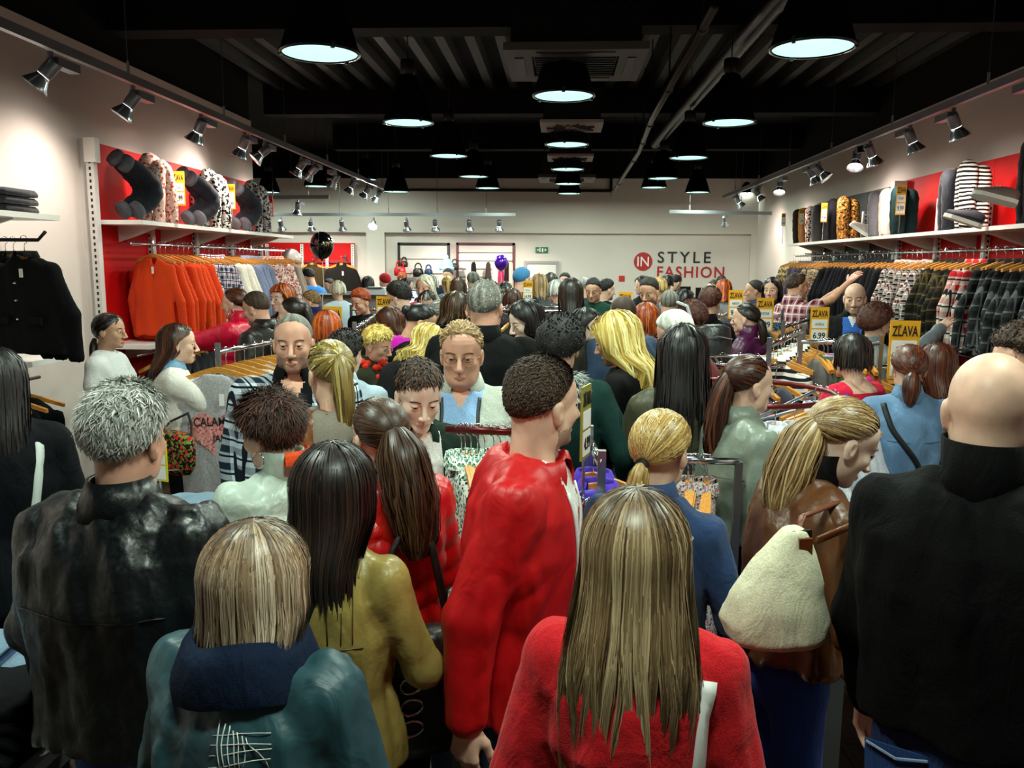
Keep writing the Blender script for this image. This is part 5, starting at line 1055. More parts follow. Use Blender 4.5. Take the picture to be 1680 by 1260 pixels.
for k, (px, m, l_) in enumerate(((769, '#d9d0c4', .5), (777, '#141214', .45), (801, '#3a2f2a', .6), (812, '#cfc6bb', .6), (822, '#a11c4c', .6), (838, '#b9aa9c', .6), (832, '#2a1418', .55))):
    q = W(px, 432, 17.25); t = thing('scarf', ('cream', 'black', 'dark brown', 'pale', 'magenta', 'beige patterned', 'dark red')[k] + ' scarf hanging on the dark red slatted back panel', 'scarf', q, 0, 'scarves on the back panel'); 
    obj('cloth', MB().loft([[Vector((x * s_, y * .5, z)) for x, y in ((-.05, -.03), (0, -.05), (.05, -.03), (.05, .03), (0, .05), (-.05, .03))] for z, s_ in ((.03, .4), (-.02, .9), (-.15, 1.1), (-l_, 1.3), (-l_ - .04, 1.2))]), cloth(m, 'knit'), t, True); obj('hook', MB().tube([(0, 0, .02), (0, .3, .03)], .008, 5), CHROME, t)
q = W(733, 425, 17.1); t = thing('knitted_hat', 'light blue knitted hat hanging on the back panel', 'hat', q); obj('crown', MB().lathe([(.004, .02), (.07, .0), (.12, -.07), (.14, -.16)], 18), cloth('#7fb2d8', 'knit'), t, True); obj('brim', MB().lathe([(.14, -.16), (.155, -.165), (.155, -.22), (.14, -.225)], 18), cloth('#8fc0e2', 'knit'), t, True); obj('pompom', MB().ball((0, 0, .045), .04, 10, 8), cloth('#a8d0ea', 'knit'), t, True); obj('hook', MB().tube([(0, 0, .03), (0, .42, .03)], .008, 5), CHROME, t)
# ---------------------------------------------------------------- cash desk
dk = thing('cash_desk', 'long grey and white cash desk in front of the left alcove', 'counter'); A, B = W(470, 480, 11.4), W(720, 480, 11.4)
n = 5
for k in range(n):
    xa = A.x + (B.x - A.x) * k / n; xb = A.x + (B.x - A.x) * (k + 1) / n; obj('front_panel', MB().b2((xa + .005, 11.4, .08), (xb - .005, 11.44, 1.22)), plain('#b9b2ac', .5), dk); obj('groove_strip', MB().b2((xa, 11.385, .98), (xb, 11.4, 1.02)), plain('#3a3230', .5), dk)
obj('counter_top', MB().b2((A.x - .05, 11.32, 1.22), (B.x + .05, 12.1, 1.27)), plain('#4a4240', .4), dk); obj('raised_ledge', MB().b2((A.x + .2, 11.7, 1.27), (B.x - .3, 12.05, 1.5)), plain('#8f8884', .5), dk); obj('ledge_top', MB().b2((A.x + .15, 11.65, 1.5), (B.x - .25, 12.1, 1.54)), plain('#2e2826', .4), dk); obj('plinth', MB().b2((A.x, 11.44, 0), (B.x, 12.0, .1)), BLKMET, dk)
def monitor(px, py, Y, wpx, label, rz=0):
    c = W(px, py, Y); w = wpx / FPX * Y; h = w * .75; t = thing('monitor', label, 'monitor', (c.x, c.y, 1.27 if Y < 12 else c.z - h), rz); z = c.z - t.location.z
    obj('housing', MB().b2((-w / 2, 0, z - h), (w / 2, .05, z)), plain('#3a4450', .4), t); obj('screen', MB().b2((-w * .45, -.004, z - h * .93), (w * .45, 0, z - h * .07)), emit((.45, .62, .85), .9, 'screen'), t); obj('stand', MB().b2((-.05, .02, 0), (.05, .05, z - h * .9)).b2((-.12, -.05, 0), (.12, .12, .015)), BLKMET, t)
    for k in range(4): obj('screen_text', MB().b2((-w * .35, -.006, z - h * (.2 + .17 * k) - .012), (w * (.1 + .08 * (k % 3)), -.004, z - h * (.2 + .17 * k) + .012)), plain('#30405a', .5), t)
monitor(672, 476, 11.2 + .35, 30, 'computer monitor with pale blue screen on the cash desk'); bpy.data.objects['monitor'].location.z = 1.27
c = W(619, 474, 11.9); t = thing('printer', 'pale flat printer on the cash desk ledge', 'printer', (c.x, 11.88, 1.54)); obj('body', MB().box((0, 0, .05), (.3, .3, .1), None, 0, .9), plain('#cfd3da', .5), t); obj('paper_slot', MB().box((0, -.14, .1), (.22, .05, .012)), BLACK, t); obj('paper', MB().box((0, -.1, .11), (.2, .12, .004)), PAPER, t)
c = W(575, 472, 11.9); t = thing('keyboard', 'grey keyboard standing on the cash desk ledge', 'keyboard', (c.x, 11.88, 1.54)); obj('base', MB().box((0, 0, .015), (.42, .15, .03)), plain('#b9bcc0', .5), t); obj('keys', MB().b2((-.19, -.06, .03), (-.07, .06, .038)).b2((-.06, -.06, .03), (.06, .06, .038)).b2((.07, -.06, .03), (.19, .06, .038)), plain('#5a5c60', .5), t)
for k, (px, py, Y) in enumerate(((1118, 470, 15.3), (1157, 472, 15.6))):
    c = W(px, py, Y); t = thing('till', ('left', 'right')[k] + ' dark till screen below the shop name', 'till', (c.x, c.y, 0)); obj('screen_back', MB().b2((-.17, 0, c.z - .28), (.17, .05, c.z)), BLKMET, t); obj('pedestal', MB().b2((-.3, -.1, 0), (.3, .4, c.z - .45)), plain('#a9a29c', .5), t); obj('neck', MB().b2((-.04, .01, c.z - .46), (.04, .05, c.z - .27)), BLKMET, t)
# ---------------------------------------------------------------- free-standing racks
def rack(label, a, b, h, garms=(), face=None, hl='light wooden hanger on a floor rack', red=False, group='rack', post=True, jit=.1, lead=.06, first=1.0, ends=(0, 1)):
    """straight rail from a to b (x,y), height h, on two posts"""
    t = thing('clothes_rack', label, 'clothes rack'); A, B = Vector((a[0], a[1], h)), Vector((b[0], b[1], h)); d = (B - A).normalized(); s = Vector((-d.y, d.x, 0)); m = plain('#5a1c1c', .3, .6) if red else CHROME
    obj('rail', MB().tube([A - d * .03, B + d * .03], .014, 10), m, t, True)
    for P in [(A - d * .03, B + d * .03)[q] for q in ends]:
        obj('post', MB().b2((P.x - .0125, P.y - .0125, .03), (P.x + .0125, P.y + .0125, h + (.05 if post else 0))), STEEL, t); f = MB(); f.tube([Vector((P.x, P.y, .02)) - s * .24, Vector((P.x, P.y, .02)) + s * .24], .016, 8); obj('foot', f, STEEL, t)
    obj('crossbar', MB().tube([Vector((A.x, A.y, .12)), Vector((B.x, B.y, .12))], .01, 6), STEEL, t)
    if garms: hang_row(A + d * lead, B - d * .06, garms, face if face is not None else math.atan2(d.y, d.x) - math.pi / 2, hl, jit, group, first)
    return t
def round_rack(label, c, r, h, garms, hl, group='round rack', red=False, a0=0.0):
    t = thing('round_clothes_rack', label, 'clothes rack', (c[0], c[1], 0)); n = 32; m = plain('#6a2020', .3, .6) if red else CHROME
    for z in (h, h - .14 if not red else h - .18): obj('ring', MB().tube([(r * math.cos(q), r * math.sin(q), z) for q in np.linspace(0, 2 * math.pi, n + 1)], .013, 8, cap=False), m, t, True)
    obj('post', MB().tube([(0, 0, .02), (0, 0, h - .1)], .02, 8), STEEL, t)
    for k in range(4): q = k * math.pi / 2 + .4; obj('spoke', MB().tube([(0, 0, h - .16), (r * math.cos(q), r * math.sin(q), h - .01)], .008, 6), STEEL, t); obj('foot', MB().tube([(0, 0, .04), (.35 * math.cos(q), .35 * math.sin(q), .015)], .016, 8), STEEL, t)
    N = sum(g[0] for g in garms); i = 0
    for (n_, kind, mm, lab, flab, sc_) in garms:
        for q in range(n_):
            a = a0 + 2 * math.pi * (i + .5) / N; i += 1
            if lab is None: continue
            garment(kind, mm, flab if (q == 0 and flab) else (ORD[q] + ' ' + lab if n_ > 1 else lab), group, (c[0] + r * math.cos(a), c[1] + r * math.sin(a), h), a + random.uniform(-.06, .06) , (q + i) % 4, tagc=False, hlabel=ORD[i - 1] + ' ' + hl, hgroup='hangers, ' + hl, sc=sc_)
    return t
# ================================================================ floor racks, tables, then the crowd
C = cloth
# rack with the grey heart t-shirt
p = W(374, 575, 4.55)
rack('short chrome rack carrying the grey heart t-shirt', (p.x - .02, 4.5), (p.x + .14, 5.5), p.z, [(1, 'tee', C('#a9a6a8', 'melange'), 'x', 'grey t-shirt with a pink heart print facing the shop'), (9, 'tee', [C('#b5b1b3', 'melange'), C('#8f8c8e', 'melange')], 'grey t-shirt behind the heart one', None)], .12, 'light wooden hanger on the heart t-shirt rack', group='heart t-shirt rack', jit=.06, lead=-.12)
ht = [o for o in bpy.data.objects if o.get('label') == 'grey t-shirt with a pink heart print facing the shop'][0]; ht.scale = (1.12,) * 3
def heart(t, w): x = 16 * math.sin(t) ** 3; z = 13 * math.cos(t) - 5 * math.cos(2 * t) - 2 * math.cos(3 * t) - math.cos(4 * t); return (x * w / 16, z * w / 16)
obj('heart_print', MB().prism([(x, z - .40) for x, z in (heart(q, .135) for q in np.linspace(0, 2 * math.pi, 36, endpoint=False))], -.045, -.042), C('#d98a86', 'print', '#a85a58', '#e5a5a0', 1.2), ht)
letters('CALAMITY', 0, -.048, -.34, .22, .045, INK, ht, .01); letters('JANE', .02, -.048, -.43, .09, .045, INK, ht, .01)
# dark rectangular rack, left middle
p = W(575, 545, 5.6); rack('chrome rack of dark clothes behind the red haired woman', (-1.5, 5.95), (-1.68, 7.5), 1.52, [(14, 'jacket', [C('#17161a'), C('#2a2426'), C('#1c2028')], 'dark jacket on the rack behind the red haired woman', None)], None, 'wooden hanger on the dark jacket rack', group='dark jacket rack')
p = W(620, 520, 6.5); rack('second chrome rack of dark clothes below the cash desk', (p.x - .75, 8.7), (p.x + .3, 8.75), 1.5, [(11, 'shirt', [C('#20222a'), C('#3a2f2c')], 'dark shirt on the rack below the cash desk', None)], None, 'wooden hanger on the rack below the cash desk', group='cash desk rack')
# white and green floral shirts
p = W(745, 707, 2.72); q = W(832, 707, 2.72)
rack('red railed rack of floral shirts beside the boy', (p.x, 2.74), (q.x + .08, 2.72), p.z, [(8, 'shirt', C('#dfe9e2', 'floral', '#20352c', '#6fa08a', 1.3), 'white shirt with dark green floral print beside the boy', None)], math.pi / 2 + .35, 'light wooden hanger on the red railed rack', red=True, group='floral shirts', post=False, jit=.1, lead=.0, ends=(1,))
# purple garment, cream garments, sign, post
p = W(985, 742, 2.55)
rack('chrome rack with tall post carrying purple and cream clothes', (p.x, 2.52), (p.x - .02, 2.85), p.z - .03, [(1, 'shirt', C('#3a1fae', 'shiny'), 'x', 'vivid purple top facing the camera behind the red jacket'), (2, 'shirt', C('#4a2fb0', 'cotton'), 'purple top behind the front purple one', None)], -.25, 'light wooden hanger on the purple clothes rack', group='purple tops', lead=-.1, first=1.25)
p = W(962, 800, 2.30); rack('low chrome rack of cream garments behind the red jacket', (p.x - .10, 2.44), (p.x + .12, 2.38), 1.28, [(4, 'sweater', C('#e0c698', 'cotton'), 'cream garment hanging behind the red jacket', None)], math.pi / 2 + .25, 'light wooden hanger of the cream garments', group='cream garments', post=False)
s_ = sale_sign(962, 632, 2.45, 56, ('', '4.99'), 'tall sale card seen almost edge-on between the red jacket and the purple top', .35, 1.28, plain('#8f8a3a', .5), 2.2)
# paisley shirts
p = W(1150, 757, 2.95); q = W(1190, 757, 2.95); rack('chrome rack of grey paisley shirts beside the blonde ponytail', (p.x - .12, 2.98), (q.x + .02, 2.96), p.z, [(7, 'shirt', C('#9a9c98', 'floral', '#3a3d40', '#a05560', 1.7), 'grey paisley print shirt on the small chrome rack', None)], math.pi / 2 - .1, 'light wooden hanger of the paisley shirts', group='paisley shirts', post=False, jit=.07)
# round rack of white shirts
p = W(1185, 645, 3.95); round_rack('round rack of white shirts beside the girl in the grey leather jacket', (p.x + .12, 4.0), .42, p.z, [(12, 'shirt', C('#d3d6e4', 'cotton'), 'white shirt hanging on the round rack', None, .95), (4, 'top', None, None, None, 1), (14, 'shirt', C('#c9cede', 'cotton'), 'pale shirt on the rear of the round rack', None, .95)], 'light wooden hanger on the round rack', 'white shirts on the round rack', True, -2.0)
# striped tops and the coloured row
a, b = W(1268, 556, 4.75), W(1316, 531, 6.0); rack('chrome rack of black and white striped tops', (a.x, 4.8), (b.x - .02, 5.9), 1.54, [(9, 'shirt', C('#e6e2da', 'stripe', '#1a1a20', None, .62), 'black and white striped top on the chrome rack', 'front black and white striped top on the chrome rack')], -.55, 'light wooden hanger of the striped tops', group='striped tops')
a, b = W(1325, 549, 4.95), W(1402, 549, 4.95); rack('chrome rack of mixed coloured clothes seen edge-on', (a.x, 4.98), (b.x + .12, 4.94), 1.55, [(2, 'trousers', C('#5f5a58'), 'grey trousers on the mixed rack', None), (1, 'coat', C('#3a4a34'), 'dark green coat on the mixed rack', None), (1, 'coat', C('#8f86c0'), 'lilac coat on the mixed rack', None), (1, 'jacket', C('#d2501c'), 'orange jacket on the mixed rack', None), (1, 'coat', C('#201c1e'), 'black coat on the mixed rack', None), (1, 'jacket', C('#8d8a88'), 'grey jacket on the mixed rack', None), (1, 'jacket', C('#c8186c'), 'magenta jacket on the mixed rack', None), (2, 'sweater', C('#7a3a1c'), 'rust brown sweater on the mixed rack', None)], math.pi / 2 + .12, 'light wooden hanger on the mixed colour rack', group='mixed rack', jit=.06)
a = W(1470, 600, 4.8); rack('chrome rack under the sign by the denim jacket woman', (a.x - .1, 5.05), (a.x + .55, 5.5), 1.38, [(9, 'sweater', [C('#2a2426'), C('#4a3630')], 'dark sweater on the rack under the large yellow sign', None)], None, 'wooden hanger under the large yellow sign', group='dark sweaters')
# far racks
for (px, Y, ln, rows, lab) in ((1205, 7.6, 1.1, [(10, 'jacket', [C('#2a2a4a'), C('#3a3560')], 'indigo jacket on the rack left of the purple puffer', None)], 'chrome rack left of the purple puffer girl'), (1285, 7.2, 1.0, [(9, 'shirt', [C('#15506e'), C('#1d1d22')], 'teal or black shirt on the rack behind the purple puffer', None)], 'chrome rack behind the purple puffer girl'), (1330, 6.6, .9, [(9, 'shirt', C('#2b2326'), 'dark shirt on the rack in front of the bald man', None)], 'chrome rack in front of the bald man'), (1180, 9.5, 1.2, [(9, 'shirt', [C('#202024'), C('#8d8a92')], 'dark or grey shirt on the far right middle rack', None)], 'far chrome rack below the shop name')):
    a = W(px, 520, Y); rack(lab, (a.x - .2, Y), (a.x + .25, Y + ln), 1.52, rows, None, 'wooden hanger on the ' + lab, group=lab)
p = W(885, 497, 7.6); round_rack('far round chrome rack of dark clothes in the middle', (p.x, 7.7), .42, 1.58, [(22, 'shirt', C('#28242a'), 'dark shirt on the far round rack', None, 1)], 'hanger on the far round rack', 'dark shirts on the far round rack')
p = W(1080, 640, 5.2); round_rack('round chrome rack half hidden behind the black haired woman', (1.1, 5.05), .28, 1.42, [(16, 'top', C('#4a4a5a'), 'grey top on the half hidden round rack', None, 1)], 'hanger on the half hidden round rack', 'tops on the half hidden round rack')
# signs among the crowd
for a_ in ((545, 503, 6.3, 32, ('', ''), 'yellow sale sign behind the red haired woman'), (630, 486, 6.9, 26, ('TOP', '9.99'), 'yellow sale sign beside the bespectacled young man'), (866, 461, 7.3, 16, ('TRIČKÁ', '14.99'), 'sale sign reading 14.99 in the middle of the shop'), (1026, 479, 6.9, 22, ('', ''), 'yellow sale sign behind the grey blue shirt man'), (1208, 476, 7.9, 23, ('NECKY', '9.99'), 'sale sign left of the 5.99 one'), (1256, 489, 7.0, 27, ('SVETRE', '5.99'), 'sale sign reading 5.99 above the teal shirts'), (1346, 504, 6.4, 29, ('ADÉLA', '6.99'), 'sale sign in front of the bald man with blue shirt'), (1486, 526, 4.85, 47, ('KOŽAK', '12.99'), 'large yellow sale sign above the denim jacket woman'), (486, 461, 10.9, 10, ('', ''), 'small sale sign at the left end of the cash desk')):
    sale_sign(*a_, stick=W(a_[0], a_[1], a_[2]).z - 2.0 * a_[3] / FPX * a_[2])
sg = sale_sign(258, 722, 3.45, 38, ('', ''), 'yellow sale card half hidden behind the grey haired man', .12, -.3, plain('#d8c414', .5), 1.9)
# tables
def table(label, x0, x1, y0, y1, h, topm, legm=STEEL):
    t = thing('display_table', label, 'table'); obj('table_top', MB().b2((x0, y0, h - .03), (x1, y1, h)), topm, t); obj('apron', MB().b2((x0 + .03, y0 + .03, h - .1), (x1 - .03, y1 - .03, h - .03)), legm, t)
    for x in (x0 + .05, x1 - .05):
        for y in (y0 + .05, y1 - .05): obj('leg', MB().b2((x - .025, y - .025, 0), (x + .025, y + .025, h - .1)), legm, t)
    return t
def folded(x, y, z, m, label, group, rz=0, w=.3, d=.24, h=.035, name='folded_clothes', cat='clothes'):
    rg = []
    for k in range(9):
        u = -1 + 2 * k / 8; e = (1 - abs(u) ** 6) ** .5 if abs(u) < 1 else .0; e = max(e, .45); rg.append([Vector((u * w / 2, a * d / 2, b * h + .004 * math.sin(9 * u + 5 * a))) for a, b in ((-1, .1), (1, .1), (1.04, .5 * e + .1), (.98, e), (.0, e * 1.08), (-.98, e), (-1.05, .5 * e + .1))])
    o = obj(name, MB().loft(rg), m, None, True, (x, y, z), rz); return tag(o, label, cat, group)
LEG = plain('#6b6e70', .5, .3); TTOP = plain('#dfe3e2', .35)
q = W(1357, 1022, 2.5); tz = q.z
table('white topped table with grey legs beside the brown leather jacket woman', q.x, q.x + .66, 2.5, 3.3, tz, TTOP, LEG)
for j in range(2):
    for k in range(4 if j else 5): folded(q.x + .17 + .32 * j, 2.68, tz + .04 * k, C(('#0c0c0e', '#101014', '#131218')[k % 3], 'cotton'), ORD[k] + ' black garment from the bottom in the ' + ('left', 'middle', 'right')[j] + ' pile on the white topped table', 'black piles on the white topped table', .05 * k)
table('low display table of jeans at the left bottom corner', -2.4, -1.32, 1.75, 2.5, .72, TTOP, LEG)
for j, x in enumerate((-1.5, -1.85, -2.2)):
    for k in range(5): folded(x + .01 * k, 1.92, .72 + .036 * k, C(('#0e0f12', '#15161a') [k % 2], 'cotton') if j == 0 or k < 3 else C('#8fb0c8', 'denim'), ORD[k] + ' garment from the bottom in the ' + ('right', 'middle', 'left')[j] + ' front pile on the left table', 'piles on the left table', .08 * k - .1)
    for k in range(3): folded(x, 2.28, .72 + .036 * k, C(('#5f86b0', '#3a5a86', '#8fb0cc')[k], 'denim'), ORD[k] + ' blue jeans from the bottom in the ' + ('right', 'middle', 'left')[j] + ' rear pile on the left table', 'piles on the left table', .1 * k - .1, name='folded_jeans', cat='jeans')
table('pale display table of jeans between the grey haired man and the mint jacket woman', -1.95, -1.05, 3.15, 3.75, .86, plain('#a9c4d8', .4), LEG)
for j, x in enumerate((-1.25, -1.6)):
    for k in range(3): folded(x, 3.4, .86 + .036 * k, C(('#1f4a6a', '#123a4a', '#9cc0da')[k], 'denim'), ORD[k] + ' blue jeans from the bottom in the ' + ('right', 'left')[j] + ' pile on the pale middle table', 'piles on the pale middle table', .1 * k, name='folded_jeans', cat='jeans')
# balloons
def balloon(px, py, Y, hpx, m, label, zs, fl=1.0):
    c = W(px, py, Y); r = hpx / FPX * Y / 2; t = thing('balloon', label, 'balloon', c); prof = [(max(.004, r * .84 * math.sin(u) * (1 if u < 1.6 else (1 - .16 * math.sin((u - 1.57)) ** 2))), r * math.cos(u)) for u in np.linspace(.02, math.pi - .1, 18)]
    obj('skin', MB().lathe(prof, 24), m, t, True); obj('knot', MB().lathe([(.004, -r * .99), (.012, -r * 1.02), (.02, -r * 1.07)], 10), m, t, True); obj('string', MB().tube([(0, 0, -r), (.012, 0, -r - .3), (-.01, 0, -(c.z - zs) * .7), (0, 0, zs - c.z)], .004, 5), PAPER, t); return t
bl = balloon(528, 403, 9.6, 46, plain('#0b0b0d', .12, coat=.6), 'shiny black balloon with yellow lettering over the cash desk', 1.3); letters('OY', .1, -.128, .02, .06, .05, plain('#d8c21a', .5), bl)
balloon(478, 428, 10.5, 40, plain('#c4bfbd', .25, coat=.3), 'pale grey balloon at the end of the red left unit', 1.2); balloon(822, 431, 13.2, 26, plain('#4a10a0', .15, coat=.6), 'shiny purple balloon in front of the back panels', 1.2)
# ---------------------------------------------------------------- foreground people
FR = lambda w0, w1, z0=.7, z1=1.6: (lambda x, y, z: (y > .02) & (np.abs(x) < w0 + (w1 - w0) * np.clip((z - z0) / (z1 - z0), 0, 1)) & (z > z0))   # open front
VN = lambda z0, k, ym=.0: (lambda x, y, z: (y > ym) & (z > z0) & (np.abs(x) < (z - z0) * k))                                                    # neckline
JEAN = C('#1d4a9c', 'denim'); DARKJ = C('#10263f', 'denim'); BLKT = C('#0c0d10', 'cotton')
person('F1', 'grey haired man seen from behind in a black leather jacket', 200, 625, 1.85, -6, 'm', {'k': 'short', 'top': .034, 'side': .02, 'len': .05, 'lift': .3, 'flow': -.6, 'jag': .1}, 'grey', 'ruddy', {'mat': C('#0b1114', 'leather'), 'hem': .9, 'loose': 1.16, 'slr': 1.2, 'collar': 'fold', 'wr': .017}, JEAN, lod=0, build=1.04, arms=((-.31, .1, .86), (.30, .14, .86)))
wear('F1', [(-.19, -.16, 1.26), (-.09, -.2, 1.255), (0, -.2, 1.25), (.09, -.2, 1.255), (.19, -.16, 1.26)], .005, C('#05080a', 'leather'), 'yoke_seam', .001)
person('F2', 'blonde woman with dark roots seen from behind in a teal jacket with navy collar', 415, 865, 1.45, -14, 'f', {'k': 'long', 'len': .19, 'vol': .028, 'flare': .2, 'back': .85, 'gather': 0, 'dens': 1.4, 'root': .22}, 'ash', 'fair', {'mat': C('#2a4c55', 'shiny'), 'cmat': C('#16263e', 'cotton'), 'hem': .7, 'loose': 1.25, 'slr': 1.35, 'collar': '', 'wr': .016}, DARKJ, lod=0, build=1.1, arms=((-.3, .15, .9), (.32, .15, .9)))
D_ = PEOPLE['F2']; mb = MB(); rg = []
for (z, rx, ry, yo) in ((1.45, .085, .09, -.02), (1.5, .09, .095, -.025), (1.545, .1, .108, -.028), (1.555, .108, .115, -.028), (1.52, .135, .14, -.028), (1.46, .16, .155, -.028), (1.435, .165, .155, -.025)): rg.append([Vector(D_['T']((rx * math.sin(a), yo + ry * math.cos(a), z + .01 * math.sin(a * 3)))) for a in np.linspace(.5, 2 * math.pi - .5, 34)])
obj('wide_collar', mb.loft(rg, 0, False, False), C('#101d33', 'cotton'), D_['g'], True)
for k in range(7): wear('F2', [(.03 + .014 * k, -.2, 1.43 - .004 * k), (.05 + .016 * k, -.22, 1.33)], .0022, PAPER, 'white_stitching', .003, 5, thick=.001)
for k in range(4): wear('F2', [(.02, -.2, 1.40 - .024 * k), (.14, -.2, 1.42 - .024 * k)], .0016, PAPER, 'white_stitching', .003, 5, thick=.001)
person('F3', 'long haired blonde woman seen from behind in a bright red jacket', 1045, 815, 1.48, -8, 'f', {'k': 'long', 'len': .46, 'vol': .02, 'thick': .01, 'flare': .28, 'dens': 1.7, 'curl': .007, 'gather': .5, 'root': .2}, 'honeyd', 'fair', {'mat': C('#c8101c', 'cotton'), 'hem': .8, 'loose': 1.15, 'slr': 1.15, 'collar': 'fold', 'wr': .012}, DARKJ, lod=0)
wear('F3', [(.16, -.1, 1.43), (.17, -.16, 1.3), (.15, -.17, 1.1), (.12, -.17, .9)], .03, plain('#e6e6e4', .5), 'bag_strap')
person('F4', 'dark straight haired woman from behind in an olive tan leather jacket', 545, 735, 1.9, -12, 'f', {'k': 'long', 'len': .3, 'vol': .02, 'thick': .01, 'dens': 1.3, 'gather': .25}, 'dark', 'fair', {'mat': C('#9c8848', 'leather'), 'hem': .86, 'loose': 1.08, 'collar': 'stand', 'wr': .011}, DARKJ, lod=0, arms=('fwd', 'bent'))
for x in (.05, .09, .13): wear('F4', [(x, -.13, 1.44), (x + .01, -.16, 1.28)], .003, C('#4a3f1c', 'leather'), 'panel_seam', .001)
wear('F4', [(-.17, -.15, 1.27), (0, -.18, 1.26), (.17, -.15, 1.27)], .003, C('#4a3f1c', 'leather'), 'panel_seam', .001)
wear('F4', [(.03, -.1, 1.47), (.0, -.16, 1.35), (-.08, -.18, 1.15)], .03, BLACK, 'bag_strap')
person('F5', 'woman with thick brown ponytail in a shiny red puffer jacket', 588, 652, 2.3, 38, 'f', {'k': 'pony', 'len': .36, 'tie': (0, -.115, .035), 'out': (-.0, -.07, .0), 'tr': .072, 'curl': .014, 'band': '#0c0a0a', 'sway': (.02, -.05, 0)}, 'brown', 'fair', {'mat': C('#c20c10', 'puffer'), 'hem': .84, 'loose': 1.2, 'slr': 1.25, 'collar': 'hood', 'puff': .012, 'pitch': .085, 'wr': .01, 'wf': 44}, BLKT, lod=0, arms=('fwd', 'bent'))
D_ = PEOPLE['F5']; o = D_['t']; o.location.x += .06
hb = thing('handbag', 'black patent handbag at the hip of the red puffer woman', 'bag', W(690, 1090, 2.05), .4)
rg = []
for z, k in ((.1, .55), (.08, .8), (-.05, 1.0), (-.2, 1.05), (-.24, .8)): rg.append([Vector((.15 * k * math.cos(a), .06 * k * math.sin(a), z)) for a in np.linspace(0, 2 * math.pi, 18, endpoint=False)])
obj('pouch', MB().loft(rg), C('#0d0c0d', 'leather'), hb, True); obj('strap', MB().tube([(-.08, 0, .09), (-.06, .06, .3), (.0, .1, .38), (.05, .06, .3), (.08, 0, .09)], .011, 8, flat=.5), C('#0d0c0d', 'leather'), hb, True)
for k in range(3): obj('ring', MB().tube([(-.04 + .03 * math.cos(a), -.066, -.02 - .06 * k + .022 * math.sin(a)) for a in np.linspace(0, 2 * math.pi, 14)], .004, 6), CHROME, hb, True)
RJ = C('#c20a12', 'shiny'); WT = C('#e8e8e4', 'cotton')
person('F6', 'short haired man in a red zipped windbreaker seen from behind', 886, 583, 2.12, -100, 'm', {'k': 'short', 'top': .016, 'side': .005, 'len': .014, 'lift': .9, 'jag': .04, 'dens': 1.6}, 'brown', 'fair', {'mat': RJ, 'hem': .83, 'loose': 1.0, 'slr': 1.15, 'collar': 'hood', 'hmat': RJ, 'wr': .013, 'wa': (1, 1, .16), 'zones': [(FR(.0, .07, 1.1, 1.5), WT)]}, C('#123a66', 'denim'), lod=0, hyaw=52, lean=7, hpitch=-4, arms=('bent', (.27, -.06, .83)), beard=True)
wear('F6', [(.012, .15, .9), (.012, .17, 1.1), (.045, .16, 1.3), (.068, .12, 1.45)], .012, plain('#e9e9ea', .4), 'zip'); wear('F6', [(0, .15, .9), (0, .16, 1.1), (-.045, .16, 1.3), (-.065, .12, 1.45)], .012, plain('#e9e9ea', .4), 'zip')
for dx in (0, .014): wear('F6', [(.17, .1 + dx, 1.1), (.19, .075 + dx, .93)], .006, plain('#e9e9ea', .4), 'pocket_zip', .004, 5)
J_ = PEOPLE['F6']['J'][1]; e = Vector(J_[2]) - Vector(J_[1]); obj('cuff', MB().tube([Vector(J_[2]) - e * .2, Vector(J_[2]) - e * .12, Vector(J_[2]) - e * .02], [.052, .047, .042], 14), C('#8f0a0e', 'knit'), PEOPLE['F6']['t'], True)
person('F7', 'blonde woman with low ponytail and a denim jacket', 1088, 672, 2.25, -32, 'f', {'k': 'pony', 'len': .16, 'tie': (-.005, -.115, -.03), 'out': (0, -.045, .0), 'tr': .026, 'band': '#0a0a0c', 'dens': 1.5}, 'blonde', 'fair', {'mat': C('#2c4a7c', 'denim'), 'hem': .86, 'loose': 1.1, 'collar': 'fold', 'wr': .012}, DARKJ, lod=0, hpitch=6, arms=('fwd', 'bent'))
wear('F7', [(.125, .02, 1.44), (.13, -.1, 1.4), (.13, -.16, 1.25), (.09, -.17, 1.05), (.05, -.16, .93)], .036, plain('#dfe6e6', .45), 'bag_strap', .006)
wear('F7', [(-.17, -.14, 1.28), (0, -.18, 1.27), (.17, -.14, 1.28)], .004, C('#1a2f56', 'denim'), 'yoke_seam', .001)
BL = C('#5a3418', 'leather')
person('F8', 'woman in a brown leather jacket bowing over the table with a white tote bag', 1408, 657, 2.25, -78, 'f', {'k': 'pony', 'len': .3, 'tie': (0, -.095, .02), 'out': (0, -.06, -.02), 'tr': .06, 'dens': 1.4, 'curl': .006, 'sway': (.02, -.06, 0)}, 'honey', 'pale', {'mat': BL, 'hem': .99, 'loose': 1.06, 'slr': 1.15, 'collar': 'high', 'cmat': C('#0b0a0a', 'knit'), 'wr': .016, 'wf': 42}, C('#1c52b8', 'denim'), lod=0, lean=6, hpitch=22, arms=('bent', 'bent'), hands=('pinch', 'grip'))
D_ = PEOPLE['F8']; tb = thing('tote_bag', 'cream tote bag on a brown strap beside the brown leather jacket woman', 'bag', D_['t'].location, D_['t'].rotation_euler.z); tb.scale = D_['t'].scale
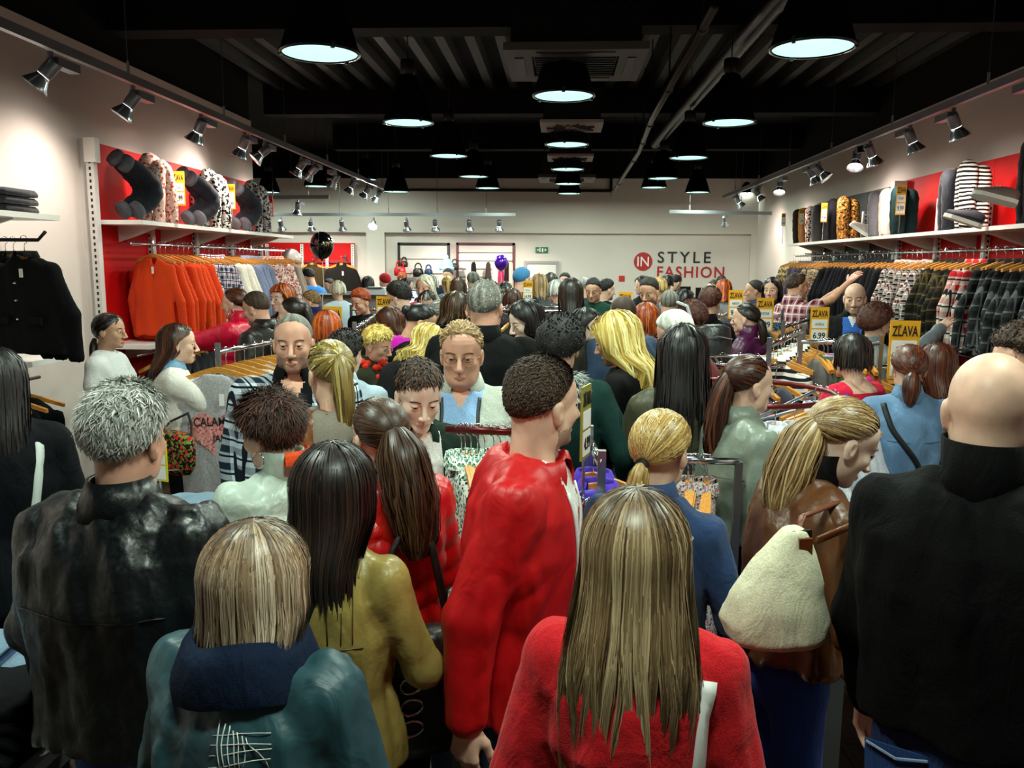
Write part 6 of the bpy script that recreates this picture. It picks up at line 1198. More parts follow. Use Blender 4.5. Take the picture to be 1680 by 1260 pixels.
def ftote(P):
    P = P.copy(); P[:, 2] = (P[:, 2] - 1.47) / .54 + 1.26; P[:, 1] = (P[:, 1] + .2) / .68 - .12 + .0; P[:, 0] = P[:, 0] + .05; z = P[:, 2]; a = np.interp(z, [.68, .72, .82, 1.0, 1.15, 1.26], [.10, .17, .19, .15, .08, .025]); b = np.interp(z, [.68, .75, .9, 1.1, 1.26], [.05, .085, .08, .05, .02]); yc = np.interp(z, [.68, .95, 1.26], [-.12, -.13, -.06])
    d = ((np.abs((P[:, 1] - yc) / a) ** 2.4 + np.abs((P[:, 0] - .36) / b) ** 2.4) ** (1 / 2.4) - 1) * np.minimum(a, b); d = smax(d, z - 1.25, .02); d = smax(d, .7 - z, .04); return d + .014 * wrink(P, 17, 4.0, (1, 1, .3))
V, F = snets(ftote, (.14, -.42, 1.08), (.5, .1, 1.52), .01); link('canvas', nmesh('canvas', V, F), tb, C('#d9d5b8', 'cotton'))
SB = C('#6a3414', 'leather'); obj('strap', MB().tube([Vector(D_['T'](p)) if i in (2, 3, 4, 5) else Vector(p) for i, p in enumerate(((.31, -.15, 1.45), (.27, -.12, 1.48), (.19, -.06, 1.475), (.155, -.01, 1.48), (.16, .05, 1.45), (.24, .02, 1.46), (.31, -.1, 1.43)))], .013, 8, flat=.5), SB, tb, True); obj('buckle', MB().box((.325, -.15, 1.44), (.012, .05, .05)), CHROME, tb); obj('strap_tab', MB().box((.345, -.15, 1.39), (.012, .035, .12)), SB, tb)
bk = C('#050506', 'cotton')
person('F9', 'bald man seen from behind in a black sweater and jeans', 1634, 580, 1.72, -40, 'm', {'k': 'bald'}, 'brown', 'fair', {'mat': bk, 'hem': .99, 'loose': 1.08, 'slr': 1.1, 'collar': 'high', 'wr': .014, 'name': 'sweater'}, C('#14396e', 'denim'), lod=0, build=.96, hyaw=10, arms=((-.24, .14, .86), (.26, .05, .84)))
PT = C('#8fa6c8', 'denim'); t9 = PEOPLE['F9']['t']; 
for sx in (-1, 1): obj('back_pocket', MB().loft([[Vector((sx * .085 + x * .065, -.122 - .004 * d, .88 + z)) for x, z in ((-1, .06), (1, .07), (1, -.04), (.1, -.075), (-.9, -.045))] for d in (0, 1)]), C('#163e78', 'denim'), t9); obj('pocket_stitch', MB().tube([(sx * .085 - .06, -.131, .938), (sx * .085, -.133, .925), (sx * .085 + .06, -.131, .944)], .003, 5), PT, t9)
obj('red_tab', MB().box((.125, -.134, .935), (.03, .004, .008)), REDI, t9)
person('F10', 'long black haired woman in black at the left edge', -12, 572, 2.75, 30, 'f', {'k': 'long', 'len': .42, 'vol': .02, 'gather': .3}, 'black', 'pink', {'mat': C('#0c0e12', 'cotton'), 'hem': .8, 'loose': 1.15, 'slr': 1.15, 'collar': 'fold', 'wr': .012}, BLKT, lod=0, arms=('bent', (.16, .25, 1.0)))
wear('F10', [(.1, .0, 1.45), (.12, -.12, 1.35), (.1, -.16, 1.1), (.05, -.16, .95)], .03, plain('#c9cfca', .5), 'bag_strap')
person('F11', 'curly haired man in profile at the right edge behind the bald man', 1678, 528, 2.95, 98, 'm', {'k': 'curly', 'top': .035, 'side': .02, 'len': .03}, 'brown', 'ruddy', {'mat': C('#15151a'), 'hem': .84, 'collar': 'fold', 'zones': [(FR(.05, .05, .8), C('#8fb4dc'))]}, BLKT, lod=0, hpitch=10, beard=True, arms=('bent', 'low'))
person('F12', 'short haired brunette woman in a mint quilted jacket with orange lining', 437, 640, 2.42, 42, 'f', {'k': 'short', 'top': .034, 'side': .024, 'len': .085, 'lift': .1, 'flow': -.15, 'low': 1.06, 'dens': 1.3}, 'chestnut', 'fair', {'mat': C('#bccdc2', 'puffer'), 'hem': .85, 'loose': 1.28, 'slr': 1.2, 'collar': 'high', 'puff': .01, 'pitch': .1, 'wr': .012}, DARKJ, lod=0, hyaw=22, hpitch=8, arms=('fwd', 'fwd'))
D_ = PEOPLE['F12']; mb = MB(); rg = []
for (z, rx, ry, yo) in ((1.545, .076, .082, -.012), (1.592, .082, .09, -.016), (1.58, .094, .102, -.018), (1.55, .1, .108, -.02)): rg.append([Vector(D_['T']((rx * math.sin(a), yo + ry * math.cos(a), z))) for a in np.linspace(1.5, 3.5, 16)])
obj('collar_lining', mb.loft(rg, 0, False, False), C('#e04a14', 'cotton'), D_['t'], True)
Xh = lambda p: Vector(D_['Mh'] @ np.array(p) + D_['hc'])
for sx in (-1, 1): obj('hoop_earring', MB().tube([Xh((sx * .084, -.02 + .026 * math.sin(a), -.07 + .026 * math.cos(a))) for a in np.linspace(0, 2 * math.pi, 18)], .0022, 6), CHROME, D_['t'], True)
for dx in (0, .05): 
    for k in range(7): c_ = Vector(D_['T']((.07 + dx - .02 * math.sin(k * .4), -.165, 1.36 - .022 * k))); obj('chain_link', MB().tube([c_ + Vector((.008 * math.cos(a), -.008, .014 * math.sin(a))) for a in np.linspace(0, 2 * math.pi, 9)], .0028, 5), plain('#b8a860', .25, .9), D_['t'], True)
for z in (1.39, 1.17): obj('gold_stud', MB().ball(Vector(D_['T']((.09, -.166, z))), .013, 10, 8), plain('#c8a83a', .25, .9), D_['t'], True)
# ---------------------------------------------------------------- middle of the crowd
PLS = C('#d3e2ee', 'plaid', '#18283a', '#0e1826', .95)
def mid(*a, **k): k.setdefault('lod', 1); return person(*a, **k)
mid('M1', 'young woman in a white printed t-shirt in profile by the left wall', 176, 513, 5.2, -88, 'f', {'k': 'pony', 'len': .3, 'tie': (0, -.11, -.05), 'out': (.03, -.03, 0), 'sway': (.06, .08, 0), 'tr': .022}, 'dark', 'tan', {'mat': C('#dcdcdc'), 'hem': .9, 'sleeve': 'short', 'loose': .95, 'wr': .007, 'name': 't_shirt', 'collar': 'crew'}, DARKJ, arms=('fwd', 'down'), hands=('pinch', 'relax'))
obj('shirt_print', MB().box((.06, .128, 1.24), (.1, .004, .07)), C('#8f8c92', 'print', '#d0d0d0', '#a01830', .6), PEOPLE['M1']['t'])
mid('M2', 'woman in a white jacket with a floral shoulder bag by the heart t-shirt', 287, 530, 4.5, -62, 'f', {'k': 'long', 'len': .3, 'vol': .006, 'sweep': 96, 'the': 92, 'flare': -.4, 'gather': 1.2}, 'chestnut', 'fair', {'mat': C('#e0dad2', 'cotton'), 'hem': .98, 'loose': 1.06, 'slr': 1.12, 'collar': 'fold', 'cmat': C('#7fa8c8'), 'wr': .012}, BLKT, arms=((-.1, .4, 1.2), (.05, .45, 1.18)), hands=('pinch', 'pinch'))
D_ = PEOPLE['M2']; fb = thing('shoulder_bag', 'black floral print shoulder bag at the hip of the white jacket woman', 'bag', W(288, 742, 4.22), -.5); rg = []
for z, k in ((.11, .7), (.1, .92), (.02, 1.0), (-.06, .95), (-.11, .7), (-.12, .4)): rg.append([Vector((.155 * k * math.cos(a), .06 * k * math.sin(a), z)) for a in np.linspace(0, 2 * math.pi, 20, endpoint=False)])
obj('pouch', MB().loft(rg), C('#15140f', 'floral', '#c02822', '#6f8a3c', .9), fb, True); obj('strap', MB().tube([(-.14, 0, .08), (-.1, .05, .15), (.0, .09, .2), (.08, .05, .15), (.14, 0, .08)], .01, 6, flat=.5), BLACK, fb); obj('zip_pull', MB().tube([(-.06, -.066, .02), (-.05, -.07, -.03)], .005, 6), CHROME, fb); obj('front_zip', MB().tube([(-.1, -.057, -.07), (0, -.068, -.085), (.1, -.057, -.07)], .004, 5), CHROME, fb)
mid('M3', 'woman in a hot pink puffer jacket reaching for the orange sweaters', 386, 472, 6.55, 82, 'f', {'k': 'bun', 'tie': (0, -.1, .03), 'br': .045}, 'auburn', 'fair', {'mat': C('#e0103c', 'puffer'), 'hem': .8, 'loose': 1.2, 'slr': 1.3, 'collar': 'high', 'puff': .013, 'pitch': .08, 'wr': .007}, DARKJ, arms=((-.12, .52, 1.38), (.12, .5, 1.3)), hands=('pinch', 'relax'))
D_ = PEOPLE['M3']; Xh = lambda p: Vector(D_['Mh'] @ np.array(p) + D_['hc'])
for sx in (-1, 1): obj('hoop_earring', MB().tube([Xh((sx * .084, -.015 + .024 * math.sin(a), -.06 + .026 * math.cos(a))) for a in np.linspace(0, 2 * math.pi, 14)], .003, 5), CHROME, D_['t'], True)
mid('M4', 'short haired young man in a black leather jacket behind the pink puffer', 416, 478, 6.1, 74, 'm', {'k': 'short', 'top': .014, 'side': .005, 'len': .014}, 'brown', 'ruddy', {'mat': C('#1a1412', 'leather'), 'hem': .84, 'collar': 'fold', 'loose': 1.15}, DARKJ, hpitch=12)
mid('M5', 'strawberry blonde woman half hidden by the red left unit end', 463, 466, 7.3, 150, 'f', {'k': 'long', 'len': .08, 'vol': .02, 'bang': True}, 'ginger', 'pale', {'mat': C('#3a2a24'), 'collar': 'fold'}, BLKT)
mid('M6', 'dark haired woman with hair band glancing left behind the plaid shirt man', 480, 488, 5.95, 84, 'f', {'k': 'pony', 'len': .28, 'tie': (0, -.1, .07), 'tr': .03, 'band': '#1a1a1a'}, 'dark', 'fair', {'mat': C('#1c1a1e'), 'collar': 'crew'}, BLKT)
mid('M7', 'man with cropped hair and moustache in an open blue plaid shirt', 480, 513, 3.42, 192, 'm', {'k': 'buzz', 'top': .006, 'side': .003, 'rec': 1}, 'salt', 'ruddy', {'mat': PLS, 'hem': .84, 'loose': 1.14, 'slr': 1.12, 'collar': 'fold', 'cmat': C('#0d1012'), 'wr': .009, 'zones': [(FR(.055, .085, .8, 1.5), C('#0b0d10', 'knit')), (VN(1.37, .42, .0), 'skin')], 'name': 'shirt'}, DARKJ, hyaw=0, beard=True, build=1.1, lod=0)
mid('M8', 'woman with bright copper red bob seen from behind', 536, 510, 5.5, 8, 'f', {'k': 'long', 'len': .1, 'vol': .02, 'flare': .12, 'back': .6, 'gather': 0}, 'ginger', 'fair', {'mat': C('#8f8f90'), 'collar': 'fold'}, BLKT)
mid('M9', 'girl with high yellow blonde ponytail in a tan leather jacket with grey hood', 541, 558, 2.95, 36, 'f', {'k': 'pony', 'len': .3, 'tie': (.0, -.095, .075), 'out': (0, -.06, .02), 'tr': .033, 'dens': 1.4, 'sway': (.0, .0, 0)}, 'olive', 'fair', {'mat': C('#7a431a', 'leather'), 'hem': .88, 'collar': 'hood', 'hmat': C('#8b8478'), 'wr': .013}, DARKJ, arms=('fwd', 'bent'), lod=0)
mid('M10', 'person with tousled brown hair seen from behind in a pale blue shirt', 566, 541, 4.2, -16, 'f', {'k': 'curly', 'top': .03, 'side': .022, 'len': .03}, 'dark', 'fair', {'mat': C('#b4c8d6'), 'hem': .84, 'collar': 'fold', 'loose': 1.2, 'wr': .011, 'name': 'shirt'}, BLKT, build=1.22)
mid('M11', 'woman with short golden hair, glasses and a red ruffled scarf', 622, 533, 5.15, -110, 'f', {'k': 'short', 'top': .034, 'side': .022, 'len': .045, 'lift': .3, 'flow': .5}, 'gold', 'ruddy', {'mat': C('#2a2c20'), 'collar': 'fold', 'loose': 1.1}, BLKT, hpitch=10, glasses='#b8b09a', lod=0)
D_ = PEOPLE['M11']; mb = MB()
for k in range(26): a = k * .9; c_ = Vector(D_['T']((.085 * math.sin(a * .27 * 2.6), .0 + .085 * math.cos(a * .27 * 2.6), 1.5 - .0022 * k * (2 if k > 13 else 0)))); mb.ball(c_ + Vector((.02 * math.sin(a * 3), .02 * math.cos(a * 2), .02 * math.sin(a * 5))), (.03, .022, .026), 8, 6)
obj('ruffled_scarf', mb, C('#c8260e', 'knit'), D_['t'], True)
mid('M12', 'boy with short brown hair looking down in white tee and dark green hoodie', 690, 590, 2.78, 202, 'b', {'k': 'short', 'top': .026, 'side': .006, 'len': .03, 'flow': .9, 'lift': .35, 'jag': .08}, 'brown', 'pale', {'mat': C('#1d2e27', 'cotton'), 'hem': .86, 'loose': 1.02, 'collar': 'hood+crew', 'cmat': C('#e4e4e2'), 'hmat': C('#1d2e27'), 'zones': [(FR(.055, .08, .8, 1.5), C('#e4e4e2')), (VN(1.44, .9, .0), 'skin')], 'name': 'hoodie'}, DARKJ, hpitch=17, lod=0, arms=('bent', 'bent'))
mid('M13', 'elderly man with thin framed glasses in a pale zipped jacket', 757, 527, 3.2, 182, 'm', {'k': 'short', 'top': .014, 'side': .008, 'len': .03, 'rec': 7, 'flow': -.9, 'lift': .15}, 'honey', 'ruddy', {'mat': C('#b9c0b6', 'cotton'), 'hem': .8, 'loose': 1.16, 'slr': 1.18, 'collar': 'fold', 'wr': .013, 'zones': [(VN(1.2, .3, .0), C('#8fb4e0', 'cotton')), (VN(1.43, .6, .0), 'skin')]}, BLKT, lod=0, head='o', glasses='#8a7a50', hpitch=4)
D_ = PEOPLE['M13']; wear('M13', [(-.06, .14, 1.2), (-.07, .13, 1.4), (-.075, .08, 1.47)], .014, plain('#1a2434', .5), 'dark_trim'); wear('M13', [(.06, .14, 1.2), (.07, .13, 1.4), (.075, .08, 1.47)], .014, plain('#1a2434', .5), 'dark_trim'); wear('M13', [(-.135, .15, 1.262), (-.122, .16, 1.25), (-.1, .16, 1.258), (-.08, .16, 1.27)], .006, plain('#39424a', .5), 'chest_emblem', .004, 4)
mid('M14', 'tall broad man with grey cropped hair in a black coat from behind', 796, 458, 4.2, -10, 'm', {'k': 'short', 'top': .014, 'side': .007, 'len': .012, 'lift': .7}, 'salt', 'ruddy', {'mat': C('#0a0c0d', 'cotton'), 'hem': .72, 'loose': 1.2, 'slr': 1.2, 'collar': 'fold', 'wr': .012, 'name': 'coat'}, BLKT, build=1.14, lod=0)
mid('M15', 'smiling woman with long black hair looking down to the left', 857, 493, 5.0, 118, 'f', {'k': 'long', 'len': .34, 'vol': .016}, 'black', 'pale', {'mat': C('#0d0d10'), 'collar': 'crew'}, BLKT, hpitch=16)
mid('M16', 'woman with dark curly bob in a teal knitted cardigan with fringed collar', 920, 515, 3.75, -6, 'f', {'k': 'curly', 'top': .04, 'side': .036, 'len': .034, 'low': 1.08}, 'black', 'fair', {'mat': C('#16332f', 'knit'), 'hem': .7, 'loose': 1.2, 'slr': 1.15, 'collar': 'fur', 'wr': .012, 'name': 'cardigan'}, BLKT, build=1.12, arms=('bent', (.33, .1, .98)), lod=0)
mid('M17', 'woman with long bright golden hair looking down to the left', 1003, 515, 4.05, 66, 'f', {'k': 'long', 'len': .42, 'vol': .018, 'thick': .012, 'dens': 1.5, 'gather': .3}, 'gold', 'fair', {'mat': C('#151416'), 'collar': 'fold', 'cmat': C('#d0604e'), 'loose': 1.05}, BLKT, hpitch=16, arms=('bent', 'bent'), lod=0)
mid('M18', 'woman with very long black hair in an olive leather jacket from behind', 1122, 538, 3.6, -4, 'f', {'k': 'long', 'len': .46, 'vol': .018, 'thick': .016, 'flare': .12, 'dens': 1.4, 'gather': .1, 'curl': .005}, 'black', 'fair', {'mat': C('#4a4a36', 'leather'), 'hem': .84, 'loose': 1.12, 'slr': 1.1, 'collar': 'stand', 'wr': .014}, BLKT, lod=0, arms=('fwd', 'bent'))
mid('M19', 'girl with brown ponytail in profile in a grey green leather jacket', 1228, 582, 3.25, -70, 'f', {'k': 'pony', 'len': .34, 'tie': (-.0, -.09, .055), 'out': (0, -.075, -.01), 'tr': .04, 'band': '#d8d8c8', 'curl': .01, 'dens': 1.3}, 'chestnut', 'fair', {'mat': C('#7f8a7e', 'leather'), 'hem': .99, 'loose': 1.06, 'slr': 1.12, 'collar': 'fold', 'wr': .012}, BLKT, lod=0, arms=('down', 'down'))
wear('M19', [(.17, -.06, 1.27), (.15, -.12, 1.27), (0, -.16, 1.265), (-.15, -.12, 1.27)], .004, C('#59635a', 'leather'), 'yoke_seam', .001)
mid('M20', 'person in a white knitted cap and burgundy sweater bending down', 1098, 513, 4.75, 58, 'm', {'k': 'buzz', 'top': .024, 'side': .016, 'low': 1.02, 'name': 'knitted_cap'}, 'white', 'pink', {'mat': C('#5a0c18', 'knit'), 'hem': .84, 'collar': 'crew', 'loose': 1.1, 'name': 'sweater'}, BLKT, lean=9, hpitch=18)
mid('M21', 'man with receding brown hair in a slate blue shirt from behind', 1023, 485, 5.7, 22, 'm', {'k': 'buzz', 'top': .007, 'side': .006}, 'brown', 'ruddy', {'mat': C('#2c3f58'), 'collar': 'fold', 'loose': 1.15, 'name': 'shirt'}, BLKT, build=1.08)
mid('M22', 'woman with straight ginger bob in a red patterned top', 1061, 497, 6.4, -10, 'f', {'k': 'long', 'len': .14, 'vol': .018, 'flare': .1, 'back': .6}, 'ginger', 'fair', {'mat': C('#b01c22', 'print', '#e0d0c8', '#401014', .6), 'collar': 'crew'}, BLKT)
mid('M23', 'dark haired man with stubble in a grey hooded sweatshirt looking down', 1064, 455, 8.0, 150, 'm', {'k': 'short', 'top': .02, 'len': .02}, 'dark', 'tan', {'mat': C('#3f545c'), 'collar': 'hood', 'loose': 1.1}, BLKT, hpitch=14, beard=True)
mid('M24', 'man with grey cropped head in a black jacket from behind', 1099, 475, 7.4, -8, 'm', {'k': 'buzz', 'top': .007, 'side': .005}, 'salt', 'fair', {'mat': C('#15161a'), 'collar': 'fold'}, BLKT)
mid('M25', 'short dark haired woman in a navy jacket with a black backpack', 1137, 490, 5.7, 24, 'f', {'k': 'short', 'top': .032, 'side': .024, 'len': .045, 'lift': .25, 'flow': -.5}, 'auburn', 'fair', {'mat': C('#141b2c', 'puffer'), 'collar': 'high', 'loose': 1.15}, BLKT, arms=('bent', 'bent'))
bp = thing('backpack', 'black backpack with grey straps on the navy jacket woman', 'bag', W(1170, 575, 5.45), .2); rg = []
for z, k in ((.17, .5), (.15, .85), (0, 1.0), (-.12, 1.02), (-.17, .8)): rg.append([Vector((.13 * k * math.cos(a), .085 * k * math.sin(a), z)) for a in np.linspace(0, 2 * math.pi, 16, endpoint=False)])
obj('pouch', MB().loft(rg), C('#141417', 'leather'), bp, True); obj('strap', MB().tube([(-.1, .06, .1), (-.13, .16, .28), (-.15, .3, .3)], .012, 6), plain('#9a9a9e', .5), bp); obj('zip', MB().tube([(-.1, -.07, .08), (0, -.09, .1), (.1, -.07, .08)], .004, 5), STEEL, bp)
mid('M26', 'short haired woman in black behind the backpack woman', 1166, 470, 7.2, -26, 'f', {'k': 'short', 'top': .03, 'side': .022, 'len': .04, 'lift': .25}, 'auburn', 'fair', {'mat': C('#0f0f11'), 'collar': 'fold'}, BLKT)
mid('M27', 'girl with dark ponytail in a purple puffer jacket', 1226, 497, 6.6, 62, 'f', {'k': 'pony', 'len': .22, 'tie': (0, -.1, .0), 'tr': .03, 'band': '#b0522a'}, 'dark', 'fair', {'mat': C('#4a1240', 'puffer'), 'collar': 'high', 'puff': .014, 'pitch': .09, 'loose': 1.2, 'slr': 1.25}, BLKT, arms=('fwd', 'fwd'))
mid('M29', 'bald bearded man in a black jacket over a bright blue shirt', 1404, 465, 7.0, 158, 'm', {'k': 'bald'}, 'brown', 'fair', {'mat': C('#101012'), 'collar': 'fold', 'loose': 1.1, 'zones': [(FR(.05, .075, .8, 1.5), C('#2a5cae')), (VN(1.41, .5, .0), C('#c9d6e6')), (VN(1.46, .6, .0), 'skin')]}, BLKT, beard=True, hpitch=6, lod=0)
mid('M30', 'woman with curly auburn hair in a grey jacket reaching up to the plaid shirts', 1438, 496, 5.9, -58, 'f', {'k': 'curly', 'top': .045, 'side': .04, 'len': .04, 'low': 1.1}, 'auburn', 'fair', {'mat': C('#6a727a', 'shiny'), 'hem': .82, 'collar': 'fold', 'loose': 1.12, 'slr': 1.1}, BLKT, arms=((-.1, .3, 1.1), (.2, .62, 1.66)), hands=('relax', 'open'), lod=0)
mid('M31', 'woman with brown bob in a fuchsia top holding a hanger', 1400, 548, 4.45, 30, 'f', {'k': 'long', 'len': .09, 'vol': .016, 'flare': .0, 'back': .45, 'gather': 0}, 'dark', 'fair', {'mat': C('#d0103a', 'cotton'), 'hem': .88, 'neck': 1.45, 'collar': '', 'loose': 1.02, 'name': 'blouse', 'zones': [(lambda x, y, z: (z > 1.44) & (np.abs(x) < .1), 'skin')]}, BLKT, arms=((-.16, .34, 1.16), 'bent'), hands=('pinch', 'relax'), lod=0)
wear('M31', [(-.11, .06, 1.42), (-.11, -.04, 1.44), (-.1, -.14, 1.34)], .02, plain('#2038c0', .5), 'blue_strap')
dh = garment('tee', C('#2a282c'), 'dark t-shirt on a hanger held by the fuchsia top woman', 'held garment', W(1345, 640, 4.0), .9, 1, hlabel='wooden hanger held by the fuchsia top woman')
mid('M32', 'woman with auburn ponytail in a pale denim jacket from behind', 1494, 565, 4.05, -12, 'f', {'k': 'pony', 'len': .16, 'tie': (-.0, -.115, -.01), 'out': (-.01, -.04, 0), 'tr': .036, 'band': '#3a1c10', 'dens': 1.3}, 'auburn', 'fair', {'mat': C('#6f93bc', 'denim'), 'hem': .88, 'loose': 1.1, 'slr': 1.1, 'collar': 'fold', 'wr': .012}, DARKJ, lod=0, arms=('fwd', 'fwd'))
wear('M32', [(-.12, -.05, 1.44), (-.09, -.14, 1.34), (.02, -.17, 1.2), (.12, -.15, 1.05)], .028, BLACK, 'bag_strap'); wear('M32', [(-.17, -.14, 1.28), (0, -.18, 1.27), (.17, -.14, 1.28)], .004, C('#46698f', 'denim'), 'yoke_seam', .001)
mid('M33', 'woman with long straight auburn hair beside the denim jacket woman', 1540, 563, 4.4, 10, 'f', {'k': 'long', 'len': .22, 'vol': .016}, 'auburn', 'fair', {'mat': C('#1c1a1c'), 'collar': 'fold'}, BLKT)
mid('M34', 'man in a red check shirt reaching up to the rail of beige shirts', 1308, 447, 8.6, -72, 'm', {'k': 'short', 'top': .012, 'rec': 12}, 'brown', 'tan', {'mat': C('#b8848c', 'check', '#5a1a2a', '#e0d0d0', .9), 'sleeve': 'short', 'name': 'shirt', 'collar': 'fold'}, BLKT, arms=((-.1, .45, 1.55), (.15, .5, 1.7)), hands=('grip', 'open'))
mid('M35', 'woman with long black hair in a black puffer glancing at the viewer', 1268, 455, 9.1, 150, 'f', {'k': 'long', 'len': .26, 'vol': .016}, 'black', 'fair', {'mat': C('#0c0d10', 'puffer'), 'puff': .012, 'pitch': .09, 'collar': 'high', 'loose': 1.15}, BLKT)
mid('M36', 'man with dark cropped hair in a violet shirt in profile by the right pier', 1240, 459, 9.8, 80, 'm', {'k': 'buzz', 'top': .01}, 'dark', 'tan', {'mat': C('#3c3a5c'), 'collar': 'fold'}, BLKT)
mid('M37', 'bespectacled young man with dark wavy hair in a grey hoodie', 650, 461, 6.95, 70, 'm', {'k': 'short', 'top': .03, 'side': .012, 'len': .035, 'curl': .006}, 'dark', 'fair', {'mat': C('#6f757c'), 'collar': 'hood', 'hmat': C('#8fb4cc'), 'loose': 1.1}, BLKT, glasses='#2a1a1a', hpitch=12, beard=True)
mid('M38', 'dark haired girl looking down behind the golden haired woman', 634, 504, 6.0, 78, 'f', {'k': 'long', 'len': .2, 'vol': .014}, 'chestnut', 'pale', {'mat': C('#17161a'), 'collar': 'crew'}, BLKT, hpitch=18)
mid('M39', 'dark haired woman with a magenta hood bending to the right', 700, 500, 5.5, -70, 'f', {'k': 'bun', 'tie': (0, -.1, .04), 'br': .035}, 'black', 'tan', {'mat': C('#121114'), 'collar': 'hood', 'hmat': C('#c010a8', 'knit'), 'loose': 1.1}, BLKT, lean=10, hpitch=20)
mid('M40', 'woman with long straw blonde hair bowing forward in black', 716, 538, 4.8, -38, 'f', {'k': 'long', 'len': .3, 'vol': .018, 'flare': .1, 'dens': 1.4}, 'gold', 'fair', {'mat': C('#101114'), 'collar': 'crew', 'loose': 1.12}, BLKT, lean=24, hpitch=28)
wear('M40', [(.1, -.05, 1.42), (.12, -.13, 1.3), (.1, -.14, 1.1)], .02, plain('#5f6e6c', .5), 'bag_strap')
mid('M41', 'girl with long dark blonde hair and fringe facing the viewer in pink', 700, 477, 7.9, 172, 'f', {'k': 'long', 'len': .16, 'bang': True}, 'dark', 'fair', {'mat': C('#d8506a'), 'collar': 'crew'}, BLKT, hpitch=12)
mid('M42', 'woman with platinum blonde hair in a coral top', 697, 451, 9.2, 160, 'f', {'k': 'long', 'len': .24, 'vol': .018}, 'platinum', 'pink', {'mat': C('#e0505c'), 'collar': 'fold'}, BLKT, hpitch=8)
mid('M43', 'woman with copper short hair looking down at the cash desk side', 588, 473, 8.2, 150, 'f', {'k': 'short', 'top': .034, 'side': .02, 'len': .04, 'lift': .3}, 'ginger', 'ruddy', {'mat': C('#141216'), 'collar': 'crew'}, BLKT, hpitch=14)
mid('M44', 'woman with short light brown hair in a dark blue fleece in profile', 509, 476, 9.0, 88, 'f', {'k': 'short', 'top': .028, 'side': .014, 'len': .03}, 'honey', 'fair', {'mat': C('#16205a'), 'collar': 'high'}, BLKT, hpitch=6)
mid('M45', 'woman with grey brown ponytail turned right behind the tall man', 720, 492, 6.9, -60, 'f', {'k': 'pony', 'len': .2, 'tie': (0, -.1, .04)}, 'salt', 'fair', {'mat': C('#b9bcc2', 'melange'), 'collar': 'crew'}, BLKT)
mid('M46', 'woman with brown hair in profile just left of the tall man', 752, 479, 6.1, -75, 'f', {'k': 'long', 'len': .16, 'vol': .016, 'curl': .008}, 'brown', 'fair', {'mat': C('#111215'), 'collar': 'fold'}, BLKT, hpitch=8)
mid('M47', 'woman with long dark hair in a black scoop neck top from behind', 937, 456, 6.9, 4, 'f', {'k': 'long', 'len': .2, 'vol': .012, 'gather': .8}, 'dark', 'pale', {'mat': C('#0c0c0f'), 'neck': 1.43, 'collar': '', 'zones': [(lambda x, y, z: (z > 1.42) & (np.abs(x) < .13), 'skin')]}, BLKT)
mid('M48', 'dark haired woman in profile behind the golden haired woman', 960, 505, 5.7, -110, 'f', {'k': 'long', 'len': .12, 'vol': .014}, 'black', 'pale', {'mat': C('#2c2a24', 'melange'), 'collar': 'fold'}, BLKT)
# ---------------------------------------------------------------- far crowd
def far(key, label, px, py, Y, face, sex, hk, hc, colr, hp=4.0, ck='cotton', skin='fair', collar='', arms=('down', 'down')):
    hs = {'s': {'k': 'short', 'top': .02}, 'l': {'k': 'long', 'len': .2, 'vol': .016}, 'b': {'k': 'long', 'len': .06, 'vol': .02}, 'p': {'k': 'pony', 'len': .2, 'tie': (0, -.1, .05)}, 'z': {'k': 'buzz', 'top': .008}, 'h': {'k': 'buzz', 'top': .024, 'side': .014, 'name': 'knitted_cap'}, 'c': {'k': 'curly', 'top': .035, 'side': .03}}[hk]
    person(key, label, px, py, Y, face, sex, hs, hc, skin, {'mat': C(colr, ck), 'collar': collar, 'loose': 1.1}, BLKT, arms, hpitch=hp, lod=2 if Y > 9.5 else 1)
BLUEC = C('#3f7fb0', 'knit'); REDC = C('#a81820', 'knit')
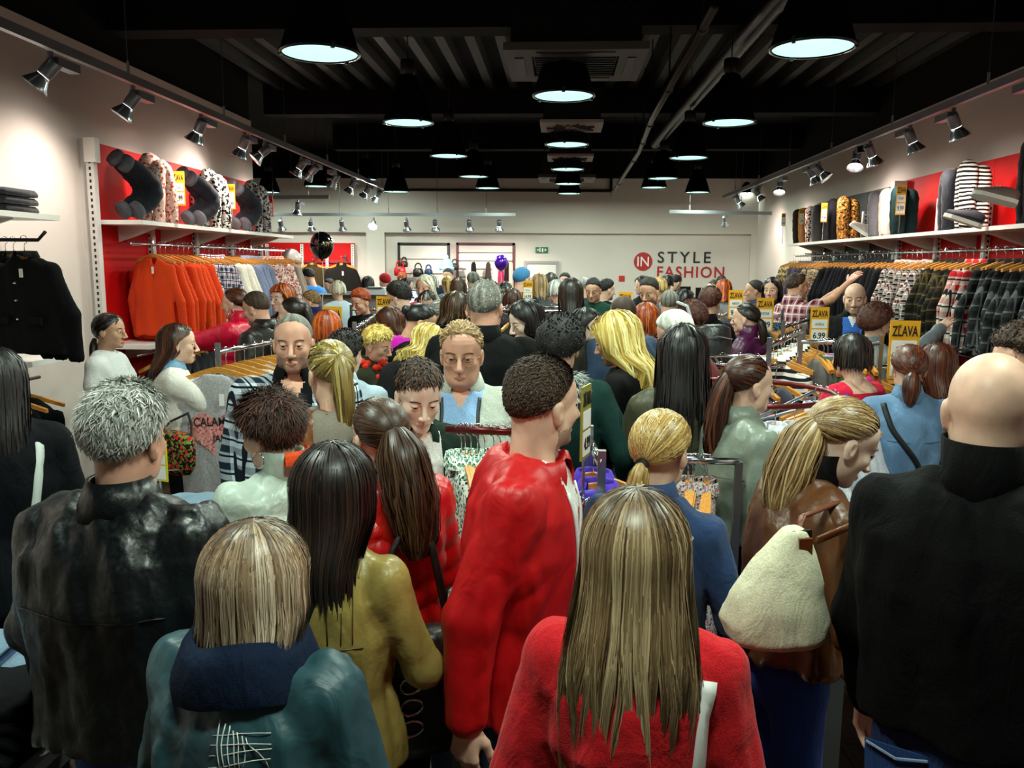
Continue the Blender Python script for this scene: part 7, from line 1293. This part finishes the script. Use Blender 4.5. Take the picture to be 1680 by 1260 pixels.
for a_ in (('Z1', 'boy with dark hair in a bright blue and white jacket behind the cash desk', 503, 440, 12.9, 60, 'm', 's', 'dark', '#2a7ad0', 18), ('Z2', 'small dark haired person behind the cash desk', 539, 457, 13.3, 150, 'm', 's', 'dark', '#1a1416', 6, 'cotton', 'olive'), ('Z3', 'pale blonde woman at the cash desk', 553, 461, 10.7, 40, 'f', 'b', 'platinum', '#b8ccd8'),
           ('Z4', 'long black haired woman from behind right of the cash desk', 603, 453, 12.8, 0, 'f', 'l', 'black', '#121114'), ('Z5', 'person in a dark red cap right of the cash desk', 631, 449, 13.2, 40, 'm', 'h', REDC, '#3a1c20'), ('Z6', 'dark haired woman in profile under the red handbag', 666, 456, 12.4, -80, 'f', 'b', 'dark', '#8a8688'), ('Z7', 'person with orange brown hair below the red handbag', 660, 446, 14.5, 0, 'f', 's', 'ginger', '#2a2022'),
           ('Z8', 'grey haired woman right of the platinum blonde', 707, 451, 11.4, 0, 'f', 'b', 'grey', '#3a4448'), ('Z9', 'blonde woman with ponytail in pale denim', 734, 452, 12.1, 10, 'f', 'p', 'blonde', '#7fa0b8'), ('Z10', 'woman with brown wavy hair from behind', 752, 455, 10.2, 6, 'f', 'l', 'brown', '#3a3a3c'), ('Z11', 'grey capped person in dark green', 776, 447, 12.0, 20, 'm', 'h', 'salt', '#1c2a22'), ('Z12', 'dark bearded man under the blue knitted hat', 735, 440, 14.8, 170, 'm', 's', 'black', '#14202e', 4, 'cotton', 'tan'),
           ('Z13', 'person in a sky blue knitted cap and navy coat', 857, 440, 9.8, -40, 'm', 'h', BLUEC, '#121c34'), ('Z14', 'woman with long light brown hair in grey', 885, 449, 10.2, 6, 'f', 'l', 'honey', '#4a4e54'), ('Z15', 'dark haired woman beside the light brown haired one', 904, 448, 11.6, -20, 'f', 'b', 'dark', '#1c1c20'), ('Z16', 'man with dark cropped hair facing the viewer near the back door', 927, 447, 13.0, 170, 'm', 's', 'dark', '#26282c'), ('Z17', 'grey blonde woman left of the black scoop neck top', 913, 459, 9.3, 30, 'f', 'b', 'grey', '#3c3e40'),
           ('Z18', 'grey haired person behind the striped sweater man', 960, 454, 11.4, 0, 'm', 's', 'grey', '#2e3238'), ('Z19', 'young man in a dark green striped sweater looking down', 973, 456, 9.3, 165, 'm', 's', 'black', '#16382c', 12, 'cotton', 'tan'), ('Z20', 'dark haired man in a black jacket turned right', 996, 457, 10.2, -60, 'm', 's', 'black', '#0f0f12'), ('Z21', 'slim dark haired woman in black under the emblem', 1054, 453, 11.6, 120, 'f', 'b', 'dark', '#0f0f12'),
           ('Z22', 'blonde woman right of the grey hooded man', 1082, 455, 10.6, -20, 'f', 'b', 'blonde', '#6a4a30'), ('Z23', 'dark haired woman under the shop name', 1094, 451, 13.2, 0, 'f', 'b', 'black', '#14181c'), ('Z24', 'man bowing at the till under the shop name', 1112, 451, 13.6, -50, 'm', 's', 'dark', '#1a2a24', 24), ('Z25', 'dark haired woman in profile to the right near the tills', 1124, 475, 8.6, -84, 'f', 'l', 'black', '#1d1a22'), ('Z26', 'person with olive brown hair near the right till', 1172, 459, 11.8, 10, 'm', 's', 'brown', '#2a2a2e'),
           ('Z27', 'woman with wavy orange blonde hair below the shop name', 1188, 458, 10.6, 0, 'f', 'l', 'ginger', '#8a8c94'), ('Z28', 'dark head just under the word on the wall', 1184, 452, 15.0, 0, 'm', 's', 'black', '#15151a'), ('Z29', 'grey blonde woman behind the short haired woman in black', 1165, 466, 9.2, 0, 'f', 'b', 'ash', '#77706a'), ('Z30', 'dark brown haired child near the middle rack', 828, 470, 10.8, 40, 'f', 'l', 'dark', '#22181c'), ('Z31', 'woman in magenta near the purple balloon', 828, 462, 12.2, 30, 'f', 'b', 'dark', '#b0185c'), ('Z32', 'woman with chestnut hair between the tall man and the black haired woman', 842, 474, 8.6, 10, 'f', 'b', 'chestnut', '#1a1618')):
    far(*a_)
